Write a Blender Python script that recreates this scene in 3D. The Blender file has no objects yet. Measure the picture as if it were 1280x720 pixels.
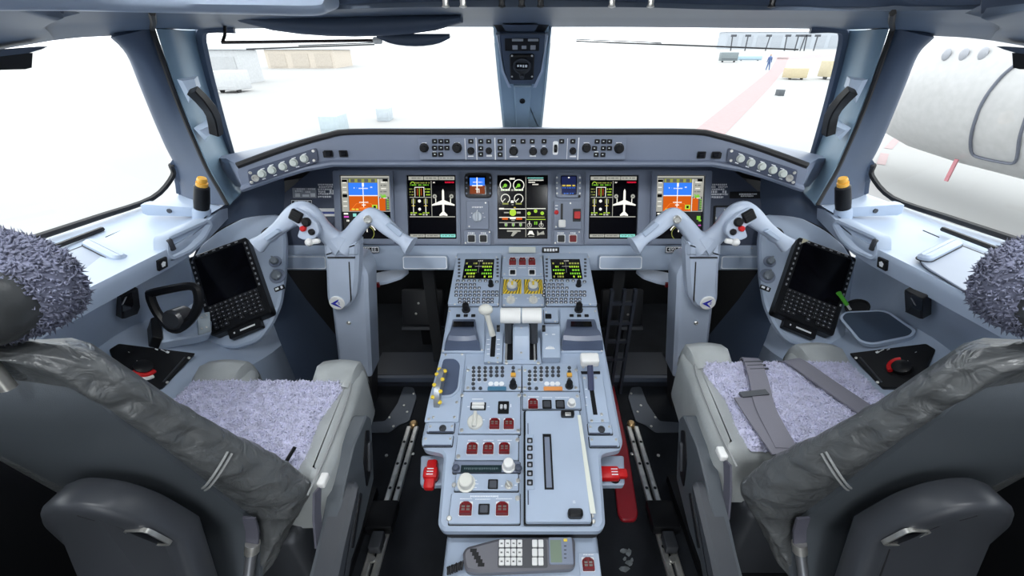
import bpy, bmesh, math, random
from mathutils import Vector, Matrix, noise as mnoise
rnd = random.Random(7)
SC = bpy.context.scene
COL = SC.collection
PI = math.pi

# ------------------------------------------------------------------ camera
FPX, PX0, PY0 = 520.0, 653.0, 360.0
EYE = 1.15
TH = math.atan(295 / 520)
CT, ST = math.cos(TH), math.sin(TH)
cd = bpy.data.cameras.new('camera')
cam = bpy.data.objects.new('camera', cd)
COL.objects.link(cam)
cam.location = (0, 0, EYE)
cam.rotation_euler = (PI / 2 - TH, 0, 0)
cd.sensor_width = 36
cd.lens = 36 * FPX / 1280
cd.shift_x = -(PX0 - 640) / 1280
cd.clip_start = 0.01
cd.clip_end = 500
SC.camera = cam

# ------------------------------------------------------------------ world, lamps, exposure
W = bpy.data.worlds.new('overcast_sky')
SC.world = W
W.use_nodes = True
bg = W.node_tree.nodes['Background']
bg.inputs[0].default_value = (0.93, 0.97, 1.0, 1)
bg.inputs[1].default_value = 2.4
SC.view_settings.view_transform = 'Standard'
SC.view_settings.look = 'None'
SC.view_settings.gamma = 1
SC.view_settings.use_curve_mapping = False
SC.view_settings.exposure = 0.45
SC.cycles.max_bounces = 8
SC.cycles.diffuse_bounces = 4
SC.cycles.glossy_bounces = 3
SC.cycles.transparent_max_bounces = 16
SC.cycles.use_denoising = True


def area_lamp(name, loc, tgt, sx, sy, power, color=(1, 1, 1)):
    l = bpy.data.lights.new(name, 'AREA')
    l.shape = 'RECTANGLE'
    l.size, l.size_y = sx, sy
    l.energy = power
    l.color = color
    o = bpy.data.objects.new(name, l)
    COL.objects.link(o)
    o.location = loc
    o.rotation_euler = (Vector(tgt) - Vector(loc)).to_track_quat('-Z', 'Y').to_euler()
    return o


# added fill lamps under the unseen ceiling, behind and above the seats
FILL_LAMPS = [(-0.3, -0.15, 1.66, 14), (0.3, -0.15, 1.66, 14), (-0.46, 0.36, 1.49, 21), (0.46, 0.36, 1.49, 21)]
for d in FILL_LAMPS:
    area_lamp('fill_light', (d[0], d[1], d[2] - 0.012), (d[0] * 1.25, 0.75, 0.3), 0.18, 0.18, d[3], (0.95, 0.98, 1.0))

# ------------------------------------------------------------------ rays: a photograph pixel onto a real plane
def ray(px, py):
    a, b = (px - PX0) / FPX, (py - PY0) / FPX
    return Vector((a, CT - b * ST, -(ST + b * CT)))
O0 = Vector((0, 0, EYE))
def atY(px, py, Y):
    r = ray(px, py); return O0 + r * (Y / r.y)
def atX(px, py, X):
    r = ray(px, py); return O0 + r * (X / r.x)
def atD(px, py, D):
    r = ray(px, py); return O0 + r * (-D / r.z)
def onP(px, py, co, no):
    r = ray(px, py); return O0 + r * ((co - O0).dot(no) / r.dot(no))
def V(x, y, d): return Vector((x, y, EYE - d))
def mx(p, s):
    """mirror a left-hand point to the right-hand side when s is +1"""
    return Vector((-p.x, p.y, p.z)) if s > 0 else Vector(p)


class Frame:
    """a plane in the cockpit: local x to the right, y up, z out towards the pilots"""
    def __init__(self, o, px, py):
        x = (px - o).normalized()
        z = x.cross(py - o).normalized()
        y = z.cross(x)
        self.o, self.x, self.y, self.z = o, x, y, z
        self.M = Matrix(((x.x, y.x, z.x, o.x), (x.y, y.y, z.y, o.y), (x.z, y.z, z.z, o.z), (0, 0, 0, 1)))
    def uv(self, px, py, h=0.0):
        p = onP(px, py, self.o + self.z * h, self.z) - self.o
        return (p.dot(self.x), p.dot(self.y))
    def poly(self, pts, h=0.0): return [self.uv(a, b, h) for a, b in pts]
    def rect(self, x0, y0, x1, y1, h=0.0):
        """pixel rectangle -> local (u0, v0, u1, v1), edges read at its middle lines"""
        xm, ym = (x0 + x1) / 2, (y0 + y1) / 2
        return (self.uv(x0, ym, h)[0], self.uv(xm, y1, h)[1], self.uv(x1, ym, h)[0], self.uv(xm, y0, h)[1])
    def at(self, u, v, w=0): return self.o + self.x * u + self.y * v + self.z * w
    def Mat(self, u, v, w=0): return self.M @ Matrix.Translation((u, v, w))


# ------------------------------------------------------------------ materials
MATS = {}
def mat(name, col, rough=0.5, metal=0.0, var=0.06, bump=0.0, bscale=200.0, emit=None, estr=1.0, coat=0.0, spec=0.5, scale=6.0, bdist=0.002, bwarp=0.0):
    if name in MATS: return MATS[name]
    m = bpy.data.materials.new(name)
    m.use_nodes = True
    nt = m.node_tree
    b = nt.nodes['Principled BSDF']
    b.inputs['Roughness'].default_value = rough
    b.inputs['Metallic'].default_value = metal
    b.inputs['Specular IOR Level'].default_value = spec
    b.inputs['Coat Weight'].default_value = coat
    tc = nt.nodes.new('ShaderNodeTexCoord')
    if var:
        n = nt.nodes.new('ShaderNodeTexNoise'); n.inputs['Scale'].default_value = scale; n.inputs['Detail'].default_value = 5
        nt.links.new(tc.outputs['Object'], n.inputs['Vector'])
        r = nt.nodes.new('ShaderNodeValToRGB')
        r.color_ramp.elements[0].position = 0.3; r.color_ramp.elements[1].position = 0.7
        r.color_ramp.elements[0].color = tuple(c * (1 - var) for c in col) + (1,)
        r.color_ramp.elements[1].color = tuple(min(1, c * (1 + var)) for c in col) + (1,)
        nt.links.new(n.outputs['Fac'], r.inputs[0])
        nt.links.new(r.outputs[0], b.inputs['Base Color'])
    else:
        b.inputs['Base Color'].default_value = tuple(col) + (1,)
    if bump:
        n2 = nt.nodes.new('ShaderNodeTexNoise'); n2.inputs['Scale'].default_value = bscale; n2.inputs['Detail'].default_value = 3
        nt.links.new(tc.outputs['Object'], n2.inputs['Vector'])
        bp = nt.nodes.new('ShaderNodeBump'); bp.inputs['Strength'].default_value = bump; bp.inputs['Distance'].default_value = bdist; n2.inputs['Distortion'].default_value = bwarp
        nt.links.new(n2.outputs['Fac'], bp.inputs['Height'])
        nt.links.new(bp.outputs[0], b.inputs['Normal'])
    if emit:
        b.inputs['Emission Color'].default_value = tuple(emit) + (1,)
        b.inputs['Emission Strength'].default_value = estr
    MATS[name] = m
    return m

SHELL = mat('blue_grey_shell', (0.40, 0.48, 0.605), 0.38, bump=0.05, bscale=700)
PILLAR = mat('pillar_paint', (0.19, 0.28, 0.36), 0.34, bump=0.05, bscale=500)
GLARE = mat('glareshield_paint', (0.175, 0.208, 0.285), 0.45, bump=0.05, bscale=800)
HEADER = mat('header_paint', (0.11, 0.15, 0.215), 0.45, bump=0.05, bscale=500)
LINER = mat('dark_blue_liner', (0.060, 0.085, 0.135), 0.5, bump=0.05, bscale=500)
PANELM = mat('panel_paint', (0.195, 0.23, 0.31), 0.45, bump=0.05, bscale=800)
PANELD = mat('panel_paint_dark', (0.055, 0.07, 0.11), 0.5, bump=0.05, bscale=800)
YOKEM = mat('yoke_paint', (0.47, 0.54, 0.66), 0.32, bump=0.05, bscale=700)
BLACK = mat('black_plastic', (0.007, 0.0075, 0.009), 0.42, spec=0.28)
BLACKG = mat('black_gloss', (0.003, 0.003, 0.005), 0.15, var=0, spec=0.12)
RUBBER = mat('black_rubber', (0.015, 0.015, 0.017), 0.6)
DARKM = mat('dark_metal', (0.06, 0.065, 0.075), 0.45, 0.4)
STEEL = mat('bare_steel', (0.70, 0.69, 0.65), 0.34, 0.8, var=0.2, scale=40)
WHITE = mat('white_plastic', (0.80, 0.80, 0.78), 0.4)
CREAM = mat('cream_knob', (0.72, 0.72, 0.66), 0.45)
RED = mat('red_guard', (0.17, 0.006, 0.009), 0.4, spec=0.25)
REDB = mat('bright_red', (0.58, 0.012, 0.014), 0.38, spec=0.3)
YELLOW = mat('yellow_paint', (0.80, 0.58, 0.04), 0.45)
AMBER = mat('amber_cap', (0.80, 0.42, 0.06), 0.35)
GREEN = mat('green_plastic', (0.12, 0.55, 0.05), 0.35)
FLOORM = mat('floor_covering', (0.011, 0.013, 0.017), 0.6, spec=0.25, var=0.35, bump=0.25, bscale=300, scale=9)
LEATHER = mat('grey_leather', (0.095, 0.101, 0.104), 0.30, var=0.12, bump=0.75, bscale=34, scale=14, bdist=0.007, bwarp=1.2)
SEATP = mat('seat_shell_plastic', (0.080, 0.092, 0.105), 0.34, bump=0.10, bscale=900)
BELT = mat('seat_belt_webbing', (0.10, 0.10, 0.13), 0.6, bump=0.3, bscale=900)
LEGEND = mat('white_legend', (0.86, 0.88, 0.9), 0.5, var=0)


def glass_mat():
    m = bpy.data.materials.new('window_glass'); m.use_nodes = True
    nt = m.node_tree; nt.nodes.clear()
    out = nt.nodes.new('ShaderNodeOutputMaterial')
    tr = nt.nodes.new('ShaderNodeBsdfTransparent'); tr.inputs[0].default_value = (0.97, 0.985, 0.98, 1)
    gl = nt.nodes.new('ShaderNodeBsdfGlossy'); gl.inputs['Roughness'].default_value = 0.02
    lw = nt.nodes.new('ShaderNodeLayerWeight'); lw.inputs[0].default_value = 0.5
    pw = nt.nodes.new('ShaderNodeMath'); pw.operation = 'POWER'; pw.inputs[1].default_value = 5
    fr = nt.nodes.new('ShaderNodeMath'); fr.operation = 'MULTIPLY_ADD'; fr.inputs[1].default_value = 0.55; fr.inputs[2].default_value = 0.025
    nt.links.new(lw.outputs['Facing'], pw.inputs[0]); nt.links.new(pw.outputs[0], fr.inputs[0])
    mi = nt.nodes.new('ShaderNodeMixShader')
    nt.links.new(fr.outputs[0], mi.inputs[0]); nt.links.new(tr.outputs[0], mi.inputs[1]); nt.links.new(gl.outputs[0], mi.inputs[2])
    nt.links.new(mi.outputs[0], out.inputs[0])
    return m
GLASS = glass_mat()


# ------------------------------------------------------------------ mesh building
def spl(pts, n):
    """Catmull-Rom through pts (tuples or Vectors), n samples per span"""
    P = [Vector(p) for p in pts]
    out = []
    for i in range(len(P) - 1):
        p0 = P[i - 1] if i else P[0] * 2 - P[1]
        p3 = P[i + 2] if i + 2 < len(P) else P[-1] * 2 - P[-2]
        p1, p2 = P[i], P[i + 1]
        for k in range(n):
            t = k / n
            out.append(0.5 * ((2 * p1) + (p2 - p0) * t + (2 * p0 - 5 * p1 + 4 * p2 - p3) * t * t + (3 * p1 - p0 - 3 * p2 + p3) * t ** 3))
    out.append(P[-1])
    return out

def rrect(x0, y0, x1, y1, r, n=3):
    r = min(r, abs(x1 - x0) / 2 - 1e-6, abs(y1 - y0) / 2 - 1e-6)
    out = []
    for cx, cy, a0 in ((x1 - r, y0 + r, -90), (x1 - r, y1 - r, 0), (x0 + r, y1 - r, 90), (x0 + r, y0 + r, 180)):
        for k in range(n + 1):
            a = math.radians(a0 + 90 * k / n)
            out.append((cx + r * math.cos(a), cy + r * math.sin(a)))
    return out

def area2(p):
    return sum(p[i][0] * p[(i + 1) % len(p)][1] - p[(i + 1) % len(p)][0] * p[i][1] for i in range(len(p))) / 2

def inset(p, d):
    """shift each edge of a polygon inwards by d"""
    if area2(p) < 0: p = p[::-1]
    n, out = len(p), []
    for i in range(n):
        a, b, c = Vector(p[i - 1]), Vector(p[i]), Vector(p[(i + 1) % n])
        e1, e2 = (b - a), (c - b)
        if e1.length < 1e-9 or e2.length < 1e-9: out.append(tuple(b)); continue
        e1.normalize(); e2.normalize()
        n1, n2 = Vector((-e1.y, e1.x)), Vector((-e2.y, e2.x))
        m = n1 + n2
        k = 1 + n1.dot(n2)
        out.append(tuple(b + m * (d / max(k, 0.25))))
    return out

def rpoly(pts, r, n=3):
    """round the corners of a polygon"""
    out, N = [], len(pts)
    for i in range(N):
        a, b, c = Vector(pts[i - 1]), Vector(pts[i]), Vector(pts[(i + 1) % N])
        u, w = (a - b), (c - b)
        d = min(r, u.length * 0.45, w.length * 0.45)
        p, q = b + u.normalized() * d, b + w.normalized() * d
        for k in range(n + 1):
            t = k / n
            out.append(tuple(p * (1 - t) ** 2 + b * 2 * t * (1 - t) + q * t * t))
    return out


class MB:
    def __init__(self): self.v, self.f, self.m = [], [], []
    def _add(self, vs, fs, mi=0):
        o = len(self.v)
        self.v += [tuple(v) for v in vs]
        self.f += [tuple(i + o for i in f) for f in fs]
        self.m += [mi] * len(fs)
        return self
    def box(self, x0, y0, z0, x1, y1, z1, mi=0, ch=0.0):
        if ch: return self.prism([(x0, y0), (x1, y0), (x1, y1), (x0, y1)], z0, z1, ch, mi)
        vs = [(x, y, z) for z in (z0, z1) for y in (y0, y1) for x in (x0, x1)]
        return self._add(vs, [(0, 2, 3, 1), (4, 5, 7, 6), (0, 1, 5, 4), (2, 6, 7, 3), (0, 4, 6, 2), (1, 3, 7, 5)], mi)
    def prism(self, poly, z0, z1, ch=0.0, mi=0, chb=0.0):
        if area2(poly) < 0: poly = poly[::-1]
        n = len(poly)
        rings = []
        if chb: rings += [(inset(poly, chb), z0), (poly, z0 + chb)]
        else: rings.append((poly, z0))
        if ch: rings += [(poly, z1 - ch), (inset(poly, ch), z1)]
        else: rings.append((poly, z1))
        vs = [(x, y, z) for p, z in rings for x, y in p]
        fs = [tuple(range(n))[::-1], tuple(range((len(rings) - 1) * n, len(rings) * n))]
        for k in range(len(rings) - 1):
            for i in range(n):
                j = (i + 1) % n
                fs.append((k * n + i, k * n + j, (k + 1) * n + j, (k + 1) * n + i))
        return self._add(vs, fs, mi)
    def ringprism(self, outer, inner, z0, z1, mi=0):
        """a flat frame: outer and inner polygons with the same number of points"""
        n = len(outer)
        vs = [(x, y, z0) for x, y in outer] + [(x, y, z0) for x, y in inner] + [(x, y, z1) for x, y in outer] + [(x, y, z1) for x, y in inner]
        fs = []
        for i in range(n):
            j = (i + 1) % n
            fs += [(i, j, 2 * n + j, 2 * n + i), (n + i, 3 * n + i, 3 * n + j, n + j), (2 * n + i, 2 * n + j, 3 * n + j, 3 * n + i), (i, n + i, n + j, j)]
        return self._add(vs, fs, mi)
    def lathe(self, prof, n=16, c=(0, 0), mi=0, a0=0, sq=1.0):
        vs, fs = [], []
        k = len(prof)
        for i in range(n):
            a = 2 * PI * i / n + a0
            for r, z in prof: vs.append((c[0] + r * math.cos(a), c[1] + sq * r * math.sin(a), z))
        for i in range(n):
            j = (i + 1) % n
            for q in range(k - 1): fs.append((i * k + q, j * k + q, j * k + q + 1, i * k + q + 1))
        if prof[0][0] > 1e-6: fs.append(tuple(i * k for i in range(n))[::-1])
        if prof[-1][0] > 1e-6: fs.append(tuple(i * k + k - 1 for i in range(n)))
        return self._add(vs, fs, mi)
    def cyl(self, c, r, z0, z1, n=16, mi=0, ch=0.0):
        return self.lathe([(r, z0), (r, z1 - ch), (r - ch, z1)] if ch else [(r, z0), (r, z1)], n, c, mi)
    def loft(self, rings, closed=True, caps=True, mi=0):
        n = len(rings[0])
        vs = [p for r in rings for p in r]
        fs = []
        for k in range(len(rings) - 1):
            for i in range(n if closed else n - 1):
                j = (i + 1) % n
                fs.append((k * n + i, k * n + j, (k + 1) * n + j, (k + 1) * n + i))
        if caps and closed:
            fs.append(tuple(range(n))[::-1]); fs.append(tuple(range((len(rings) - 1) * n, len(rings) * n)))
        return self._add(vs, fs, mi)
    def grid(self, rows, mi=0): return self.loft(rows, False, False, mi)
    def tube(self, pts, r, n=8, mi=0, closed=False, prof=None, caps=True, up=None):
        """sweep a circle (or profile of local 2D points) along pts; r may be a list"""
        P = [Vector(p) for p in pts]
        rings = []
        up = Vector(up) if up else None
        N = len(P)
        prev = None
        for i in range(N):
            if closed: t = P[(i + 1) % N] - P[i - 1]
            else: t = P[min(i + 1, N - 1)] - P[max(i - 1, 0)]
            t.normalize()
            if up: a = up - t * up.dot(t)
            elif prev is None:
                a = Vector((0, 0, 1)) if abs(t.z) < 0.9 else Vector((1, 0, 0))
                a = a - t * a.dot(t)
            else: a = prev - t * prev.dot(t)
            a.normalize(); prev = a
            b = t.cross(a)
            ri = r[i] if isinstance(r, (list, tuple)) else r
            pr = prof or [(math.cos(2 * PI * k / n), math.sin(2 * PI * k / n)) for k in range(n)]
            rings.append([P[i] + (b * q[0] + a * q[1]) * ri for q in pr])
        if closed: rings.append(rings[0])
        return self.loft(rings, True, caps and not closed, mi)
    def ball(self, c, r, n=10, mi=0, sz=None):
        sx, sy, szz = sz or (1, 1, 1)
        prof = [(math.sin(PI * k / n), -math.cos(PI * k / n)) for k in range(n + 1)]
        vs, fs = [], []
        k = n + 1
        for i in range(n * 2):
            a = PI * i / n
            for q, z in prof: vs.append((c[0] + r * sx * q * math.cos(a), c[1] + r * sy * q * math.sin(a), c[2] + r * szz * z))
        for i in range(n * 2):
            j = (i + 1) % (n * 2)
            for q in range(k - 1): fs.append((i * k + q, j * k + q, j * k + q + 1, i * k + q + 1))
        return self._add(vs, fs, mi)
    def rbox(self, x0, y0, z0, x1, y1, z1, r, seg=2, mi=0):
        bm = bmesh.new()
        bmesh.ops.create_cube(bm, size=1)
        for v in bm.verts:
            v.co = Vector((x0 + (v.co.x + .5) * (x1 - x0), y0 + (v.co.y + .5) * (y1 - y0), z0 + (v.co.z + .5) * (z1 - z0)))
        bmesh.ops.bevel(bm, geom=list(bm.edges), offset=r, segments=seg, affect='EDGES', profile=0.5)
        bm.verts.index_update()
        self._add([v.co for v in bm.verts], [[v.index for v in f.verts] for f in bm.faces], mi)
        bm.free()
        return self
    def xf(self, M):
        self.v = [tuple(M @ Vector(v)) for v in self.v]; return self
    def mesh(self, name, mats, ang=35):
        me = bpy.data.meshes.new(name)
        bm = bmesh.new()
        vs = [bm.verts.new(v) for v in self.v]
        for f, mi in zip(self.f, self.m):
            try: fa = bm.faces.new([vs[i] for i in f])
            except ValueError: continue
            fa.material_index = mi; fa.smooth = True
        bmesh.ops.remove_doubles(bm, verts=list(bm.verts), dist=1e-6)
        bmesh.ops.recalc_face_normals(bm, faces=list(bm.faces))
        bm.to_mesh(me); bm.free()
        for m in (mats if isinstance(mats, (list, tuple)) else [mats]): me.materials.append(m)
        me.set_sharp_from_angle(angle=math.radians(ang))
        return me
    def obj(self, name, mats, parent=None, M=None, ang=35, kind=None):
        return link(name, self.mesh(name, mats, ang), parent, M, kind)


def link(name, me, parent=None, M=None, kind=None):
    o = bpy.data.objects.new(name, me)
    COL.objects.link(o)
    if parent is not None: o.parent = parent
    if M is not None: o.matrix_basis = M
    if kind: o['kind'] = kind
    return o

def tag(o, label, cat, group=None):
    o['label'] = label; o['category'] = cat
    if group: o['group'] = group
    return o

def thing(name, label, cat, M=None, group=None):
    o = bpy.data.objects.new(name, None)
    o.empty_display_size = 0.02
    COL.objects.link(o)
    if M is not None: o.matrix_basis = M
    return tag(o, label, cat, group)

def struct(mb, name, mats, ang=35, parent=None, M=None):
    return mb.obj(name, mats, parent, M, ang, kind='structure')

T = Matrix.Translation
def Rz(a): return Matrix.Rotation(a, 4, 'Z')

CACHE = {}
def cached(key, build):
    if key not in CACHE: CACHE[key] = build()
    return CACHE[key]

def mirror_rows(rows): return [[mx(p, 1) for p in r] for r in rows]
SIDES = ((-1, 'left'), (1, 'right'))
# ================================================================== the setting: shell of the flight deck
FLOOR_X = 1.05
fl = MB().box(-1.25, -0.9, -0.03, 1.25, 1.9, 0.0)
struct(fl, 'floor', FLOORM)

REF = Vector((0, 0.35, EYE - 0.25))
def solid(rows, th):
    """thicken a patch along its mean normal, away from the cabin axis"""
    n = len(rows[0])
    vs = [p for r in rows for p in r]
    back = []
    for k, r in enumerate(rows):
        for i, p in enumerate(r):
            du = rows[k][min(i + 1, n - 1)] - rows[k][max(i - 1, 0)]
            dv = rows[min(k + 1, len(rows) - 1)][i] - rows[max(k - 1, 0)][i]
            nn = du.cross(dv)
            if nn.length < 1e-9: nn = p - O0
            nn.normalize()
            if nn.dot(p - REF) < 0: nn = -nn
            back.append(p + nn * th)
    return vs, back, n, len(rows)

def patch(name, rows, mats, th=0.012, ang=50, sides=True, names=None):
    out = []
    for s, nm in (SIDES if sides else ((-1, ''),)):
        rr = [[mx(p, s) for p in r] for r in rows]
        f, b, n, k = solid(rr, th)
        mb = MB()
        fs = []
        N = len(f)
        for q in range(k - 1):
            for i in range(n - 1):
                a = (q * n + i, q * n + i + 1, (q + 1) * n + i + 1, (q + 1) * n + i)
                fs.append(a); fs.append(tuple(x + N for x in a)[::-1])
        for i in range(n - 1):
            fs.append((i, i + N, i + 1 + N, i + 1)); a = (k - 1) * n
            fs.append((a + i, a + i + 1, a + i + 1 + N, a + i + N))
        for q in range(k - 1):
            fs.append((q * n, (q + 1) * n, (q + 1) * n + N, q * n + N)); a = n - 1
            fs.append((q * n + a, q * n + a + N, (q + 1) * n + a + N, (q + 1) * n + a))
        mb._add(f + b, fs)
        out.append(struct(mb, (names[0] if s < 0 else names[1]) if names else name, mats, ang))
    return out

# --- side windows and windshields (corner points of the left-hand ones)
SW_X = lambda d: -0.885 - (d + 0.015) * 0.47          # the side window leans inwards towards its top
def side_win(px, py):
    # intersect the leaning window plane
    co = V(SW_X(0), 0, 0); no = Vector((1, 0, -0.47)).normalized()
    return onP(px, py, co, no)
sw_top = [side_win(134, 47), side_win(95, 49), side_win(50, 55), side_win(0, 64)]
sw_bot = [side_win(205, 237), side_win(190, 248), side_win(118, 273), side_win(30, 302)]
def ext(p, q, Y):
    t = (Y - q.y) / (p.y - q.y); return q + (p - q) * t
sw_top.append(ext(sw_top[-2], sw_top[-1], -0.25)); sw_bot.append(ext(sw_bot[-2], sw_bot[-1], -0.25))
sw_front = [side_win(134, 47), side_win(148, 56), side_win(158, 75), side_win(172, 108), side_win(190, 152), side_win(205, 188), side_win(214, 206), side_win(216, 220), side_win(205, 237)]

ws_left = [atY(248, 50, 1.205), atY(256, 72, 1.23), atY(266, 112, 1.28), atY(277, 152, 1.33), atY(290, 196, 1.385), atY(297, 215, 1.41)]
ws_tl, ws_tr = atY(252, 36, 1.20), atY(619, 34, 1.35)
ws_br, ws_bl = atY(628, 170, 1.61), atY(297, 215, 1.41)

for s, side in SIDES:
    g = MB().grid([[mx(p, s) for p in (ws_tl, ws_tr)], [mx(p, s) for p in (ws_bl, ws_br)]])
    o = struct(g, 'window_2' if s < 0 else 'window_3', GLASS)
    back = Vector((0.0, 0, 0))
    top = [mx(p, s) for p in sw_top]; bot = [mx(p, s) for p in sw_bot]
    fr = sw_front
    ring = [mx(p, s) for p in fr[1:]] + bot[1:] + top[::-1]
    mb = MB(); mb._add(ring, [tuple(range(len(ring)))])
    struct(mb, 'window_1' if s < 0 else 'window_4', GLASS)

# --- pillars: surface between windshield edge, groove and side window edge
gro = [atY(193, 36, 1.085), atY(203, 66, 1.10), atY(217, 106, 1.12), atY(232, 145, 1.14), atY(247, 180, 1.15), atY(262, 213, 1.155), atY(276, 238, 1.15), atY(286, 256, 1.14)]
wse = [atY(236, 38, 1.18), atY(243, 66, 1.20), atY(253, 106, 1.24), atY(264, 145, 1.29), atY(276, 180, 1.325), atY(287, 207, 1.345), atY(294, 222, 1.30), atY(302, 240, 1.22)]
wse2 = [atY(250, 38, 1.205), atY(256, 66, 1.23), atY(265, 106, 1.275), atY(276, 145, 1.325), atY(288, 180, 1.375), atY(297, 207, 1.40), atY(302, 220, 1.36), atY(307, 236, 1.28)]
mid = [a * 0.5 + b * 0.5 + (O0 - a).normalized() * (0.022 if i < 5 else 0.006) for i, (a, b) in enumerate(zip(gro, wse))]
def samp(c, n=4): return spl(c, n)
g4, m4, w4, x4 = samp(gro), samp(mid), samp(wse), samp(wse2)
off = [p + (O0 - p).normalized() * 0.002 + Vector((0.004, 0, 0)) for p in g4]
rows = []
for i in range(len(g4)):
    sec = spl([off[i], off[i] * 0.6 + m4[i] * 0.4 + (O0 - m4[i]).normalized() * 0.004, m4[i], w4[i], x4[i]], 4)
    rows.append(sec)
patch('trim', rows, PILLAR, 0.006, names=('trim_1', 'trim_2'))
# the side part of the pillar, darker, from groove to side window
swe = [side_win(138, 47), side_win(158, 68), side_win(174, 106), side_win(192, 150), side_win(207, 184), side_win(219, 208), side_win(223, 230), side_win(225, 252)]
gro2 = [p + (O0 - p).normalized() * 0.001 - Vector((0.010, 0, 0)) for p in gro]
gro2[-1] = gro[-1] + Vector((-.008, 0, -.002)); gro2[-2] = gro[-2] + Vector((-.008, 0, 0))
ga, sa = samp(gro2), samp(swe)
rows = []
for i in range(len(ga)):
    rim = sa[i] + (O0 - sa[i]).normalized() * 0.02 + (ga[i] - sa[i]) * 0.12
    rows.append(spl([ga[i], ga[i] * 0.5 + rim * 0.5 + (O0 - ga[i]).normalized() * 0.008, rim, sa[i]], 4))
patch('trim', rows, LINER, 0.010, names=('trim_3', 'trim_4'))
# black seal lying in the groove
for s, side in SIDES:
    ctr = [mx((a + b) / 2 + (O0 - a).normalized() * 0.003, s) for a, b in zip(samp(gro), samp(gro2))]
    hd = [mx(atY(190, 16, 0.86), s), mx(atY(192, 28, 0.98), s)]
    mb = MB().tube(hd + ctr, 0.0055, 6)
    struct(mb, 'trim_5' if s < 0 else 'trim_6', RUBBER)
# window seals
for s, side in SIDES:
    pts = [mx(p + (O0 - p).normalized() * 0.006, s) for p in spl(sw_front[6:8] + sw_bot[1:], 4)]
    struct(MB().tube(pts, 0.0075, 6), 'trim_7' if s < 0 else 'trim_8', RUBBER)
    c = [ws_tl * 0.9 + ws_tr * 0.1, atY(262, 35, 1.2), atY(251, 41, 1.203)] + ws_left[1:]
    pts = [mx(p, s) for p in spl([Vector(q) for q in c], 4)]
    struct(MB().tube(pts, 0.012, 6), 'trim_9' if s < 0 else 'trim_10', LINER)

# --- header above the windshields, running on above the side windows
hb = [atY(653, 34, 1.36), atY(520, 34, 1.33), atY(410, 35, 1.29), atY(300, 36, 1.235), atY(240, 37, 1.17), atY(193, 36, 1.085), side_win(150, 44), side_win(100, 47), side_win(50, 53), side_win(0, 62), sw_top[-1] + Vector((0, 0, 0.01))]
ht = [atY(653, 9, 0.97), atY(520, 9, 0.96), atY(410, 12, 0.95), atY(300, 13, 0.93), atY(240, 14, 0.91), atY(193, 14, 0.88), atY(140, 13, 0.85), atY(95, 12, 0.80), atY(48, 10, 0.72), atY(0, 8, 0.60), Vector((-0.72, -0.25, EYE + 0.17))]
hm = [(a + b) / 2 + Vector((0, -0.02, 0.004)) for a, b in zip(hb, ht)]
B, M_, Tt = samp(hb), samp(hm), samp(ht)
rows = [spl([b, b * 0.4 + m * 0.6, m, t], 3) for b, m, t in zip(B, M_, Tt)]
patch('trim', rows, HEADER, 0.02, names=('trim_11', 'trim_12'))

# --- ceiling, rear of the flight deck, side walls behind the windows
cr = []
for s in (-1,):
    c_in = [Vector((0, 0.97, EYE + 0.088)), Vector((0, 0.80, EYE + 0.20)), Vector((0, 0.55, EYE + 0.38)), Vector((0, 0.25, EYE + 0.53)), Vector((0, -0.2, EYE + 0.57)), Vector((0, -0.85, EYE + 0.57))]
    up_ = Vector((0, 0, .006))
    c_out = [ht[3] + up_, ht[6] + up_, ht[8] + up_, ht[9] + up_, ht[10] + up_, Vector((-0.72, -0.85, EYE + 0.17))]
    rows = []
    for i_, (a, b) in enumerate(zip(spl(c_in, 3), spl(c_out, 3))):
        rows.append([a.lerp(b, t) + Vector((0, 0, min(.06, .012 * i_) * math.sin(PI * t))) for t in [k / 6 for k in range(7)]])
    full = [list(reversed([mx(p, 1) for p in r]))[:-1] + r for r in rows]
    full = [[Vector(p) for p in r] for r in full]
patch('ceiling', full, LINER, 0.02, sides=False)
for s, side in SIDES:
    a = [Vector((-0.74, -0.24, EYE + 0.24)), Vector((-0.86, -0.24, EYE - 0.05)), Vector((-1.06, -0.24, EYE - 0.36)), Vector((-1.12, -0.24, EYE - 0.7)), Vector((-1.05, -0.24, 0.0))]
    b = [Vector((p.x, -0.86, p.z)) for p in a]
    rows = [[p.lerp(q, t) for t in (0, 0.5, 1)] for p, q in zip(spl(a, 3), spl(b, 3))]
    rows = [[mx(p, s) for p in r] for r in rows]
    f_, bk, n, k = solid(rows, 0.02)
    struct(MB().grid(rows), 'wall_' + side, LINER)
rw = MB()
for x0, x1 in ((-1.15, -0.34), (0.34, 1.15)): rw.box(x0, -0.90, 0, x1, -0.86, 1.74)
rw.box(-0.34, -0.90, 1.62, 0.34, -0.86, 1.74)
struct(rw, 'wall_rear', LINER)
# ================================================================== side consoles, glareshield, panel board, pedestal body
def rows_from(curves, n): return [spl(list(c), n) for c in zip(*curves)]

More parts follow.
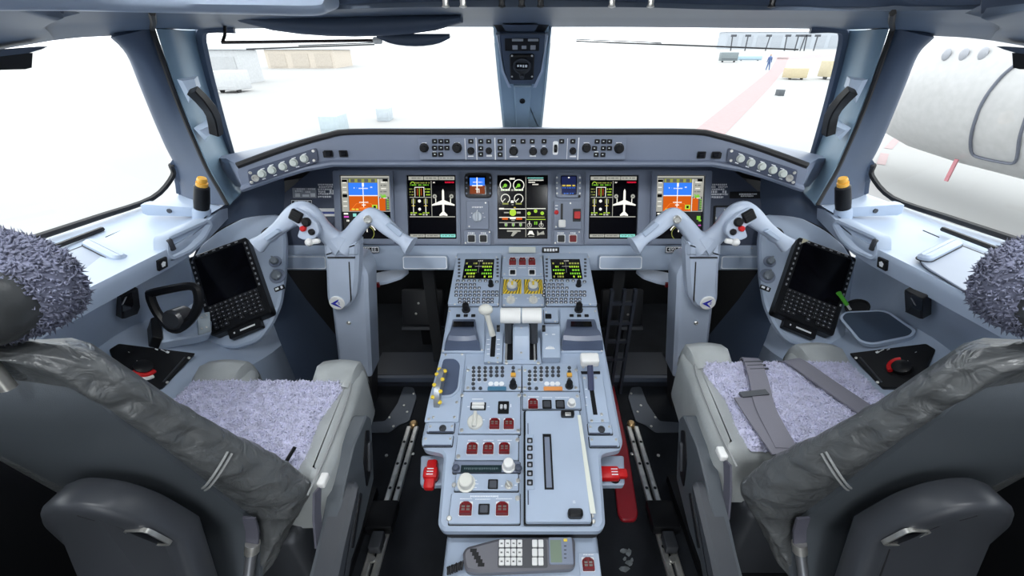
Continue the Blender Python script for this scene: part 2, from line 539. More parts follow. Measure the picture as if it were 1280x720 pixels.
# --- side ledge under each side window: top, fascia, undercut wall, shelf
led_out = [side_win(242, 236), side_win(205, 248), side_win(190, 254), side_win(118, 279), side_win(30, 307)]
led_out = [led_out[0], led_out[2], led_out[3], led_out[4]]
led_out.append(ext(led_out[-2], led_out[-1], -0.25))
def ledX(px, py, X=-0.80): return atX(px, py, X)
led_in = [ledX(284, 256, -0.86), ledX(238, 297), ledX(200, 319), ledX(157, 340), ledX(77, 380)]
led_in[4] = ext(led_in[3], led_in[4], -0.25)
led_in = [led_in[0], led_in[1], led_in[3], led_in[3].lerp(led_in[4], 0.4), led_in[4]]
fas = [p + Vector((-0.012, 0, -0.042)) for p in led_in]
LN = (led_in[2] - led_in[3]).cross(led_out[3] - led_in[3]).normalized()
rows = []
for a, b, c in zip(samp(led_out), samp(led_in), samp(fas)):
    r = spl([a, a.lerp(b, 0.5), b.lerp(a, 0.08) + Vector((0, 0, 0.002)), b, c], 3)
    rows.append(r)
patch('trim', rows, SHELL, 0.012, names=('trim_13', 'trim_14'), ang=40)
# undercut wall below the fascia, back crease and sloping lower shelf
w_top = [p + Vector((-0.01, 0, 0.004)) for p in fas]
w_top[0].x = -1.07; w_top[1].x = -0.97
crs = [Vector((-1.10, 1.28, EYE - 0.72)), Vector((-1.09, 1.12, EYE - 0.72)), Vector((-1.0, 0.866, EYE - 0.609)), Vector((-1.0, 0.60, EYE - 0.609)), Vector((-1.0, -0.25, EYE - 0.609))]
she = [Vector((-0.80, 1.20, EYE - 0.84)), Vector((-0.80, 1.05, EYE - 0.82)), Vector((-0.80, 0.83, EYE - 0.755)), Vector((-0.80, 0.60, EYE - 0.755)), Vector((-0.80, -0.25, EYE - 0.755))]
sheb = [Vector((-0.805, p.y, -0.02)) for p in she]
rows = []
for a, b, c, d in zip(samp(w_top), samp(crs), samp(she), samp(sheb)):
    rows.append([a, a.lerp(b, .5), b.lerp(a, 0.12), b + Vector((0.008, 0, 0.004)), b.lerp(c, 0.1), b.lerp(c, 0.5), c.lerp(b, 0.08), c + Vector((0.004, 0, -0.012)), c.lerp(d, 0.3), d])
rwl = rows
for s, side in SIDES:
    rr = [[mx(p, s) for p in r] for r in rows]
    struct(MB().grid(rr), 'wall_lower_' + side, SHELL, 30)
SHELF_N = (crs[3] - she[3]).cross(crs[2] - she[3]).normalized()
if SHELF_N.z < 0: SHELF_N = -SHELF_N

# --- glareshield: hood with a dark rim across the top of the panel
gs = [(0, 1.20, .193, .282), (.25, 1.20, .193, .282), (.47, 1.199, .193, .282), (.53, 1.192, .201, .280), (.60, 1.168, .217, .288), (.68, 1.140, .240, .307), (.755, 1.112, .264, .329)]
def gpath(mirror=True):
    L = [(-a, b, c, d) for a, b, c, d in gs[::-1]]
    return L[:-1] + gs
gsec = []
for x, y, t, b in gpath():
    out = 0.10 * max(0, abs(x) - 0.47)
    sx = -1 if x < 0 else 1
    k = max(0, (abs(x) - 0.47) / 0.28)
    fx = sx * 0.10 * k
    gsec.append([V(x + fx * 2, y + 0.30 - 0.1 * k, t + 0.03 - .01 * k), V(x + fx, y + 0.12, t + .004), V(x, y + 0.014, t + .001), V(x, y + .004, t + .004), V(x, y, t + .012), V(x, y - .003, b - .018), V(x, y - .012, b - .013), V(x, y - .014, b - .007), V(x, y - .008, b), V(x, y + .03, b + .004), V(x + fx, y + 0.17 - .05 * k, b + .02)])
gsh = thing('glareshield', 'blue grey glareshield hood with a black rim running across under both windshields', 'glareshield', T(V(0, 1.3, .3)))
GI = T(-V(0, 1.3, .3))
MB().loft(gsec, True, True).obj('hood', GLARE, gsh, GI, 28)
rim = [V(x, y + .006, t - .002) for x, y, t, b in gpath()]
MB().tube(spl(rim, 3), 0.0085, 8).obj('rim', RUBBER, gsh, GI)

# --- instrument panel board
pan = Frame(V(0, 1.380, 0.4675), V(1, 1.380, 0.4675), V(0, 1.428, 0.354))
brd = [(350, 300), (350, 246), (398, 206), (420, 200), (886, 200), (908, 206), (956, 246), (956, 300), (950, 308), (356, 308)]
ip = thing('instrument_panel', 'wide dark blue grey instrument panel board behind the display screens', 'panel', pan.M)
MB().prism(pan.poly(brd), -0.03, 0.0, 0.0).obj('board', PANELD, ip)
# lower lip of the panel
lip = []
for X in (-0.85, -0.82, 0.82, 0.85):
    k = 0.012 if abs(X) > 0.83 else 0
    sec = [(1.334, .583), (1.322, .588), (1.308, .608 + k), (1.297, .636), (1.292, .652 - k), (1.297, .664 - k), (1.31, .668 - k), (1.338, .66)]
    lip.append([V(X, y, d) for y, d in sec])
MB().loft(lip, True, True).obj('lower_lip', SHELL, ip, pan.M.inverted(), 40)
# brighter panel fields behind the displays
for x0, x1 in ((424, 883),):
    u0, v0, u1, v1 = pan.rect(x0, 212, x1, 307)
    MB().prism(rrect(u0, v0, u1, v1, 0.01), 0, 0.006, 0.003).obj('centre_plate', PANELM, ip)

# --- forward side panels beside the instrument panel (they carry the keyboard computers)
TL, TR, BR = V(-1.007, 1.135, .54), V(-.856, 1.2, .4986), V(-.737, 1.03, .6665)
BL = TL + BR - TR
efbL = Frame(BL, BR, TL)
efbR = Frame(mx(BR, 1), mx(BL, 1), mx(TR, 1))
sp_out = [(236, 330), (250, 306), (272, 288), (302, 272), (330, 266), (352, 268), (357, 300), (355, 345), (349, 380), (338, 405), (322, 426), (290, 436), (250, 428)]
for s, side in SIDES:
    F = efbL if s < 0 else efbR
    pts = [(p if s < 0 else 1306 - p, q) for p, q in sp_out]
    pl = F.poly(pts, -0.035)
    hole = F.uv(331 if s < 0 else 975, 287, -0.035)
    mb = MB().prism(rpoly(pl, 0.02), -0.055, -0.035, 0.006)
    struct(mb, 'trim_15' if s < 0 else 'trim_16', SHELL, 40, M=F.M)

# dark surface joining pillar foot, glareshield end and side panel
for s, side in SIDES:
    up = [atY(255, 272, 1.05), atY(284, 254, 1.145), atY(303, 238, 1.225), atY(316, 230, 1.25), atY(354, 214, 1.37)]
    lo = [atY(238, 330, 1.05), atY(258, 300, 1.10), atY(285, 281, 1.16), atY(315, 271, 1.22), atY(354, 268, 1.34)]
    md = [(a + b) / 2 + Vector((-0.01, 0.03, 0)) for a, b in zip(up, lo)]
    rows = [spl([a, m, b], 4) for a, m, b in zip(samp(up), samp(md), samp(lo))]
    rows = [[mx(p, s) for p in r] for r in rows]
    struct(MB().grid(rows), 'trim_17' if s < 0 else 'trim_18', LINER, 50)
    # inner wall of the footwell below the side panel
    up = [atY(357, 268, 1.36), atY(357, 330, 1.33), atY(352, 380, 1.2)]
    a = V(-.845, 1.33, .66)
    rows = [[V(-.84, 1.36, .49), V(-.85, 1.34, .70), V(-.80, 1.5, 1.15)], [V(-.835, 1.28, .60), V(-.80, 1.22, .72), V(-.72, 1.22, 1.15)], [V(-.79, 1.1, .66), V(-.745, 1.03, .76), V(-.70, 1.0, 1.15)]]
    rows = rows_from(list(zip(*rows)), 3)
    rows = [[mx(p, s) for p in r] for r in rows]
    struct(MB().grid(rows), 'trim_19' if s < 0 else 'trim_20', LINER, 50)

# closing surfaces of the nose, coloured black for the unlit footwell
FW = mat('unlit_footwell_black', (0.010, 0.011, 0.013), 0.8)
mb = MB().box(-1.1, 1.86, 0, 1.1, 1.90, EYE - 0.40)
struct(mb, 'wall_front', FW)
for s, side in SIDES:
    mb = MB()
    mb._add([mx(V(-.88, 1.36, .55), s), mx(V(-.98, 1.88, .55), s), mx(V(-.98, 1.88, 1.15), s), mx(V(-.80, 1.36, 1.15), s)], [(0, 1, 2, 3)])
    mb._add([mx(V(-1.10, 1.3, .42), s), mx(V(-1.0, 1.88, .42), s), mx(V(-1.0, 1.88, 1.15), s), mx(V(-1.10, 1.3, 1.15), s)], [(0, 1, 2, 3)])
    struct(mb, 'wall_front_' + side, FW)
# top deck between glareshield and windshields
mb = MB()
dk = [[V(-1.0, 1.36, .42), V(-.95, 1.5, .42), V(-.4, 1.88, .40), V(0, 1.88, .40), V(.4, 1.88, .40), V(.95, 1.5, .42), V(1.0, 1.36, .42)],
      [V(-.90, 1.3, .30), V(-.85, 1.36, .30), V(-.40, 1.5, .262), V(0, 1.5, .26), V(.40, 1.5, .262), V(.85, 1.36, .30), V(.90, 1.3, .30)]]
struct(MB().grid(dk), 'trim_21', RUBBER)

# --- centre pedestal body
pa, pb = V(0, 1.259, .5927), V(0, .475, .784)
ped = Frame(pb, pb + Vector((1, 0, 0)), pa)
body = [(571, 319), (735, 319), (757, 440), (779, 552), (776, 561), (751, 566), (757, 655), (751, 663), (553, 663), (547, 655), (555, 566), (530, 561), (526, 552), (551, 440)]
pd = thing('centre_pedestal', 'tapered blue grey centre pedestal between the two pilot seats', 'pedestal', ped.M)
pp = ped.poly(body)
MB().prism(rpoly(pp, 0.012), -0.03, 0.0, 0.006, chb=0.006).obj('top_plate', SHELL, pd)
lowb = [(571, 319), (735, 319), (748, 440), (752, 566), (757, 660), (549, 660), (554, 566), (558, 440)]
# flanks down to the floor
mb = MB()
lp = inset(ped.poly(lowb), 0.012)
top = [ped.at(u, v, -0.03) for u, v in lp]
bot = [Vector((p.x * 0.94, p.y + (0.03 if p.y < 0.6 else 0), 0.0)) for p in top]
mb.loft([bot, top], True, True)
mb.obj('flank', SHELL, pd, ped.M.inverted())
# rear end: a rounded dark step and a lower box carrying the handset
u0, v0, u1, v1 = ped.rect(549, 655, 756, 664)
zr = ped.at(0, v0, 0)
mb = MB().rbox(u0 + .004, v0 + .004, -.075, u1 - .004, v0 + .03, -.03, .014, 3)
mb.obj('rear_step', RUBBER, pd)
mb = MB().rbox(u0 + .006, v0 - .30, -.20, u1 - .006, v0 + .02, -.055, .014, 3)
mb.obj('rear_box', SHELL, pd)
# ================================================================== instruments on the panel and the glareshield
def E(name, col, s=1.0):
    return mat('lit_' + name, (0.003, 0.003, 0.003), 0.3, var=0, spec=0.05, emit=col, estr=s)
LIT = {
    'white': E('white', (0.78, 0.77, 0.70)), 'grey': E('grey', (0.30, 0.30, 0.27)), 'dgrey': E('dgrey', (0.08, 0.085, 0.08)),
    'blue': E('blue', (0.03, 0.17, 0.80)), 'brown': E('brown', (0.50, 0.085, 0.004)), 'orange': E('orange', (0.75, 0.16, 0.02)),
    'olive': E('olive', (0.22, 0.24, 0.06)), 'green': E('green', (0.16, 0.45, 0.03)), 'cyan': E('cyan', (0.20, 0.55, 0.50)),
    'magenta': E('magenta', (0.55, 0.08, 0.45)), 'red': E('red', (0.60, 0.01, 0.04)), 'yellow': E('yellow', (0.65, 0.50, 0.05)),
    'black': E('black', (0.0, 0.0, 0.0)), 'dbrown': E('dbrown', (0.16, 0.03, 0.004)), 'lime': E('lime', (0.35, 0.55, 0.04)),
    'dblue': E('dblue', (0.01, 0.015, 0.06)),
}
LKEYS = list(LIT)
LMATS = [LIT[k] for k in LKEYS]


class Gfx:
    """flat picture shown on a screen; x to the right, y downwards, both 0..1"""
    def __init__(self, u0, v0, u1, v1, z):
        self.b = (u0, v0, u1, v1); self.mb = MB(); self.z = z; self.n = 0
    def P(self, x, y):
        u0, v0, u1, v1 = self.b
        return (u0 + (u1 - u0) * x, v1 - (v1 - v0) * y)
    def poly(self, pts, c):
        self.n += 1
        z = self.z + 0.00003 * self.n
        self.mb._add([self.P(x, y) + (z,) for x, y in pts], [tuple(range(len(pts)))], LKEYS.index(c)); return self
    def rect(self, x0, y0, x1, y1, c): return self.poly([(x0, y0), (x1, y0), (x1, y1), (x0, y1)], c)
    def line(self, x0, y0, x1, y1, w, c):
        u0, v0, u1, v1 = self.b
        k = (u1 - u0) / (v1 - v0)
        dx, dy = x1 - x0, (y1 - y0) / k
        l = math.hypot(dx, dy) or 1
        nx, ny = -dy / l * w / 2, dx / l * w / 2 * k
        return self.poly([(x0 + nx, y0 + ny), (x1 + nx, y1 + ny), (x1 - nx, y1 - ny), (x0 - nx, y0 - ny)], c)
    def arc(self, cx, cy, r, a0, a1, w, c, n=18):
        u0, v0, u1, v1 = self.b
        k = (u1 - u0) / (v1 - v0)
        pts = [(a0 + (a1 - a0) * i / n) for i in range(n + 1)]
        for i in range(n):
            q = []
            for a, rr in ((pts[i], r), (pts[i + 1], r), (pts[i + 1], r - w), (pts[i], r - w)):
                q.append((cx + rr * math.cos(math.radians(a)), cy - rr * k * math.sin(math.radians(a))))
            self.poly(q, c); self.n -= 1
        self.n += 1
        return self
    def dot(self, cx, cy, r, c, n=10):
        u0, v0, u1, v1 = self.b
        k = (u1 - u0) / (v1 - v0)
        return self.poly([(cx + r * math.cos(2 * PI * i / n), cy + r * k * math.sin(2 * PI * i / n)) for i in range(n)], c)
    def words(self, x0, y, x1, h, c, seed=1, fill=0.75):
        """a line of tiny unreadable characters"""
        r = random.Random(seed)
        x = x0
        z = self.n
        while x < x1:
            w = h * r.uniform(0.35, 0.8)
            if r.random() < fill: self.rect(x, y, min(x + w, x1), y + h, c); self.n -= 1
            x += w + h * 0.3
        self.n += 1
        return self
    def obj(self, parent, name='screen_graphics'):
        return self.mb.obj(name, LMATS, parent, kind='stuff')


def pfd(g):
    g.rect(0, 0, 1, .57, 'grey')
    g.rect(.02, .03, .98, .56, 'dgrey')
    g.rect(.02, .05, .14, .56, 'grey').rect(.16, .045, .74, .105, 'olive')
    for i in range(4): g.rect(.20 + i * .14, .05, .28 + i * .14, .10, 'dgrey')
    g.rect(.15, .11, .745, .31, 'blue').rect(.15, .318, .745, .56, 'brown').rect(.15, .306, .745, .32, 'white')
    g.rect(.77, .35, .90, .555, 'brown').rect(.76, .05, .98, .33, 'grey').rect(.755, .05, .768, .56, 'white')
    g.line(.16, .56, .30, .44, .012, 'orange').line(.73, .56, .60, .44, .012, 'orange').line(.30, .44, .60, .44, .008, 'orange')
    g.rect(.43, .11, .47, .17, 'white').rect(.44, .11, .455, .5, 'white')
    g.words(.36, .19, .55, .016, 'white', 3, 1).words(.26, .18, .32, .02, 'white', 5).words(.60, .17, .65, .02, 'white', 4)
    g.words(.36, .41, .55, .02, 'white', 8, 1).rect(.41, .455, .49, .47, 'white').rect(.36, .50, .55, .53, 'orange')
    g.rect(.20, .52, .26, .545, 'yellow').rect(.28, .52, .34, .545, 'yellow').rect(.62, .46, .73, .53, 'lime').rect(.65, .475, .70, .515, 'black')
    for i in range(6):
        g.rect(.03, .10 + i * .075, .11, .112 + i * .075, 'white')
        g.words(.80, .09 + i * .05, .95, .02, ('white', 'dgrey', 'white', 'dgrey', 'green', 'white')[i], i)
    g.rect(.02, .29, .12, .34, 'black').rect(.02, .06, .13, .10, 'black').rect(.86, .05, .97, .09, 'black').rect(.82, .31, .92, .345, 'green')
    for i in range(5): g.rect(.93, .37 + i * .035, .97, .385 + i * .035, 'green')
    g.rect(.03, .59, .12, .615, 'white').rect(.03, .64, .13, .665, 'magenta').rect(.22, .60, .29, .65, 'cyan').words(.05, .70, .14, .03, 'white', 2)
    g.rect(.88, .64, .96, .70, 'green').rect(.92, .70, .98, .725, 'green').words(.86, .78, .98, .02, 'magenta', 5)
    g.arc(.50, .92, .19, 20, 160, .022, 'white').arc(.50, .92, .15, 0, 360, .012, 'olive').rect(.49, .78, .51, .9, 'white')

def mfd(g):
    g.rect(.02, .01, .98, .065, 'grey')
    for x in (.33, .64): g.rect(x, .01, x + .012, .065, 'black')
    g.words(.06, .025, .30, .02, 'dgrey', 2).words(.38, .025, .60, .02, 'dgrey', 3).words(.68, .025, .95, .02, 'dgrey', 4)
    g.rect(.485, .08, .497, .645, 'grey').rect(.02, .645, .98, .66, 'grey')
    g.rect(.03, .335, .48, .345, 'grey')
    g.arc(.10, .13, .05, 0, 180, .012, 'lime').words(.04, .10, .46, .02, 'olive', 6).words(.05, .135, .44, .018, 'green', 9)
    g.rect(.14, .175, .34, .185, 'white').rect(.14, .175, .15, .33, 'white').rect(.33, .175, .342, .33, 'white')
    g.rect(.185, .20, .215, .31, 'dbrown').rect(.265, .20, .295, .31, 'dbrown').rect(.235, .19, .245, .33, 'lime')
    for i in range(3):
        g.words(.03, .20 + i * .045, .12, .018, 'olive', 11 + i).words(.36, .20 + i * .045, .47, .018, 'lime', 21 + i)
    for x in (.10, .36):
        g.rect(x, .36, x + .012, .60, 'white').rect(x - .03, .47, x + .04, .48, 'yellow')
        g.words(x - .06, .58, x + .08, .02, 'lime', 3).words(x - .06, .61, x + .08, .018, 'white', 4)
        g.rect(x - .03, .37, x - .015, .44, 'olive').rect(x + .03, .37, x + .045, .44, 'olive')
    g.dot(.235, .40, .032, 'white').dot(.235, .53, .03, 'white').words(.20, .60, .28, .02, 'lime', 8)
    g.words(.53, .095, .57, .02, 'white', 3).words(.78, .09, .97, .024, 'red', 4, 1)
    # aircraft seen from above
    cx = .735
    L = [(.0, .205), (.022, .24), (.024, .385), (.24, .455), (.238, .475), (.022, .455), (.020, .57), (.085, .62), (.083, .64), (.0, .63)]
    g.poly([(cx + x, y) for x, y in L] + [(cx - x, y) for x, y in L[::-1][1:-1]], 'white')
    for sx in (-1, 1):
        g.dot(cx + sx * .175, .325, .045, 'grey').dot(cx + sx * .175, .325, .018, 'dgrey').rect(cx + sx * .155 - .008, .36, cx + sx * .155 + .008, .43, 'white')
    g.rect(.02, .935, .98, .985, 'grey').rect(.66, .935, .98, .985, 'cyan')
    for x in (.33, .65): g.rect(x, .935, x + .012, .985, 'black')
    g.words(.06, .95, .30, .018, 'dgrey', 2).words(.38, .95, .60, .018, 'dgrey', 3).words(.70, .95, .95, .018, 'dgrey', 4)

def eicas(g):
    for cx in (.15, .42):
        g.arc(cx, .145, .115, -60, 240, .016, 'white').arc(cx, .36, .095, -60, 240, .014, 'white')
        g.line(cx, .145, cx - .06, .19, .02, 'green').dot(cx, .15, .035, 'green').line(cx, .36, cx - .05, .40, .014, 'white')
        g.rect(cx - .09, .21, cx + .09, .235, 'white').words(cx - .08, .215, cx + .08, .016, 'green', 4).rect(cx - .06, .43, cx + .06, .455, 'olive')
    g.words(.24, .03, .34, .03, 'white', 1, 1).rect(.27, .21, .31, .24, 'grey').rect(.26, .39, .32, .43, 'white').words(.26, .45, .32, .016, 'grey', 2)
    g.rect(.56, .02, .572, .98, 'grey')
    for y, c in ((.52, 'white'), (.655, 'white'), (.74, 'grey'), (.835, 'white')): g.rect(.02, y, .56, y + .012, c)
    g.rect(.58, .515, .97, .527, 'white').rect(.58, .69, .97, .70, 'lime').rect(.58, .835, .97, .845, 'white')
    g.words(.30, .495, .36, .02, 'yellow', 2).rect(.02, .51, .12, .535, 'white')
    g.dot(.30, .585, .07, 'lime').rect(.12, .575, .22, .595, 'grey').rect(.38, .57, .46, .60, 'grey')
    g.rect(.08, .665, .20, .70, 'brown').rect(.24, .665, .36, .69, 'white').rect(.37, .665, .49, .70, 'brown').rect(.27, .70, .34, .715, 'grey')
    for x in (.13, .28, .43): g.rect(x, .755, x + .06, .80, 'grey').rect(x + .02, .76, x + .04, .81, 'green')
    g.rect(.18, .87, .46, .895, 'grey').poly([(.2, .88), (.40, .90), (.30, .97), (.26, .96), (.30, .90)], 'grey')
    for i, (a, b) in enumerate(((.60, .92), (.62, .92), (.62, .75), (.70, .82))): g.words(a, .025 + i * .034, b, .018, ('cyan', 'white', 'white', 'white')[i], i + 3, 1)
    for x, y in ((.63, .60), (.765, .56), (.90, .595)): g.dot(x, y, .036, 'lime').dot(x, y, .016, 'green')
    g.rect(.60, .65, .95, .665, 'olive')
    for x in (.64, .88): g.arc(x, .79, .05, 0, 360, .014, 'grey', 10).rect(x - .006, .72, x + .006, .80, 'white')
    g.words(.74, .73, .80, .05, 'green', 3)
    g.poly([(.60, .95), (.64, .88), (.70, .88), (.74, .95), (.67, .93)], 'white').poly([(.80, .96), (.80, .87), (.84, .92), (.93, .88), (.95, .94), (.86, .94)], 'grey')
    g.rect(.62, .965, .74, .975, 'grey')

def frame_plate(x0, y0, x1, y1, F, r=0.004): return rrect(*F.rect(x0, y0, x1, y1), r)

def screw_mesh():
    return MB().lathe([(.0030, 0), (.0030, .0012), (.0022, .0018), (.0, .0018)], 8).mesh('screw', STEEL)
def screws(F, parent, pts, z=0.0, sc=1.0):
    me = cached('screw', screw_mesh)
    for px, py in pts:
        u, v = F.uv(px, py, z)
        o = link('screw', me, parent, T((u - parent_uv(parent, F)[0], v - parent_uv(parent, F)[1], z)))
        if sc != 1: o.scale = (sc,) * 3
def parent_uv(parent, F):
    d = parent.matrix_basis.translation - F.o
    return d.dot(F.x), d.dot(F.y)

PEDF = [ped]
class Dev:
    """a module lying on frame F: its Empty sits at the middle of its plate; parts are placed by photograph pixels"""
    def __init__(self, F, name, label, cat, cx, cy, group=None, w=0.0):
        self.F = F
        self.u, self.v = F.uv(cx, cy)
        self.w = w
        self.t = thing(name, label, cat, F.Mat(self.u, self.v, w), group)
    def uv(self, px, py, h=0.0):
        u, v = self.F.uv(px, py, h + self.w); return u - self.u, v - self.v
    def rect(self, x0, y0, x1, y1, h=0.0):
        a = self.F.rect(x0, y0, x1, y1, h + self.w); return a[0] - self.u, a[1] - self.v, a[2] - self.u, a[3] - self.v
    def plate(self, name, x0, y0, x1, y1, z0, z1, m, r=0.003, ch=0.001, parent=None, label=None):
        o = MB().prism(rrect(*self.rect(x0, y0, x1, y1, z0), r), z0, z1, ch).obj(name, m, parent or self.t)
        if label: o['label'] = label
        if name == 'plate' and self.F is PEDF[0] and parent is None:
            MB().prism(rrect(*[q + d for q, d in zip(self.rect(x0, y0, x1, y1, z0), (-.0014, -.0018, .0014, .0010))], r), 0, .0012).obj('gasket', RUBBER, self.t)
        return o
    def put(self, name, me, px, py, h=0.0, rot=0.0, sc=None, parent=None, label=None):
        u, v = self.uv(px, py, h)
        o = link(name, me, parent or self.t, T((u, v, h)) @ Rz(rot))
        if sc: o.scale = (sc,) * 3
        if label: o['label'] = label
        return o
    def screws(self, pts, h=0.0, sc=1.0):
        for p in pts: self.put('screw', cached('screw', screw_mesh), p[0], p[1], h, sc=sc)
    def prints(self, items, h, m=LEGEND, name='legend'):
        """flat print: pixel rectangles (x0, y0, x1, y1)"""
        mb = MB()
        for r in items:
            a = self.rect(*r, h); mb.box(a[0], a[1], h, a[2], a[3], h + .00025)
        return mb.obj(name, m, self.t, kind='stuff')
    def words(self, items, h, m=LEGEND, seed=1):
        mb = MB(); r = random.Random(seed)
        for x0, y, x1, hh in items:
            a = self.rect(x0, y, x1, y + hh, h); x = a[0]; H = a[3] - a[1]
            while x < a[2]:
                w = H * r.uniform(.5, .9); mb.box(x, a[1] + (H * .2 if r.random() < .3 else 0), h, min(x + w, a[2]), a[3], h + .00025); x += w + H * .3
        return mb.obj('legend', m, self.t, kind='stuff')

def key_mesh(w, h, d, m, ch=0.0008, key=None):
    return cached(('key', round(w, 4), round(h, 4), d, m.name), lambda: MB().prism(rrect(-w / 2, -h / 2, w / 2, h / 2, min(w, h) * .15, 2), 0, d, ch).mesh('key', m))
def knob_mesh(r, h, m, ribs=True, key=None, ptr=True):
    def f():
        mb = MB().lathe([(r * 1.12, 0), (r * 1.12, h * .15), (r * .9, h * .2), (r * .85, h * .92), (r * .72, h), (0, h)], 14)
        if ptr: mb.box(-r * .14, 0, h * .9, r * .14, r * .8, h * 1.06)
        return mb.mesh('knob', m)
    return cached(('knob', round(r, 4), round(h, 4), m.name, ptr), f)
def bar_knob_mesh(r, h, m):
    """a knob with a grip bar across its top"""
    def f():
        mb = MB().lathe([(r, 0), (r, h * .35), (r * .85, h * .45), (0, h * .45)], 16)
        mb.prism(rpoly([(-r * .28, -r * .95), (r * .28, -r * .95), (r * .22, r * 1.1), (-r * .22, r * 1.1)], r * .15), h * .4, h, h * .12)
        return mb.mesh('knob', m)
    return cached(('bar', round(r, 4), round(h, 4), m.name), f)

def text_mesh(s, size, m):
    cu = bpy.data.curves.new('lettering', 'FONT')
    cu.body = s; cu.size = size; cu.align_x = 'CENTER'; cu.align_y = 'CENTER'; cu.extrude = 0.0002; cu.resolution_u = 2
    o = bpy.data.objects.new('lettering', cu); COL.objects.link(o)
    bpy.context.view_layer.update()
    me = bpy.data.meshes.new_from_object(o.evaluated_get(bpy.context.evaluated_depsgraph_get()))
    bpy.data.objects.remove(o)
    me.materials.clear(); me.materials.append(m)
    return me

# --- five large display screens
def display(px, label, draw):
    x0, x1, sx0, sx1 = px
    D = Dev(pan, 'display_screen', label, 'display', (x0 + x1) / 2, 259, 'large display screens', .0065)
    o = D.rect(x0, 214, x1, 305)
    i = D.rect(sx0, 219.5, sx1, 298.5)
    bz = MB()
    ro, ri = rrect(*o, .006), rrect(*i, .002)
    bz.ringprism(ro, ri, 0, .013)
    mid_ = rrect(o[0] + .004, o[1] + .004, o[2] - .004, o[3] - .004, .005)
    bz.ringprism(mid_, ri, .012, .016)
    bz.obj('bezel', PANELM, D.t)
    sc = MB().box(i[0] - .001, i[1] - .001, 0, i[2] + .001, i[3] + .001, .006).obj('screen', BLACKG, D.t)
    g = Gfx(i[0] + .002, i[1] + .002, i[2] - .002, i[3] - .002, .0062)
    draw(g); g.obj(sc)
display((420, 493.5, 428, 489.5), 'flight display with blue sky and orange ground on the captain outboard position', pfd)
display((500, 575.5, 510.5, 571), 'display with white aeroplane outline between the flight display and small standby instruments', mfd)
display((617, 689, 622, 684.5), 'central engine display with four round gauges', eicas)
display((730.5, 806, 735.5, 796), 'display with white aeroplane outline beside the landing gear lever', mfd)
display((812.5, 886, 818.5, 878), 'flight display with blue sky and orange ground beside the first officer placards', pfd)

# --- small standby instruments
for (x0, x1, sx0, sx1, lab, kind) in ((581, 615, 586, 608, 'small square standby instrument showing blue over brown', 0), (694, 727, 700.5, 720.5, 'small dark square instrument with text above the landing gear lever', 1)):
    D = Dev(pan, 'standby_instrument', lab, 'instrument', (x0 + x1) / 2, 232, 'small standby instruments', .0065)
    a = D.rect(x0, 216.5, x1, 247.5)
    MB().prism(rpoly([(a[0], a[1]), (a[2], a[1]), (a[2], a[3]), (a[0], a[3])], .014, 2), 0, .010, .002).obj('case', BLACK if not kind else PANELM, D.t)
    i = D.rect(sx0, 220, sx1, 244)
    s = MB().prism(rrect(*i, .003), .010, .0112).obj('screen', BLACKG, D.t)
    g = Gfx(*i, .0114)
    if kind == 0:
        g.rect(.08, .12, .92, .52, 'blue').rect(.08, .52, .92, .95, 'dbrown').rect(.46, .1, .52, .9, 'white').rect(.2, .50, .8, .55, 'white').words(.2, .32, .8, .05, 'white', 2).rect(.4, .68, .62, .72, 'white').rect(.58, .72, .62, .9, 'white')
    else:
        g.rect(.05, .05, .95, .95, 'dblue').words(.1, .48, .9, .08, 'yellow', 3).words(.1, .62, .9, .04, 'blue', 4).rect(.45, .08, .55, .14, 'white').words(.2, .9, .8, .05, 'blue', 4)
    g.obj(s)
    for k in range(4):
        D.put('key', key_mesh(.006, .006, .003, PANELM if kind == 0 else WHITE), x0 + 2.2, 222 + k * 6.6, .010)
        D.put('key', key_mesh(.006, .006, .003, PANELM if kind == 0 else WHITE), x1 - 2.2, 222 + k * 6.6, .010)
    D.put('knob', knob_mesh(.004, .008, BLACK), x1 - 3, 245.5, .010)

D = Dev(pan, 'selector_panel', 'small plate with one silver rotary knob under the standby instrument', 'panel', 597, 269, w=.0065)
D.plate('plate', 583.5, 251.5, 611, 286.5, 0, .009, PANELM)
D.put('knob', bar_knob_mesh(.017, .018, mat('pale_knob', (.55, .60, .66), .4)), 596.7, 271, .009, label='pale rotary knob with a grip bar')
D.words([(590, 258, 604, 2)], .009)
D.prints([(589, 266, 590.5, 267), (603, 266, 604.5, 267), (596, 262.5, 597, 264.5), (587, 271, 589, 271.7), (604.5, 271, 606.5, 271.7)], .009)
D.screws([(607, 253.5), (586.5, 283)], .009)
for x, lab, cols in ((597, 'plate with two black push buttons under the silver rotary knob', (BLACK, BLACK)), (709, 'plate with one black and one dark red button under the landing gear lever', (BLACK, RED))):
    D = Dev(pan, 'button_panel', lab, 'panel', x, 297, w=.0065)
    D.plate('plate', x - 17, 288, x + 17, 306, 0, .009, PANELM)
    for k, m in enumerate(cols):
        xx = x - 7.6 + k * 14.8
        D.plate('button_frame', xx - 5.2, 293, xx + 5.2, 303.4, .009, .0105, LEGEND if m is BLACK else WHITE, .002)
        D.put('button', key_mesh(.023, .023, .006, m), xx, 298.2, .0095, label='dark red button' if m is RED else None)
    D.words([(x - 12, 290.5, x - 4, 1.8), (x + 4, 290.5, x + 11, 1.8)], .009, seed=4)
    D.screws([(x - 15, 303.5), (x + 15, 290)], .009)

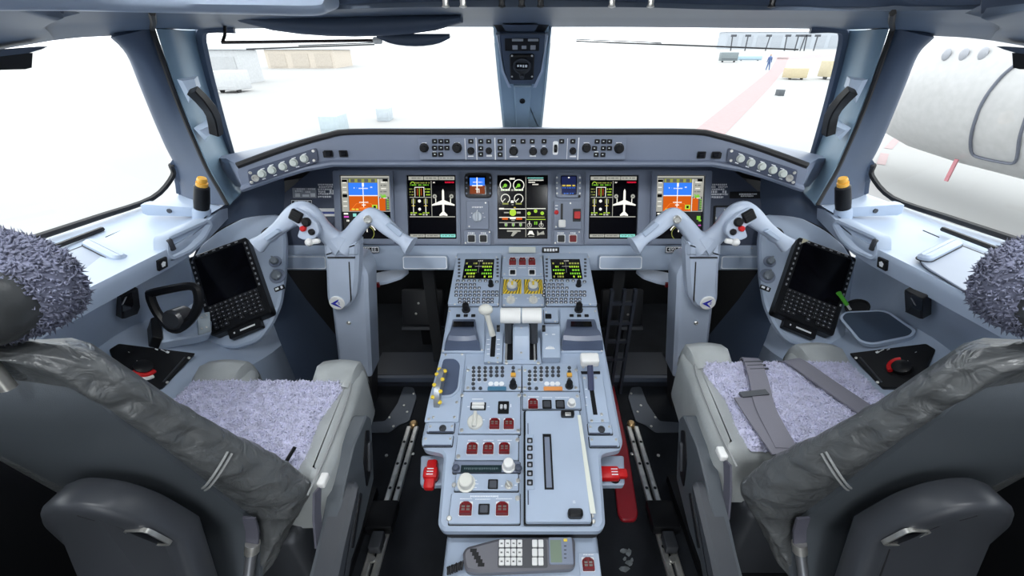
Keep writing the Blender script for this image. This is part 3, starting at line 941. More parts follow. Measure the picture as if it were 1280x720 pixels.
D = Dev(pan, 'landing_gear_panel', 'landing gear lever plate with white handle in a black slot and a red guarded switch', 'panel', 709, 269, w=.0065)
D.plate('plate', 692, 251.5, 726.5, 286.5, 0, .009, PANELM)
D.plate('slot', 700.7, 254.5, 703.6, 283, .009, .0096, BLACK, .001, 0)
a = D.uv(702.2, 280, .03)
lv = MB().tube([(a[0], a[1], .0), (a[0], a[1], .034)], .004, 8).obj('lever', STEEL, D.t)
MB().rbox(a[0] - .012, a[1] - .012, .030, a[0] + .012, a[1] + .014, .046, .004).obj('handle', WHITE, lv)
D.put('indicator_light', knob_mesh(.007, .006, REDB, ptr=False), 695.6, 265.5, .009, label='round red indicator light')
D.plate('guard_base', 716, 261, 726, 277, .009, .011, BLACK, .002)
D.plate('switch_guard', 717.5, 264.5, 725, 273.5, .011, .022, REDB, .003, label='bright red hinged switch guard')
D.prints([(694, 256.5, 697.5, 257.6), (694, 260.5, 697, 261.5), (718, 262, 725, 263.4), (718, 275, 725, 276.2)], .0092)
D.screws([(695, 283.5), (713, 254)], .009)

# --- placards and labels on the outboard panels
def placard(F, name, label, x0, y0, x1, y1, base, h0=0.0, lines=(), inkm=LEGEND, blocks=(), r=.002, border=None, text=None, cat='placard'):
    D = Dev(F, name, label, cat, (x0 + x1) / 2, (y0 + y1) / 2, w=h0)
    D.plate('plate', x0, y0, x1, y1, 0, .002, base, r, .0003)
    if border: 
        o, i = D.rect(x0 + .6, y0 + .6, x1 - .6, y1 - .6, .002), D.rect(x0 + 1.5, y0 + 1.5, x1 - 1.5, y1 - 1.5, .002)
        MB().ringprism(rrect(*o, r), rrect(*i, r), .002, .0023).obj('border', border, D.t)
    if lines: D.words([(a_, b_ - .2, c_, d_ + .4) for a_, b_, c_, d_ in lines], .002, inkm, seed=int(x0))
    if blocks: D.prints(blocks, .0021, inkm, 'printed_block')
    if text:
        u, v = D.uv((x0 + x1) / 2, (y0 + y1) / 2, .002)
        link('lettering', text_mesh(text[0], text[1], text[2]), D.t, T((u, v, .002)))
    return D
GREYP = mat('grey_placard', (.36, .38, .42), .4)
placard(pan, 'placard', 'grey placard of three photograph like blocks, outermost on the captain side', 366, 235, 395.5, 247.5, GREYP, lines=[(371, 235.6, 381, 1.6), (385, 235.6, 394, 1.6), (369, 238, 378, 2.2), (382, 239, 388, 2)], blocks=[(369, 241.5, 375, 246), (378, 243, 386.5, 246), (388, 241.5, 394, 246)])
placard(pan, 'placard', 'white text placard of many short lines beside the captain flight display', 396.5, 229.5, 419.5, 248, PANELD, lines=[(397.5, 230, 418, 1.8), (398.5, 232.8, 416, 1.8), (397.5, 235.8, 415, 1.8), (398, 238.5, 407, 2.4), (412, 237.5, 419, 3.5), (398, 241.5, 419, 1.8), (397.5, 245, 414, 1.8)], r=.001)
placard(pan, 'placard', 'narrow outlined black placard under the photograph placard behind a yoke horn', 363.5, 249.5, 390.5, 257.5, BLACK, lines=[(368, 251.5, 387, 3.6)], border=LEGEND)
placard(pan, 'placard', 'white label with a blue band beside the captain flight display', 398, 260.5, 421.5, 270.5, WHITE, blocks=[(400, 264.5, 418, 267.5)], inkm=mat('blue_print', (.05, .08, .3), .5))
placard(pan, 'placard', 'white text placard of many short lines beside the first officer flight display', 887, 229, 911, 248.5, PANELD, lines=[(888, 230, 909, 1.8), (887.5, 232.8, 895, 1.8), (898, 232.8, 910, 1.8), (887.5, 235.8, 906, 1.8), (888, 238.5, 897, 2.4), (903, 238.5, 909, 3), (888, 242, 910, 1.8), (887.5, 245.5, 904, 2)], r=.001)
placard(pan, 'placard', 'long black placard with a thin white line of text near the first officer panel end', 912, 239.5, 956, 248, BLACK, lines=[(924, 242, 946, 1.6), (926, 244.6, 942, 1.2)])
D = Dev(pan, 'chart_holder', 'recessed square hatch with a dark frame behind the first officer yoke', 'hatch', 908, 279, w=.001)
o, i = D.rect(891, 257, 925, 303), D.rect(893, 259, 923, 301)
MB().ringprism(rrect(*o, .004), rrect(*i, .003), 0, .006).obj('frame', BLACK, D.t)
D.plate('door', 893.3, 259.3, 922.7, 300.7, 0, .003, PANELM)
D.screws([(894, 272.5)], .003, 1.4)
D.prints([(905, 261.5, 909, 262.5), (911, 261.5, 915, 262.5)], .003)
D = Dev(pan, 'toggle_switch', 'small toggle switch on the panel between captain yoke horns', 'switch', 412, 284)
D.plate('plate', 407, 277, 417, 293, 0, .003, PANELD)
D.put('lever', cached('toggle', lambda: MB().lathe([(.005, 0), (.005, .004), (.0022, .005), (.0032, .018), (0, .02)], 8).mesh('lever', STEEL)), 411.5, 281.5, .003)
D.prints([(410, 289, 413, 291)], .003)

# --- lower lip of the panel: hand pads, labels
lipF = Frame(V(0, 1.3025, .622), V(1, 1.3025, .622), V(0, 1.308, .608))
for n, (x0, x1, lab) in enumerate(((355, 409, 'outermost on the captain side'), (503, 560, 'between the captain yoke and the pedestal'), (748, 803, 'between the pedestal and the first officer yoke'), (900, 953, 'outermost on the first officer side'))):
    D = Dev(lipF, 'hand_pad', 'rounded pale pad under the instrument panel, ' + lab, 'pad', (x0 + x1) / 2, 328, 'hand pads under the panel', w=.02)
    a = D.rect(x0, 319, x1, 337.5, .008)
    MB().rbox(a[0], a[1], -.0085, a[2], a[3], .012, .008, 3).obj('pad', SHELL, D.t)
    o, i = rrect(a[0] + .003, a[1] + .004, a[2] - .003, a[3] - .004, .006), rrect(a[0] + .0055, a[1] + .0065, a[2] - .0055, a[3] - .0065, .006)
    MB().ringprism(o, i, .011, .0128).obj('trim_line', LEGEND, D.t)
TXT = (LEGEND,)
placard(lipF, 'name_plate', 'blank cream label at the middle of the panel lip above the pedestal', 636, 308.5, 669.5, 316, mat('cream_label', (.62, .66, .62), .5), .010)
placard(lipF, 'name_plate', 'small black plate with handwriting like white text, next to the cream label', 677.5, 309, 699, 316, BLACK, .010, lines=[(680, 311, 697, 3)])
placard(lipF, 'name_plate', 'black plate reading 490-EE under the captain flight display', 449, 308, 474, 316, BLACK, .010, text=('490-EE', .018, LEGEND), border=LEGEND)
placard(lipF, 'name_plate', 'black plate reading 490-EE under the first officer flight display', 832, 308, 857, 316, BLACK, .010, text=('490-EE', .018, LEGEND), border=LEGEND)
for i, (px, py) in enumerate(((600, 316.5), (712, 316.5), (939, 310))):
    u, v = lipF.uv(px, py)
    o = link('bolt', cached('screw', screw_mesh), None, lipF.Mat(u, v, .002))
    tag(o, ('bolt head on the panel lip beside the captain keypad screen', 'bolt head on the panel lip beside the black text plate', 'bolt head on the panel lip behind the first officer yoke')[i], 'bolt')

# --- glareshield: guidance panel in the middle
gF = Frame(V(0, 1.1975, .25), V(1, 1.1975, .25), V(0, 1.1995, .21))
D = Dev(gF, 'guidance_panel', 'long flight guidance panel of black knobs and buttons in the middle of the glareshield', 'panel', 653, 186, w=.011)
D.plate('plate', 524, 171, 782.5, 199, 0, .005, PANELM, .003)
BK = BLACK
for px, py, r in ((530.4, 184.5, 5), (571.4, 184.5, 5.5), (588.7, 188.5, 4), (611, 188.3, 3.6), (642, 188.5, 5), (666.4, 189, 4.4), (680, 189, 4.2), (716, 188.5, 3.8), (733, 184.7, 5), (773.6, 185.2, 5.6)):
    D.put('knob', knob_mesh(r * .00222, .020, BK), px, py, .005)
bs = [(543.5, 176.5), (551.2, 176.5), (558.8, 176.5), (543.5, 184.7), (551.2, 184.7), (558.8, 184.7), (543.5, 192.9), (551.2, 192.9), (588.7, 176.5), (601, 176.5), (611, 176.5), (601, 185.2), (601, 192.9), (625.2, 176.5), (625.2, 185), (625.2, 193), (642, 176.5), (653.7, 176.5), (665.3, 176.5), (680, 176.5), (702, 176.5), (716, 176.5), (746.2, 176.7), (754.5, 176.7), (761.8, 176.7), (743, 185.2), (754, 185.2), (761.5, 185.2), (745, 193.2), (753.4, 193.2)]
for p in bs:
    D.put('button', key_mesh(.0135, .0115, .006, BK), p[0], p[1], .005)
D.prints([(p[0] - .9, p[1] - .5, p[0] + .9, p[1] + .5) for p in bs], .0111)
D.prints([(581.4, 173, 582.1, 200), (595.1, 172, 596, 200), (618.4, 172, 619.4, 200), (631.4, 173, 632, 200), (708.7, 173, 709.3, 199), (722.2, 172, 723.4, 200), (527.5, 178.2, 533.5, 179), (568, 178, 574.5, 179), (585, 194.5, 592, 196), (608, 193.5, 615, 195.8), (637, 195, 647.5, 196.5), (662, 194, 670, 196), (712, 194.5, 720, 196.5), (729.5, 178, 736.5, 179), (770, 178, 777, 179), (541, 189.5, 545, 190.2), (743, 189.3, 748, 190.2), (639.5, 181.8, 644, 183), (664, 182, 668.5, 183.4), (678, 182, 682, 183.2)], .0051)
u, v = D.uv(694.3, 185.2)
D.plate('wheel_slot', 691, 176.5, 697.6, 193.5, .005, .0056, LEGEND, .004, 0)
MB().lathe([(.008, -.0045), (.0105, -.003), (.0105, .003), (.008, .0045)], 18).xf(T((u, v, .0065)) @ Matrix.Rotation(PI / 2, 4, 'Y')).obj('thumb_wheel', BK, D.t)
# black push buttons left and right of it
for i, (px, py, lab) in enumerate(((411, 192, 'outer one of the two square black warning buttons at the captain end of the glareshield'), (429.5, 192, 'inner one of the two square black warning buttons at the captain end of the glareshield'), (876.5, 193.6, 'inner one of the two black warning buttons at the first officer end of the glareshield'), (894.5, 193.6, 'outer one of the two black warning buttons at the first officer end of the glareshield'))):
    D = Dev(gF, 'warning_button', lab, 'button', px, py, 'warning buttons on the glareshield', .017 if i in (0, 3) else .006)
    D.plate('bezel', px - 5.2, py - 4.2, px + 5.2, py + 4.2, 0, .004, BLACK, .002)
    if i in (0, 3): D.plate('shank', px - 4.6, py - 3.8, px + 4.6, py + 3.8, -.014, 0, BLACK, .002, 0)
    D.plate('cap', px - 3.2, py - 2.8, px + 3.2, py + 2.8, .004, .008, BLACKG, .001)
# angled lighting panels at the ends
def gface(x):
    for (a, b) in zip(gs[:-1], gs[1:]):
        if a[0] <= x <= b[0]:
            k = (x - a[0]) / (b[0] - a[0]); q = [a[i] + (b[i] - a[i]) * k for i in range(4)]
            return V(-q[0], q[1], q[2] + .012), V(-q[0], q[1] - .003, q[3] - .018)
ti, bi = gface(.60); to, bo = gface(.745)
for s, side in SIDES:
    F = Frame(bo, bi, to) if s < 0 else Frame(mx(bi, 1), mx(bo, 1), mx(ti, 1))
    F.o = F.o + F.z * .010; F.M.translation = F.o
    m_ = (lambda p: p) if s < 0 else (lambda p: 1306 - p)
    D = Dev(F, 'lighting_panel', 'slanting panel of five pale dimmer knobs at the %s end of the glareshield' % ('captain' if s < 0 else 'first officer'), 'panel', m_(352), 208)
    pts = [D.uv(m_(a), b) for a, b in ((309, 212.5), (396, 184.5), (398, 202), (312.5, 232))]
    MB().prism(rpoly(pts, .006), 0, .004, .001).obj('plate', mat('dark_blue_plate', (.055, .07, .115), .4), D.t)
    for px, py in ((327.6, 217), (340, 212.4), (353.6, 208), (367.2, 203.3), (380.3, 198.3)):
        D.put('knob', knob_mesh(.0095, .016, mat('pale_dimmer_knob', (.58, .62, .58), .4)), m_(px), py, .004)
    D.put('socket', cached('jack', lambda: MB().lathe([(.004, 0), (.009, 0), (.009, .006), (.005, .006), (.004, .002), (0, .002)], 14).mesh('socket', STEEL)), m_(319.5), 222.5, .004)
    for p in ((313, 216), (314.6, 228), (391.5, 188.7), (392.4, 200.6)):
        D.put('screw', cached('screw', screw_mesh), m_(p[0]), p[1], .004, sc=1.35)
    lg = []
    for px, py in ((330, 223.5), (344, 219), (358, 213.5), (372, 208.5), (385, 203.8)): lg += [(m_(px) - 2.5, py - .6, m_(px) + 2.5, py + .6)]
    for px, py in ((328, 211), (339, 206.5), (353, 202.5), (367, 197.6), (380, 192.8)): lg += [(m_(px) - 3, py - .5, m_(px) + 3, py + .5)]
    D.prints(lg, .004)
# ================================================================== modules of the centre pedestal
def PD(name, label, cat, cx, cy, group=None, w=.0006): return Dev(ped, name, label, cat, cx, cy, group, w)
PK = mat('keycap_dark', (.05, .055, .065), .45)
PGREY = mat('key_grey', (.055, .062, .078), .45)
REDG = RED

def guard_mesh(w, h):
    def f():
        mb = MB().prism(rpoly([(-w/2, -h/2), (w/2, -h/2), (w/2, h*.28), (w*.2, h*.5), (-w*.2, h*.5), (-w/2, h*.28)], w*.06, 2), 0, .006, .0015)
        mb.box(-w*.46, -h*.46, .006, w*.46, -h*.26, .0125, 0, .001)
        for sx in (-1, 1): mb.box(sx*w*.25 - w*.1, h*.22, .006, sx*w*.25 + w*.1, h*.34, .010)
        for sx in (-1, 1):
            for y in (-.12, .1): mb.box(sx*w*.2 - w*.13, y*h - h*.07, .006, sx*w*.2 + w*.13, y*h + h*.07, .0068, 1)
        return mb.mesh('switch_guard', (REDG, mat('guard_window', (.16, .15, .13), .3)))
    return cached(('guard', round(w, 4), round(h, 4)), f)
def guard(D, px, py, w, h, z):
    a = D.rect(px - w/2, py - h/2, px + w/2, py + h/2, z)
    D.plate('guard_base', px - w*.54, py - h*.53, px + w*.54, py + h*.55, z, z + .0008, LEGEND, .002, 0)
    D.put('switch_guard', guard_mesh(a[2] - a[0], a[3] - a[1]), px, py, z + .0008, label='dark red hinged switch guard')

# --- control display units with keyboards at the front corners
def cdu(s, label):
    m = (lambda p: p) if s < 0 else (lambda p: 1306 - p)
    D = PD('keypad_screen', label, 'control unit', m(595.5), 351, 'keypad screens of the pedestal')
    D.plate('plate', m(595.5) - 29.6, 319.5, m(595.5) + 29.6, 383.5, 0, .012, SHELL, .004, .002)
    a, b = m(579.5), m(617)
    x0, x1 = min(a, b), max(a, b)
    D.plate('screen', x0, 324, x1, 348.8, .012, .0126, BLACKG, .002, 0)
    r = D.rect(x0 + .6, 324.6, x1 - .6, 348.2, .0127)
    g = Gfx(*r, .0128)
    g.words(.38, .03, .62, .07, 'grey', 2)
    for i, y in enumerate((.16, .34, .52, .70, .86)):
        g.words(.04, y, .44, .09, ('olive', 'lime', 'green', 'lime', 'olive')[i], 5 + i).words(.62, y, .97, .09, ('olive', 'lime', 'green', 'green', 'lime')[i], 15 + i)
    g.rect(.40, .72, .62, .95, 'black').rect(.49, .12, .51, .7, 'dgrey').rect(.36, .36, .62, .38, 'grey')
    g.obj(D.t)
    for k in range(6):
        y = 324.5 + k * 4.2
        for x in (x0 - 5.6, x1 + 5.0): D.put('key', key_mesh(.0075, .0072, .003, PGREY), x, y, .012)
    ks = []
    off = x0 - 579.5
    for x in (572.5, 579.4, 586.3, 593, 600, 607): ks.append((x, 351.3))
    ks.append((621, 352.5))
    for x in (571.5, 577, 582, 588): ks.append((x, 356.2))
    ks.append((593, 356.2))
    for x in (571, 576.7, 582.3, 588, 593.5, 599): ks.append((x, 360.4))
    for y in (365.3, 369.6):
        for x in (570.3, 576.2, 582, 587.6, 593.3, 598.5): ks.append((x, y))
        for x in (605.3, 610.6, 616, 621): ks.append((x, y))
    for y in (374.3, 378.3):
        for x in (574.8, 580.4, 585.8, 592, 597.6): ks.append((x, y))
        for x in (604.6, 610, 615): ks.append((x, y))
    me = key_mesh(.0098, .0078, .004, PGREY)
    kx = [(x + (off if s > 0 else 0), y) for x, y in ks]
    for p in kx: D.put('key', me, p[0], p[1], .012)
    D.prints([(p[0] - .8, p[1] - .6, p[0] + .9, p[1] + .5) for p in kx], .0161)
    D.put('knob', knob_mesh(.008, .02, BLACK), 613.6 + off, 357, .012)
    D.screws([(m(595.5) - 27, 380.5), (m(595.5) + 27, 380.5), (m(595.5) - 25, 321.5), (m(595.5) + 25, 321.5)], .012)
cdu(-1, 'keypad unit with small green text screen on the captain side of the pedestal front')
cdu(1, 'keypad unit with small green text screen on the first officer side of the pedestal front')

# --- between them
D = PD('guarded_switch_module', 'pedestal plate with three dark red guarded buttons over two black buttons', 'panel', 653, 333)
D.plate('plate', 628, 319.5, 678.5, 347, 0, .008, SHELL)
for x in (640.8, 653, 664.8): guard(D, x, 327.3, 8.6, 8, .008)
for x in (640.8, 665):
    D.plate('button_frame', x - 4.6, 336.8, x + 4.6, 344.6, .008, .009, LEGEND, .002, 0)
    D.put('button', key_mesh(.0165, .0165, .005, BLACK), x, 340.8, .009)
D.words([(636, 334.2, 645, 1), (648, 334.2, 658, 1), (660, 334.2, 670, 1), (638, 321, 668, 1)], .008, seed=3)
D.screws([(630.5, 322), (676, 322), (630.5, 342.5), (676, 342.5)], .008)

D = PD('start_panel', 'yellow and black striped plate with two pale rotary knobs on the pedestal', 'panel', 653, 358)
D.plate('plate', 628, 348, 680, 368.5, 0, .008, SHELL)
for cx in (640.2, 666.6):
    a = D.rect(cx - 11.6, 349.3, cx + 11.6, 367.3, .008)
    mb = MB(); n = 9
    w = (a[2] - a[0]); h = (a[3] - a[1])
    mb.box(a[0], a[1], .008, a[2], a[3], .0083, 1)
    for k in range(n):          # slanting bands, clipped to the field
        x = a[0] - h * .5 + (w + h * .5) * k / n
        q = [(x, a[1]), (x + w / n * .62, a[1]), (x + w / n * .62 + h * .5, a[3]), (x + h * .5, a[3])]
        q = [(min(max(px, a[0]), a[2]), py) for px, py in q]
        mb._add([p + (.0086,) for p in q], [(0, 1, 2, 3)], 0)
    mb.obj('warning_stripes', (mat('stripe_black', (.10, .09, .03), .5), YELLOW), D.t)
    D.plate('knob_field', cx - 6.6, 351.5, cx + 6.6, 364, .0086, .0092, PANELM, .012, 0)
    D.put('knob', bar_knob_mesh(.0145, .02, CREAM), cx, 356.8, .0092, rot=0.5, label='cream rotary knob with a grip bar')
    D.put('knob_cap', cached('ycap', lambda: MB().box(-.003, -.002, 0, .003, .012, .004, 0, .001).mesh('knob_cap', YELLOW)), cx, 355.5, .0285)

D = PD('ignition_panel', 'plate with two small cream rotary knobs right behind the striped plate', 'panel', 653, 376)
D.plate('plate', 628, 369, 680, 384, 0, .008, SHELL)
for cx in (638.5, 666.6):
    D.put('knob', bar_knob_mesh(.013, .018, CREAM), cx, 376, .008, label='cream rotary knob with a grip bar')
    D.prints([(cx - 8, 372.5, cx - 5.8, 373.3), (cx + 5.8, 372.5, cx + 8, 373.3), (cx - 4, 370.3, cx + 4, 371)], .008)
D.screws([(630, 381.5), (677.5, 381.5)], .008)

# --- cursor controllers with hand rests
def scoop(s, label):
    m = (lambda p: p) if s < 0 else (lambda p: 1306 - p)
    D = PD('cursor_controller', label, 'controller', m(579.5), 412, 'cursor controllers')
    e = [(563, 386), (606, 386), (606, 441), (552, 441)]
    MB().prism(rpoly([D.uv(m(a), b, .004) for a, b in e], .006), 0, .008, .002).obj('base_plate', SHELL, D.t)
    D.put('knob', knob_mesh(.011, .026, BLACK), m(582.7), 388, .008)
    for x in (572.8, 582.2, 591.6): D.put('button', key_mesh(.0115, .0085, .004, BLACK), m(x), 395, .008)
    # wedge carrying the touch pad, then the hand rest
    def q(px, py, h): u, v = D.uv(m(px), py, h); return Vector((u, v, h))
    secs = []
    for (xl, xr, y, h) in ((566, 594, 399, .010), (564.5, 594.5, 403, .024), (562.5, 595.5, 410.5, .036), (559.5, 597, 414, .046), (557.5, 598, 419, .050), (556, 599, 425, .044), (555.5, 599.5, 431, .030), (555.2, 600, 437, .012), (555.2, 600, 438.5, .008)):
        l, r = q(xl, y, h), q(xr, y, h)
        zb = .006
        row = [Vector((l.x - .001, l.y, zb)), Vector((l.x, l.y, zb + (h - zb) * .7)), Vector((l.x + .007, l.y, h)), l.lerp(r, .35) + Vector((0, 0, -.004 if y > 413 else 0)), l.lerp(r, .65) + Vector((0, 0, -.004 if y > 413 else 0)), Vector((r.x - .007, r.y, h)), Vector((r.x, r.y, zb + (h - zb) * .7)), Vector((r.x + .001, r.y, zb))]
        secs.append(row)
    MB().loft(secs, True, True).obj('hand_rest', mat('slate_plastic', (.085, .11, .175), .3), D.t, ang=25)
    a, b = q(567, 402.3, .0265), q(592.5, 402.3, .0265); c, d = q(566, 408.3, .036), q(592.7, 408.3, .036)
    MB()._add([a, b, d, c, a + Vector((0, 0, .002)), b + Vector((0, 0, .002)), d + Vector((0, 0, .002)), c + Vector((0, 0, .002))], [(0, 1, 2, 3), (4, 5, 6, 7), (0, 1, 5, 4), (1, 2, 6, 5), (2, 3, 7, 6), (3, 0, 4, 7)]).obj('touch_pad', BLACKG, D.t)
    D.screws([(m(602.5), 437.5), (m(554), 438.5), (m(562), 389)], .008)
scoop(-1, 'slate hand rest with a black touch pad on the captain side of the pedestal')
scoop(1, 'slate hand rest with a black touch pad on the first officer side of the pedestal')

# --- speed brake lever, thrust levers, cover plate
D = PD('speed_brake_lever', 'cream speed brake lever with round knob standing in a slotted plate', 'lever', 617, 436)
D.plate('slot_plate', 606.5, 419, 628.5, 456, 0, .012, SHELL, .003)
D.plate('slot', 613.4, 420, 619.4, 446, .012, .0124, BLACK, .002, 0)
D.prints([(608.5, y, 612, y + .8) for y in (424, 430, 436, 442)] + [(621, y, 625, y + .8) for y in (424, 430, 436, 442)], .012)
D.screws([(611, 453), (622, 453), (622, 447.5)], .012)
def q3(D, px, py, h): u, v = D.uv(px, py, h); return Vector((u, v, h))
b_, t_ = q3(D, 616, 419, .012), q3(D, 607, 387, .085)
MB().tube([b_, b_.lerp(t_, .5), t_], [.0085, .0068, .0085], 10).obj('lever', CREAM, D.t)
MB().ball(t_, .0175, 8, sz=(1.1, .85, .9)).obj('knob', CREAM, D.t)

D = PD('thrust_levers', 'pair of white barrel thrust lever grips over a grey centre block', 'lever', 653, 425)
D.plate('base_plate', 629.5, 424, 676, 457.5, 0, .010, SHELL, .003)
D.plate('slot', 632, 404, 641.5, 450, .0101, .0106, BLACK, .002, 0)
D.plate('slot', 661.5, 404, 671, 450, .0101, .0106, BLACK, .002, 0)
# centre block: an arched cover between the two levers
rows = []
for py, h in ((405, .05), (412, .058), (420, .056), (430, .045), (440, .03), (449, .012)):
    l, r = q3(D, 641, py, h), q3(D, 662, py, h)
    rows.append([Vector((l.x, l.y, .008)), l - Vector((0, 0, .004)), l + Vector((.004, 0, 0)), r - Vector((.004, 0, 0)), r - Vector((0, 0, .004)), Vector((r.x, r.y, .008))])
MB().loft(rows, True, True).obj('centre_cover', SHELL, D.t, ang=25)
D.put('emblem_screw', cached('screw', screw_mesh), 651.5, 410, .0545); D.put('emblem_screw', cached('screw', screw_mesh), 651.5, 441, .030)
for sx, x0, x1 in ((-1, 625.5, 651), (1, 652.3, 677)):
    l, r = q3(D, x0, 394.5, .085), q3(D, x1, 394.5, .085)
    mbg = MB()
    ax = Vector((1, 0, 0))
    pr = []
    n = 14
    for k, xx in enumerate((0, .03, .97, 1)):
        c = l.lerp(r, xx)
        rr = (.019, .0215, .0215, .019)[k]
        pr.append([c + Vector((0, rr * math.cos(2 * PI * i / n), rr * .9 * math.sin(2 * PI * i / n))) for i in range(n)])
    mbg.loft(pr, True, True)
    gobj = mbg.obj('grip', WHITE, D.t)
    gobj['label'] = 'white barrel grip'
    c = l.lerp(r, .5 + sx * .12)
    base = Vector((c.x, c.y - .03, .012))
    MB().tube([c + Vector((0, 0, -.01)), Vector((c.x, c.y - .012, .045)), base], .010, 8).obj('lever_arm', DARKM, D.t)
    u = l.lerp(r, .5 - sx * .0)
    mbw = MB().lathe([(.0, 0), (.009, 0), (.009, .008), (.0, .008)], 12).xf(T(l.lerp(r, 0.02 if sx < 0 else .98) + Vector((sx * .002, -.028, -.018))) @ Matrix.Rotation(sx * PI / 2, 4, 'Y'))
    mbw.obj('button', BLACK, D.t)
    fo = l.lerp(r, .5)
D.screws([(633, 454), (673, 454)], .010, 1.5)
for x0, x1 in ((631, 638), (666, 674)):
    D.plate('rail', x0 + 1, 422, x0 + 3.2, 452, .0107, .016, STEEL, .001)

D = PD('push_button_panel', 'small square plate with one black button beside the thrust levers', 'panel', 688, 396)
D.plate('plate', 680, 387.5, 697.5, 404.5, 0, .009, SHELL)
D.put('button', key_mesh(.0175, .0155, .005, BLACK), 685.4, 396, .009)
D.screws([(694, 402), (682.5, 390)], .009)
D = PD('cover_plate', 'raised plain cover plate with a small crown like emblem beside the thrust levers', 'cover', 688, 430)
rows = []
for py, h in ((407, .03), (408, .034), (447, .024), (450.5, .008)):
    l, r = q3(D, 677.5, py, h), q3(D, 700.5, py, h)
    rows.append([Vector((l.x, l.y, 0)), l - Vector((0, 0, .003)), l + Vector((.003, 0, 0)), r - Vector((.003, 0, 0)), r - Vector((0, 0, .003)), Vector((r.x, r.y, 0))])
MB().loft(rows, True, True).obj('cover', SHELL, D.t, ang=25)
u, v = D.uv(687.5, 434, .0285)
mb = MB()
for k in range(5): mb.prism([(-.010 + k * .004, -.002), (-.006 + k * .004, -.002), (-.007 + k * .0035, .006 - abs(k - 2) * .0015)], 0, .001)
mb.box(-.012, -.006, 0, .012, -.0025, .001)
mb.xf(T((u, v, .0275)) @ Matrix.Rotation(-.05, 4, 'X')).obj('emblem', LEGEND, D.t)
D.prints([(681.5, 417.5, 684.5, 418.5), (690, 417.5, 694, 418.5)], .0325)

# --- audio panels
def audio(s, x0, x1, label, strip, strip_l):
    D = PD('audio_panel', label, 'panel', (x0 + x1) / 2, 474, 'audio panels')
    D.plate('plate', x0, 458, x1, 490.5, 0, .008, SHELL)
    o = x0 - 582
    dk = []
    for i, x in enumerate((592, 599, 606.5, 613.7, 621, 628)):
        if s < 0 or i: dk.append((x, 460.2))
        dk += [(x, 464.8), (x, 469.7)]
        if i < 3: dk.append((x, 474.8))
    dk += [(591.5, 480), (592, 485.8), (600.5, 485.8), (641.6, 460), (641.6, 465), (641.6, 474.8)]
    ox = (lambda x: x) if s < 0 else (lambda x: x + 70)
    me = cached('audio_key', lambda: MB().lathe([(.0046, 0), (.0046, .002), (.0038, .0038), (0, .004)], 10).mesh('button', PK))
    for p in dk: D.put('button', me, ox(p[0]), p[1], .008)
    D.put('button', key_mesh(.0125, .0105, .006, AMBER), ox(641.6), 469.4, .008, label='amber square button')
    D.put('knob', knob_mesh(.0088, .02, BLACK, ptr=False), ox(641.4), 483, .008)
    D.plate('strip', ox(609.5), 484, ox(633), 488.6, .008, .012, strip, .002, label=strip_l)
    for x in (613.5, 620.5, 627): D.put('button', cached('leg_key', lambda: MB().lathe([(.0062, 0), (.0062, .002), (0, .002)], 10).mesh('button', LEGEND)), ox(x), 480, .008, label='white round button')
    D.prints([(ox(a) - 2, b + 2, ox(a) + 2, b + 2.6) for a, b in dk[:12]], .008)
    D.screws([(x0 + 3, 463), (x1 - 2.5, 463), (x0 + 3, 485), (x1 - 2.5, 485)], .008, 1.4)
audio(-1, 582, 651.6, 'audio panel of small dark buttons with a blue strip on the pedestal', mat('blue_strip', (.05, .16, .26), .4), 'blue strip')
audio(1, 653, 722.5, 'audio panel of small dark buttons with an orange strip on the pedestal', mat('orange_strip', (.75, .30, .08), .4), 'orange strip')

# --- row of square modules behind
D = PD('trim_panel', 'trim plate with white thumb switch, black rocker, cream knob and two red guards', 'panel', 613, 518)
D.plate('plate', 576.5, 492, 650.5, 544, 0, .008, SHELL)
D.plate('switch_frame', 588, 503, 607.5, 513, .008, .0095, BLACK, .002)
a = D.rect(589.5, 504, 606, 512, .009)
mb = MB()
for k in range(2): mb.rbox(a[0] + .001, a[1] + (a[3] - a[1]) * (.5 * k + .04), .008, a[2] - .001, a[1] + (a[3] - a[1]) * (.5 * k + .47), .016, .002)
mb.obj('thumb_switch', WHITE, D.t)
D.plate('rocker_frame', 622.5, 501.5, 636.2, 517.5, .008, .0095, BLACK, .002)
a = D.rect(624.5, 507, 634, 512, .0095)
for k in range(2):
    w = (a[2] - a[0]) / 2
    MB().rbox(a[0] + w * k + .001, a[1], .009, a[0] + w * (k + 1) - .001, a[3], .017, .002).obj('rocker', mat('pale_rocker', (.5, .52, .55), .4), D.t)
D.put('knob', bar_knob_mesh(.0175, .022, CREAM), 594, 528.5, .008, label='cream rotary knob with a grip bar')
for x in (618.2, 636): guard(D, x, 530, 12.4, 13, .008)
D.prints([(584, 508, 587, 508.7), (609, 508, 612, 508.7), (590, 498.5, 604, 499.4), (638, 505, 639, 509), (602.5, 524.5, 606, 525.2), (589, 519.5, 600, 520.3)], .008)
D.screws([(577.5, 494.5), (649, 494.5), (577, 538), (648, 538.5)], .008, 1.5)

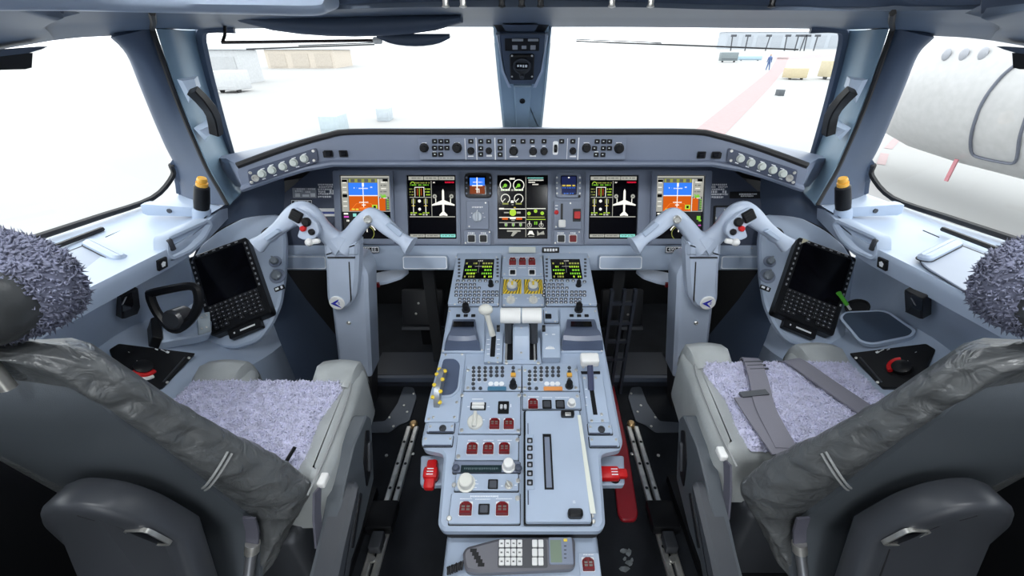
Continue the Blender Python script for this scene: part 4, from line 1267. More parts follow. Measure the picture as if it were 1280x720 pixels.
D = PD('flap_switch_module', 'plate with one red guard, two black buttons and a small white knob before the printer', 'panel', 690, 502)
D.plate('plate', 653.5, 492, 725, 513, 0, .008, SHELL)
guard(D, 666.3, 505, 12, 12, .008)
for x in (683.7, 700.2):
    D.plate('button_frame', x - 5.8, 500, x + 5.8, 511, .008, .010, BLACK, .002)
    D.plate('button', x - 4.2, 502, x + 4.2, 509.5, .010, .013, PK, .002)
D.put('knob', knob_mesh(.0095, .014, WHITE, ptr=False), 714.3, 505, .008, label='small white knob')
D.words([(660, 495.5, 674, 1), (678, 496.5, 690, 1), (694, 496.5, 712, 1)], .008, seed=9)
D.screws([(721.5, 495.5), (656, 494.5)], .008, 1.4)

D = PD('printer', 'flat pedestal printer door with a long paper slot and two black latches', 'printer', 697, 585)
MB().prism(rpoly([D.uv(a_, b_, .01) for a_, b_ in ((654.5, 514), (725, 514), (728, 540), (741, 655.5), (654.5, 655.5))], .003), 0, .010).obj('chassis', BLACK, D.t)
e = [(657, 514), (724, 514), (727, 540), (739.5, 653), (657, 653)]
pts = [D.uv(a, b, .02) for a, b in e]
MB().prism(rpoly(pts, .004), .0105, .024, .002).obj('door', SHELL, D.t)
a = D.rect(679.5, 543, 690.5, 612, .024)
MB().ringprism([(a[0], a[1]), (a[2], a[1]), (a[2], a[3]), (a[0], a[3])], [(a[0] + .0035, a[1] + .003), (a[2] - .0035, a[1] + .003), (a[2] - .0035, a[3] - .006), (a[0] + .0035, a[3] - .006)], .0238, .0262).obj('slot_frame', BLACK, D.t)
D.plate('paper_slot', 681.5, 546, 688.5, 611, .0241, .0246, PANELM, .001, 0)
D.plate('latch', 701, 515, 717.5, 522.5, .0241, .036, BLACK, .004, .003)
D.plate('latch', 706.5, 516, 713.5, 520, .0361, .040, STEEL, .001)
D.plate('latch', 709.5, 638, 728, 649, .0241, .040, BLACK, .005, .004)
D.plate('key_strip', 657, 543.5, 667.5, 612, .0241, .028, SHELL, .002)
for i, y in enumerate((551, 560.5, 571, 581, 592, 603.5)):
    D.put('key', key_mesh(.0115, .0105, .004, BLACK), 662.3, y, .028)
    D.plate('key_cap', 660.6, y - 1.5, 664, y + 1.7, .0321, .0328, GREYP, .001, 0)
p0, p1 = D.uv(724, 519, .0245), D.uv(742, 642, .0245)
mb = MB(); mb.prism([(p0[0] - .004, p0[1]), (p0[0] + .003, p0[1]), (p1[0] + .004, p1[1]), (p1[0] - .006, p1[1])], .0245, .0252)
mb.obj('paper_strip', mat('pale_tape', (.72, .74, .66), .6), D.t)
D.prints([(659.5, 529, 660.5, 543), (659.5, 613, 661, 631)], .0242, PANELD)
D.words([(716, 640 - 14, 719, 1), (716, 628, 719.4, 1)], .0242)
D.screws([(740, 645), (742, 652)], .004, 1.3)

D = PD('guarded_switch_module', 'plate with a row of three red guarded switches beside the printer', 'panel', 608, 561)
D.plate('plate', 571, 545.5, 648, 577, 0, .008, SHELL)
for x in (590.4, 610.4, 630.4): guard(D, x, 560.7, 13.2, 14, .008)
D.words([(585, 550, 596, 1), (604, 550, 617, 1), (622, 550, 640, 1)], .008, seed=2)
D.screws([(647, 550), (573, 571)], .008, 1.6)
D = PD('radio_unit', 'slim radio unit with a dark display window and a white knob', 'radio', 607, 585)
D.plate('plate', 567, 578.2, 650, 592.2, 0, .008, PANELM)
D.plate('display', 576, 581.5, 627, 590.5, .008, .0088, mat('dark_teal_display', (.015, .03, .035), .25), .001, 0)
D.words([(580, 584.5, 623, 2.6)], .0089, mat('dim_digits', (.07, .11, .12), .4), 7)
D.put('knob', knob_mesh(.0125, .022, WHITE, ptr=False), 635.8, 583.5, .008, label='white knob')
for x in (570, 647.5): D.put('knob', knob_mesh(.0075, .008, PANELD, ptr=False), x, 585.5, .008)
D = PD('recorder_panel', 'slim plate with cream knob, square black button and key switch', 'panel', 608, 604)
D.plate('plate', 569.5, 594, 648, 615, 0, .008, SHELL)
D.put('knob', knob_mesh(.0165, .022, CREAM, ptr=False), 583, 604.5, .008, label='cream knob')
D.plate('button_frame', 610, 599.5, 622.5, 611.5, .008, .011, BLACK, .002)
D.plate('button', 611.8, 601.2, 620.8, 610, .011, .014, PGREY, .002)
D.put('key_switch', cached('keysw', lambda: MB().lathe([(.008, 0), (.008, .003), (.006, .003), (.006, .006), (0, .006)], 14).box(-.001, -.006, .006, .001, .006, .016).mesh('key_switch', STEEL)), 636, 607, .008, rot=.6)
D.prints([(572, 600, 577, 600.8), (590, 600, 596, 600.8), (590, 604.5, 598, 605.3), (590, 609, 596, 609.8), (626, 607, 629, 607.8), (643, 606, 646, 606.8)], .008)
D.screws([(567.5, 606.5), (647.5, 601)], .008, 1.6)
D = PD('guarded_switch_module', 'rearmost pedestal plate with a black button between two red guards', 'panel', 606, 637)
D.plate('plate', 563, 617.5, 650, 656, 0, .008, SHELL)
for x in (582.3, 627.8): guard(D, x, 636, 15.4, 17, .008)
D.plate('button_frame', 598, 630, 612, 643.5, .008, .011, BLACK, .002)
D.plate('button', 600, 632, 610, 641, .011, .014, PGREY, .002)
D.words([(588, 619.6, 622, 1.6), (575, 623, 590, 1), (594, 623.6, 613, 1), (620, 623, 640, 1)], .008, seed=12)
D.prints([(588, 619, 588.6, 622.5), (622, 619, 622.6, 622.5)], .008)
D.screws([(647, 623), (561.5, 648)], .008, 1.7)

# --- left wing: recess with the trim wheel, right wing: flap lever
D = PD('trim_wheel', 'narrow silver trim wheel with yellow marks in a recess on the captain side', 'wheel', 560, 483)
e = [(552, 441), (581, 441), (579, 500), (573, 527), (530, 527), (534, 500), (545, 497), (550, 470)]
MB().prism(rpoly([D.uv(a, b, .006) for a, b in ((551.5, 441), (582, 441), (573, 527), (530, 527), (536, 498))], .004), 0, .004, .001).obj('wing_plate', SHELL, D.t)
e = [(552, 446.5), (571, 446.5), (578.5, 455), (575, 488), (566, 497), (546, 498), (541, 496), (549, 460)]
pts = [D.uv(a, b, .004) for a, b in e]
o = rpoly(pts, .018, 3)
i = inset(o, .006)
if area2(o) < 0: o = o[::-1]
MB().ringprism(o, i, .0041, .007).obj('recess_rim', SHELL, D.t)
MB().prism(i, .0041, .0046).obj('recess_floor', mat('slate_plastic', (.085, .11, .175), .3), D.t)
a, b = D.uv(554.5, 458, .02), D.uv(544.5, 505, .02)
L = math.hypot(a[0] - b[0], a[1] - b[1]); ang = math.atan2(a[1] - b[1], a[0] - b[0])
rows = []
n = 20
for k in range(n + 1):
    t = PI * k / n
    y, z = -math.cos(t) * L / 2, math.sin(t) * .034
    rows.append([Vector((y, w, z)) for w in (-.0065, .0065)])
wm = MB()
wm.loft([[Vector((-math.cos(PI * k / n) * L / 2, w, math.sin(PI * k / n) * .034)) for k in range(n + 1)] for w in (-.0065, -.005, .005, .0065)], True, True)
Mw = T(((a[0] + b[0]) / 2, (a[1] + b[1]) / 2, .0046)) @ Rz(ang)
wm.obj('wheel', mat('ribbed_alloy', (.32, .34, .36), .35, .6), D.t, Mw)
mk = cached('ymark', lambda: MB().lathe([(.0050, 0), (.0050, .003), (.003, .0045), (0, .0045)], 8).mesh('yellow_mark', YELLOW))
for k in range(8):
    t = PI * (k + 1.2) / 10
    p = Mw @ Vector((-math.cos(t) * L / 2 * .95, (.0085 if k % 2 else -.0085), math.sin(t) * .031))
    link('yellow_mark', mk, D.t, T(p))
for p in ((557, 443.5), (577.5, 443), (571, 503), (568, 521.5), (541.5, 521.5), (536, 524)): D.put('screw', cached('screw', screw_mesh), p[0], p[1], .004, sc=1.1)

D = PD('flap_lever', 'white square flap lever knob over a dark slotted plate on the first officer side', 'lever', 741, 490)
e = [(727, 464), (752, 464), (762, 529), (735, 529)]
MB().prism(rpoly([D.uv(a, b, .006) for a, b in e], .004), 0, .010, .001).obj('slot_plate', SHELL, D.t)
e = [(735.5, 478), (741, 478), (747, 518.5), (741.5, 518.5)]
MB().prism([D.uv(a, b, .0102) for a, b in e], .0101, .0106).obj('slot', BLACK, D.t)
b_, t_ = q3(D, 739, 487, .010), q3(D, 737.5, 456, .055)
MB().tube([b_, b_.lerp(t_, .55), t_], .0075, 8).obj('lever', mat('dark_blue_lever', (.05, .06, .12), .4), D.t)
c = q3(D, 737, 449, .062)
MB().rbox(c.x - .022, c.y - .014, c.z - .014, c.x + .022, c.y + .014, c.z + .010, .005, 3).obj('knob', WHITE, D.t)
MB().prism([D.uv(a, b, .0125) for a, b in ((726, 464), (750, 464), (750.4, 467), (727, 467))], .0102, .0125).obj('gate', BLACK, D.t)
D.screws([(730.5, 472.5), (744.5, 472.5), (752, 518), (739.5, 526), (753, 526), (729, 459)], .010, 1.2)
D.prints([(731.5, y, 734, y + .8) for y in (486, 496, 506)], .010)

for n, (x0, y0, x1, y1, lab) in enumerate(((535, 530, 568, 541.5, 'front one of two small screwed plates on the captain wing of the pedestal'), (529, 545.5, 566, 558.5, 'rear one of two small screwed plates on the captain wing of the pedestal'), (735, 530.5, 764.5, 543.5, 'front one of two small screwed plates on the first officer wing of the pedestal'), (736.5, 546.5, 773, 559.5, 'rear one of two small screwed plates on the first officer wing of the pedestal'))):
    D = PD('blank_plate', lab, 'plate', (x0 + x1) / 2, (y0 + y1) / 2, 'screwed plates on the pedestal wings')
    D.plate('plate', x0, y0, x1, y1, 0, .007, SHELL, .003)
    D.plate('bar', x0 + (1 if x0 < 600 else 2), y1 - 2.4, x1 - 1.5, y1 - .6, .007, .009, PANELD, .001)
    if n % 2 == 0: D.put('lock', cached('lock', lambda: MB().lathe([(.008, 0), (.008, .003), (.005, .003), (.004, .001), (0, .001)], 12).mesh('lock', DARKM)), (x0 + x1) / 2 + (2 if n else 2), (y0 + y1) / 2, .007)
    D.screws([(x0 + 3, y0 + 3), (x1 - 3, y0 + 3)], .007)

# --- red emergency handles below the wings
for s, lab in ((-1, 'red upright emergency release handle under the captain wing of the pedestal'), (1, 'red lying emergency release handle under the first officer wing of the pedestal')):
    m = (lambda p: p) if s < 0 else (lambda p: 1306 - p)
    F = Frame(ped.at(0, 0, -.075), ped.at(1, 0, -.075), ped.at(0, 1, -.075))
    D = Dev(F, 'emergency_handle', lab, 'handle', m(540), 588)
    q = [(526, 569), (557, 569), (557, 606), (525, 606)]
    MB().prism(rpoly([D.uv(m(a), b) for a, b in q], .006), -.02, .0, .003).obj('bracket', SHELL, D.t)
    c = q3(D, m(538.5), 591, .02)
    hb = MB()
    if s < 0:
        hb.rbox(c.x - .012, c.y - .034, .004, c.x + .011, c.y + .030, .024, .005).rbox(c.x - .016, c.y - .014, .002, c.x + .016, c.y + .012, .030, .006)
    else:
        hb.rbox(c.x - .018, c.y - .010, .006, c.x + .030, c.y + .010, .024, .005).rbox(c.x - .034, c.y - .015, .004, c.x + .012, c.y + .014, .028, .006)
    hb.obj('handle', REDB, D.t)
    wb = MB()
    for k in range(3): wb.box(c.x - .007, c.y - .008 + k * .006, .0301 if s < 0 else .0281, c.x + .007, c.y - .006 + k * .006, .0306 if s < 0 else .0286)
    wb.obj('legend', LEGEND, D.t, kind='stuff')
    MB().lathe([(.012, 0), (.012, .004), (0, .004)], 12, (c.x + .004, c.y - .004)).obj('escutcheon', BLACK, D.t)

# --- handset with keypad and display on the rear box
hF = Frame(ped.at(0, 0, -.046), ped.at(1, 0, -.046), ped.at(0, 1, -.046))
D = Dev(hF, 'handset', 'grey telephone handset with white keypad and small green display lying behind the pedestal', 'handset', 650, 690)
out = [(578, 692), (583, 684), (622, 673.5), (716, 671), (719, 677), (719, 708), (713, 711), (600, 716), (581, 714)]
GH = mat('handset_grey', (.14, .14, .16), .45)
MB().prism(rpoly([D.uv(a, b, .015) for a, b in out], .008), -.008, .018, .005).obj('body', GH, D.t)
mb = MB()
for k in range(5):
    for j in range(2):
        p = D.uv(590 + k * 2.4 + j * 3.6, 688 + k * 4.5, .018); mb.box(p[0] - .0035, p[1] - .003, .018, p[0] + .0035, p[1] + .003, .0185)
mb.obj('ear_grille', BLACK, D.t, kind='stuff')
D.plate('keypad_field', 622.5, 674.5, 684, 710, .0181, .0192, mat('handset_dark', (.06, .062, .07), .4), .003, 0)
me = key_mesh(.0098, .0128, .003, WHITE)
for r_, y in enumerate((679.6, 690.8, 702)):
    for x in (627, 634.6, 642, 649.6): D.put('key', me, x, y, .0192)
    for x in (668.3, 676): D.put('key', me, x, y, .0192)
D.words([(x - 1.3, y - 1.3, x + 1.3, 2) for y in (679.6, 690.8, 702) for x in (627, 634.6, 642, 649.6)], .0223, BLACK, 3)
D.plate('display_bezel', 686, 672, 716, 706, .0181, .021, PANELM, .003)
D.plate('display', 688, 675, 702, 703, .0211, .0214, mat('liquid_crystal', (.20, .26, .19), .25), .001, 0)
D.plate('status_light', 704.5, 673.5, 709, 677, .0211, .0222, YELLOW, .001, 0)
D.prints([(705, y, 708, y + 1) for y in (682, 687, 692, 697)], .0211, BLACK)
pts = [q3(D, 580, 708, .004)]
pts = []
for k in range(40):
    t = k / 39
    a = t * 2 * PI * 7
    c = q3(D, 579 - t * 20, 706 + t * 8, .004)
    pts.append(c + Vector((0, .006 * math.cos(a), .006 * math.sin(a))))
MB().tube(pts, .0022, 6).obj('coiled_cord', RUBBER, D.t)
D = Dev(hF, 'guarded_switch', 'single red guarded switch on the rear box beside the handset display', 'switch', 735, 706, w=-.0085)
D.plate('plate', 724, 691, 750, 724, 0, .002, SHELL)
guard(D, 735.2, 705.5, 14.5, 17, .002)
D.words([(729, 692.5, 742, 1.6)], .002)
# ================================================================== control columns
cF = Frame(V(0, 1.10, .6), V(1, 1.10, .6), V(0, 1.10, 0))       # front face of the column housings
aF = Frame(V(0, 1.07, .6), V(1, 1.07, .6), V(0, 1.07, 0))       # front face of the upper arms
BLUE = mat('emblem_blue', (.015, .02, .42), .4)
def column(s, label):
    m = (lambda p: p) if s < 0 else (lambda p: 1306 - p)
    base = cF.at(*cF.uv(m(440), 520))
    t = thing('control_column', label, 'control column', T((base.x, base.y, 0)), 'control columns')
    L = T((-base.x, -base.y, 0))
    def pr(F, pts, z0, z1, ch, name, mt, parent=None, r=.006, chb=0.0, ang=30):
        return MB().prism(rpoly([F.uv(m(a), b) for a, b in pts], r), z0, z1, ch, chb=chb).obj(name, mt, parent or t, None if parent else L @ F.M, ang)
    hs = pr(cF, [(414, 384), (411, 362), (416, 336), (432, 325), (450, 327), (459, 345), (459.5, 372), (464.5, 473), (424.5, 473)], -.10, 0, .010, 'housing', YOKEM, r=.012, chb=.01)
    pr(cF, [(427, 472), (463, 472), (463, 520), (428, 520)], -.085, -.012, .004, 'boot', RUBBER)
    am = pr(aF, [(405, 303), (450, 303), (448.5, 345), (446, 368), (440, 380), (432, 385.5), (422, 387), (413, 382), (410, 372), (408.5, 330)], -.030, 0.012, .010, 'arm', YOKEM, r=.010)
    pr(aF, [(437.5, 325), (439, 325), (441.5, 372), (440, 376)], .0115, .0128, 0, 'groove', RUBBER, am, r=.0005)
    pr(aF, [(411.5, 318.5), (446, 318.5), (446, 320.5), (411.5, 320.5)], .0118, .0150, .0008, 'shadow_slot', DARKM, am, r=.001)
    u, v = aF.uv(m(423.6), 375.6)
    em = MB().lathe([(.0225, .011), (.0225, .016), (.0205, .0175), (0, .0175)], 28).obj('emblem', WHITE, t, L @ aF.M @ T((u, v, 0)))
    q = lambda pts: [(x * .0225, y * .0225) for x, y in pts]
    mb = MB().prism(q([(-.75, .01), (.42, .64), (.26, .34), (-.16, .02)]), .0176, .0184).prism(q([(-.75, -.01), (-.16, -.02), (.28, -.40), (.50, -.70)]), .0176, .0184)
    for y in (-.13, .02, .16): mb.box(.20 * .0225, y * .0225, .0176, .42 * .0225, (y + .06) * .0225, .0182)
    mb.obj('chevron', BLUE, em)
    sc = cF.uv(m(436), 403.5)
    o = link('lock_screw', cached('lockscrew', lambda: MB().lathe([(.007, 0), (.007, .003), (.005, .005), (.002, .003), (0, .003)], 12).mesh('lock_screw', STEEL)), hs, T((sc[0], sc[1], 0)))
    # yoke horns
    def P(px, py, dy=0.0):
        return mx(atY(px, py, 1.075 - dy), s) if False else mx(atY(px, py, 1.075 - dy), s)
    prof = []
    for k in range(12):
        a = 2 * PI * k / 12
        c, sn = math.cos(a), math.sin(a)
        prof.append((math.copysign(abs(c) ** .7, c), .78 * math.copysign(abs(sn) ** .7, sn)))
    def horn(pts, name):
        ctr = spl([P(a, b, d) for a, b, d, r in pts], 5)
        rr = [p.x for p in spl([(r, 0, 0) for a, b, d, r in pts], 5)]
        return MB().tube(ctr, rr, prof=prof, up=(0, -1, 0.25)).obj(name, YOKEM, t, L, 50)
    k = .00228
    h1 = horn([(429, 306, 0, 17 * k), (416, 298, 0, 12 * k), (402, 285, .004, 11 * k), (390, 270, .008, 11.5 * k), (378.5, 264, .012, 12 * k), (367, 270, .02, 11.5 * k), (351, 283.5, .035, 8.5 * k), (340, 292, .047, 7.4 * k), (331, 299, .056, 7.2 * k), (325, 304, .061, 8.6 * k), (321, 307, .064, 9.6 * k)], 'horn')
    h2 = horn([(427, 306, 0, 17 * k), (437, 297, 0, 11 * k), (448, 283, .004, 9.5 * k), (457, 274, .008, 9.5 * k), (465, 270, .012, 10 * k), (474, 275, .018, 10 * k), (486, 285.5, .032, 9.4 * k), (499, 296, .045, 7.6 * k), (506, 301.5, .05, 8.2 * k), (511, 305.5, .053, 10.5 * k), (514, 307.5, .055, 12 * k)], 'horn')
    # hub block
    
    pr(aF, [(407, 301), (449, 301), (448.5, 318), (408, 318)], -.035, .016, .008, 'hub_cap', YOKEM, r=.006)
    # switches on the outboard horn
    F2 = Frame(P(378, 275, .044), P(378, 275, .044) + Vector((1, 0, 0)), P(378, 265, .040))
    M2 = F2.M
    def at2(px, py, h=0.0):
        u, v = F2.uv(m(px), py); return M2 @ T((u, v, h))
    pts = [F2.uv(m(a), b) for a, b in ((368, 259), (382, 266), (397, 279), (400, 290), (394, 298), (380, 300), (372, 296), (376, 284), (364, 276), (361, 268))]
    sp = MB().prism(rpoly(pts, .006), -.012, .004, .002).obj('switch_plate', YOKEM, h1, M2)
    blk = MB().prism(rrect(-.0155, -.0150, .0155, .0150, .004), .002, .012, .003)
    for i in range(3): blk.box(-.011, -.0095 + i * .007, .0118, .011, -.0065 + i * .007, .0135)
    a = -.55 if s < 0 else .55
    blk.obj('trim_switch', BLACK, h1, at2(371.5, 269.5) @ Rz(a))
    bt = cached('yoke_btn', lambda: MB().lathe([(.012, 0), (.012, .008), (.008, .012), (0, .012)], 14).mesh('button', BLACK))
    link('button', bt, h1, at2(384.5, 277, .002))
    rb = cached('yoke_red', lambda: MB().lathe([(.0075, 0), (.0075, .009), (.005, .011), (0, .011)], 12).mesh('button', REDB))
    o = link('button', rb, h1, at2(381, 285, .004)); o['label'] = 'red round button'
    o = link('button', cached('yoke_blk', lambda: MB().lathe([(.0085, 0), (.0085, .007), (.005, .010), (0, .010)], 12).mesh('button', BLACK)), h1, at2(391, 289.5, .002))
    MB().rbox(-.018, -.007, 0, .018, .007, .012, .005, 2).xf(Rz(.15 * -s)).ball((.010 * s, -.001, .010), .011, 6).obj('trigger', WHITE, h1, at2(392, 302, -.006))
    # bolt and grip inlays
    fr_ = Frame(P(490, 289, .052), P(490, 289, .052) + Vector((1, 0, 0)), P(490, 279, .046))
    def inl(pts, h, hz, par):
        F3 = Frame(P(pts[0][0], pts[0][1], hz), P(pts[0][0], pts[0][1], hz) + Vector((1, 0, 0)), P(pts[0][0], pts[0][1] - 12, hz - .006))
        MB().prism(rpoly([F3.uv(m(a), b) for a, b in pts], .004), -.012, 0, .002).obj('grip_inlay', SHELL, par, F3.M)
    inl([(481, 281), (486, 277.5), (503, 291), (499, 297)], 0, .055, h2)
    inl([(344, 286), (350, 290), (333, 302), (329, 297)], 0, .064, h1)
    g = P(459.5, 275, .03)
    link('bolt', cached('yoke_bolt', lambda: MB().lathe([(.011, -.012), (.011, .002), (.0085, .004), (.006, .002), (0, .002)], 16).box(-.007, -.0012, .001, .007, .0012, .0035).mesh('bolt', STEEL)), h2, M2.copy() if False else (T(P(459.5, 274.5, .036)) @ F2.M.to_3x3().to_4x4()))
    return t
column(-1, 'captain control column with pale blue grey ram horn yoke and round white emblem')
column(1, 'first officer control column with pale blue grey ram horn yoke and round white emblem')

# fold-away ledge beside each column
for s, lab in ((-1, 'small curved pale foot ledge beside the captain column under the panel'), (1, 'small curved pale foot ledge beside the first officer column under the panel')):
    e = [(462, 346), (480, 342), (508, 338), (512, 341), (502, 349), (484, 355), (466, 358)]
    F = Frame(V(-.5 * -s if False else 0, 1.24, .72), V(1, 1.24, .72), V(0, 1.40, .70))
    m = (lambda p: p) if s < 0 else (lambda p: 1306 - p)
    u, v = F.uv(m(485), 348)
    t = thing('foot_ledge', lab, 'ledge', F.Mat(u, v), 'foot ledges')
    pl = [(a - u, b - v) for a, b in F.poly([(m(x), y) for x, y in e])]
    MB().prism(rpoly(pl, .01), 0, .012, .003).obj('ledge', YOKEM, t)
    a = F.uv(m(471), 357.5)
    MB().box(a[0] - u - .010, a[1] - v - .004, -.003, a[0] - u + .010, a[1] - v + .006, .0125).obj('catch', RED, t)

# ================================================================== side consoles
shL = Frame(crs[3], she[3], crs[2]); shR = Frame(mx(she[3], 1), mx(crs[3], 1), mx(she[2], 1))
wlL = Frame(crs[3], crs[2], w_top[3]); wlR = Frame(mx(crs[2], 1), mx(crs[3], 1), mx(w_top[2], 1))
lgL = Frame(led_out[3], led_in[3], led_out[2]); lgR = Frame(mx(led_in[3], 1), mx(led_out[3], 1), mx(led_in[2], 1))
fsL = Frame(fas[3], fas[2], led_in[3]); fsR = Frame(mx(fas[2], 1), mx(fas[3], 1), mx(led_in[2], 1))
def MM(s): return (lambda p: p) if s < 0 else (lambda p: 1306 - p)
WHO = {-1: 'captain', 1: 'first officer'}
def polyobj(D, pts, z0, z1, name, mt, m, r=.004, ch=.001, parent=None):
    return MB().prism(rpoly([D.uv(m(a), b, (z0 + z1) / 2) for a, b in pts], r), z0, z1, ch).obj(name, mt, parent or D.t)

# --- black keyboard computers
for s in (-1, 1):
    m = MM(s); F = efbL if s < 0 else efbR
    D = Dev(F, 'keyboard_computer', 'black flight computer with dark screen above a keyboard on the %s side panel' % WHO[s], 'computer', m(288), 361, 'keyboard computers', w=-.030)
    w, h = (BR - BL).length, (TL - BL).length
    c = (TL + BR) / 2
    cc = mx(c, s)
    cu, cv = (cc - F.o).dot(F.x) - D.u, (cc - F.o).dot(F.y) - D.v
    x0, x1, y0, y1 = cu - w / 2, cu + w / 2, cv - h / 2, cv + h / 2
    MB().prism(rrect(x0, y0, x1, y1, .008), 0, .034, .004).obj('case', BLACK, D.t)
    ys = y0 + h * .34
    MB().prism(rrect(x0 + .017, ys, x1 - .014, y1 - .016, .003), .0341, .0348).obj('screen', BLACKG, D.t)
    bl = MB()
    for k in range(9):
        y = ys + .008 + k * (y1 - ys - .03) / 8
        for x in (x0 + .009, x1 - .007): bl.box(x - .0022, y - .0035, .0341, x + .0022, y + .0035, .0352)
    for k in range(6):
        x = x0 + .03 + k * (w - .06) / 5
        bl.box(x - .0045, y1 - .0105, .0341, x + .0045, y1 - .0065, .0352)
    bl.obj('bezel_keys', mat('grey_marks', (.35, .36, .38), .5), D.t, kind='stuff')
    kme = cached('ckey', lambda: MB().prism(rrect(-.0058, -.0052, .0058, .0052, .0015, 1), 0, .004, .001).mesh('key', mat('black_key', (.02, .021, .024), .35)))
    kmk = MB()
    for r_ in range(6):
        for k in range(10):
            x, y = x0 + .022 + k * (w - .044) / 9, y0 + .018 + r_ * .0128
            if r_ == 0 and 2 < k < 7 and k != 5: continue
            link('key', kme, D.t, T((x, y, .0341)))
            q = rnd.uniform(.0008, .0024)
            kmk.box(x - q, y - .0012, .0382, x + q, y + .0014, .0385)
    kmk.obj('key_legend', mat('grey_marks', (.35, .36, .38), .5), D.t, kind='stuff')
    tb = MB().prism(rrect(cu - .045, y0 - .026, cu + .045, y0 + .004, .003), .004, .026, .002).obj('base_tab', BLACK, D.t)
    MB().box(cu - .012, y0 - .016, .0261, cu + .03, y0 - .011, .0266).box(cu - .03, y0 - .016, .0261, cu - .026, y0 - .011, .0266).obj('legend', LEGEND, tb, kind='stuff')
    if s > 0:
        p = D.uv(994, 302, .034)
        MB().prism([(x0 + .012, y1 - .002), (x0 + .012, y1 - .022), (x0 + .03, y1 - .002)], .0342, .0346).obj('corner_label', mat('cream_tape', (.6, .58, .42), .5), D.t)

# --- vent, knobs and label on the side panels
for s in (-1, 1):
    m = MM(s); F = efbL if s < 0 else efbR
    D = Dev(F, 'air_vent', 'round black air outlet on the %s side panel behind the yoke grip' % WHO[s], 'vent', m(330.5), 287.5, 'air outlets', w=-.0345)
    MB().lathe([(.027, 0), (.027, .003), (.023, .004), (.020, .001), (.0, .0008)], 24).obj('outlet', BLACK, D.t)
    MB().lathe([(.029, 0), (.029, .0025), (.0265, .0025), (.0265, 0)], 24).obj('ring', SHELL, D.t)
    for k, (px, py, r, lab) in enumerate(((337.5, 322, .015, 'upper of two round knobs on the %s side panel'), (340.5, 340.5, .019, 'lower of two round knobs on the %s side panel'))):
        D = Dev(F, 'rotary_knob', lab % WHO[s], 'knob', m(px), py, 'side panel knobs', w=-.0345)
        MB().lathe([(r * 1.25, 0), (r * 1.25, .003), (r * .8, .003)], 20).obj('escutcheon', PANELM, D.t)
        MB().lathe([(r * .8, 0), (r * .75, .014), (r * .5, .017), (0, .017)], 16).box(-.002, -r * .9, .012, .002, r * .9, .0185).obj('knob', mat('grey_metal_knob', (.22, .25, .28), .4, .3), D.t)
    D = Dev(F, 'gauge_label', 'small black label plate under the round knobs of the %s side panel' % WHO[s], 'label', m(343), 356, 'side panel labels', w=-.0345)
    MB().prism(rrect(-.015, -.007, .015, .007, .002), 0, .003).obj('plate', BLACK, D.t)
    MB().box(-.012, -.0035, .003, -.002, .0035, .0034).box(.004, -.0045, .003, .010, .0045, .0034).obj('legend', LEGEND, D.t, kind='stuff')

# --- oxygen mask boxes
for s in (-1, 1):
    m = MM(s); F = shL if s < 0 else shR
    D = Dev(F, 'oxygen_mask_box', 'black oxygen mask box cover with a red ring beside the %s seat' % WHO[s], 'box', m(190), 457, 'oxygen mask boxes', w=.003)
    polyobj(D, [(136, 438), (148, 430.5), (244, 442.5), (203, 486), (158, 486)], 0, .010, 'cover', BLACK, m, .004, .002)
    u, v = D.uv(m(179), 458, .02)
    MB().lathe([(.019, .010), (.019, .022), (.012, .026), (0, .026)], 18, (u, v)).obj('hose_coupling', BLACK, D.t)
    a0 = -1.9 if s < 0 else 1.0
    rg = [(u + .0235 * math.cos(a0 + 2.0 * k / 10), v + .0235 * math.sin(a0 + 2.0 * k / 10), .017) for k in range(11)]
    MB().tube(rg, .0055, 8).obj('red_ring', REDB, D.t)
    if s < 0:
        rg = [(u + .032 * math.cos(a0 + .3 + 1.3 * k / 8), v + .032 * math.sin(a0 + .3 + 1.3 * k / 8), .014) for k in range(9)]
        MB().tube(rg, .0045, 8).obj('white_lug', WHITE, D.t)
    for p, q in (((171, 451), (173, 452.5)), ((194, 436), (197, 438)), ((201, 437), (207, 440)), ((208.5, 439), (210, 442)), ((160, 440), (162, 441))):
        a, b = D.uv(m(p[0]), p[1], .01), D.uv(m(q[0]), q[1], .01)
        MB().box(min(a[0], b[0]), min(a[1], b[1]), .010, max(a[0], b[0]), max(a[1], b[1]), .012).obj('mark', LEGEND, D.t)
    p = [D.uv(m(a), b, .01) + (.011,) for a, b in ((231, 447), (204, 478))]
    MB().tube(p, .0022, 6).obj('hinge', DARKM, D.t)
    for q in ((236, 447.5), (209, 478)): D.put('screw', cached('screw', screw_mesh), m(q[0]), q[1], .010, sc=1.2)

# --- nosewheel steering handle, captain side only
D = Dev(shL, 'steering_tiller', 'black D shaped steering handle on a pale box on the captain console', 'handle', 225, 412, w=.002)
polyobj(D, [(199, 410), (247, 398), (263, 404), (263, 420), (250, 424), (200, 432)], 0, .030, 'base_box', SHELL, lambda p: p, .008, .004)
polyobj(D, [(246, 393), (262, 390), (264, 414), (248, 419)], .0302, .034, 'screw_plate', mat('pale_plate', (.42, .48, .52), .4), lambda p: p, .003)
for q in ((252, 397), (258, 394), (252, 411), (258, 409)): D.put('screw', cached('screw', screw_mesh), q[0], q[1], .034)
polyobj(D, [(186, 404), (199, 400), (201, 430), (188, 427)], 0, .040, 'side_block', BLACK, lambda p: p, .004)
hv = [(187.5, 367), (200, 364), (228, 358.5), (241, 358), (247, 364), (248, 380), (241, 396), (228, 409), (217, 411.5), (207, 404), (196, 390), (189.5, 376)]
tF = Frame(V(-1.0, .86, .55), V(-.8, .86, .55), V(-1.0, .89, .45))
Dl = D.t.matrix_basis.inverted()
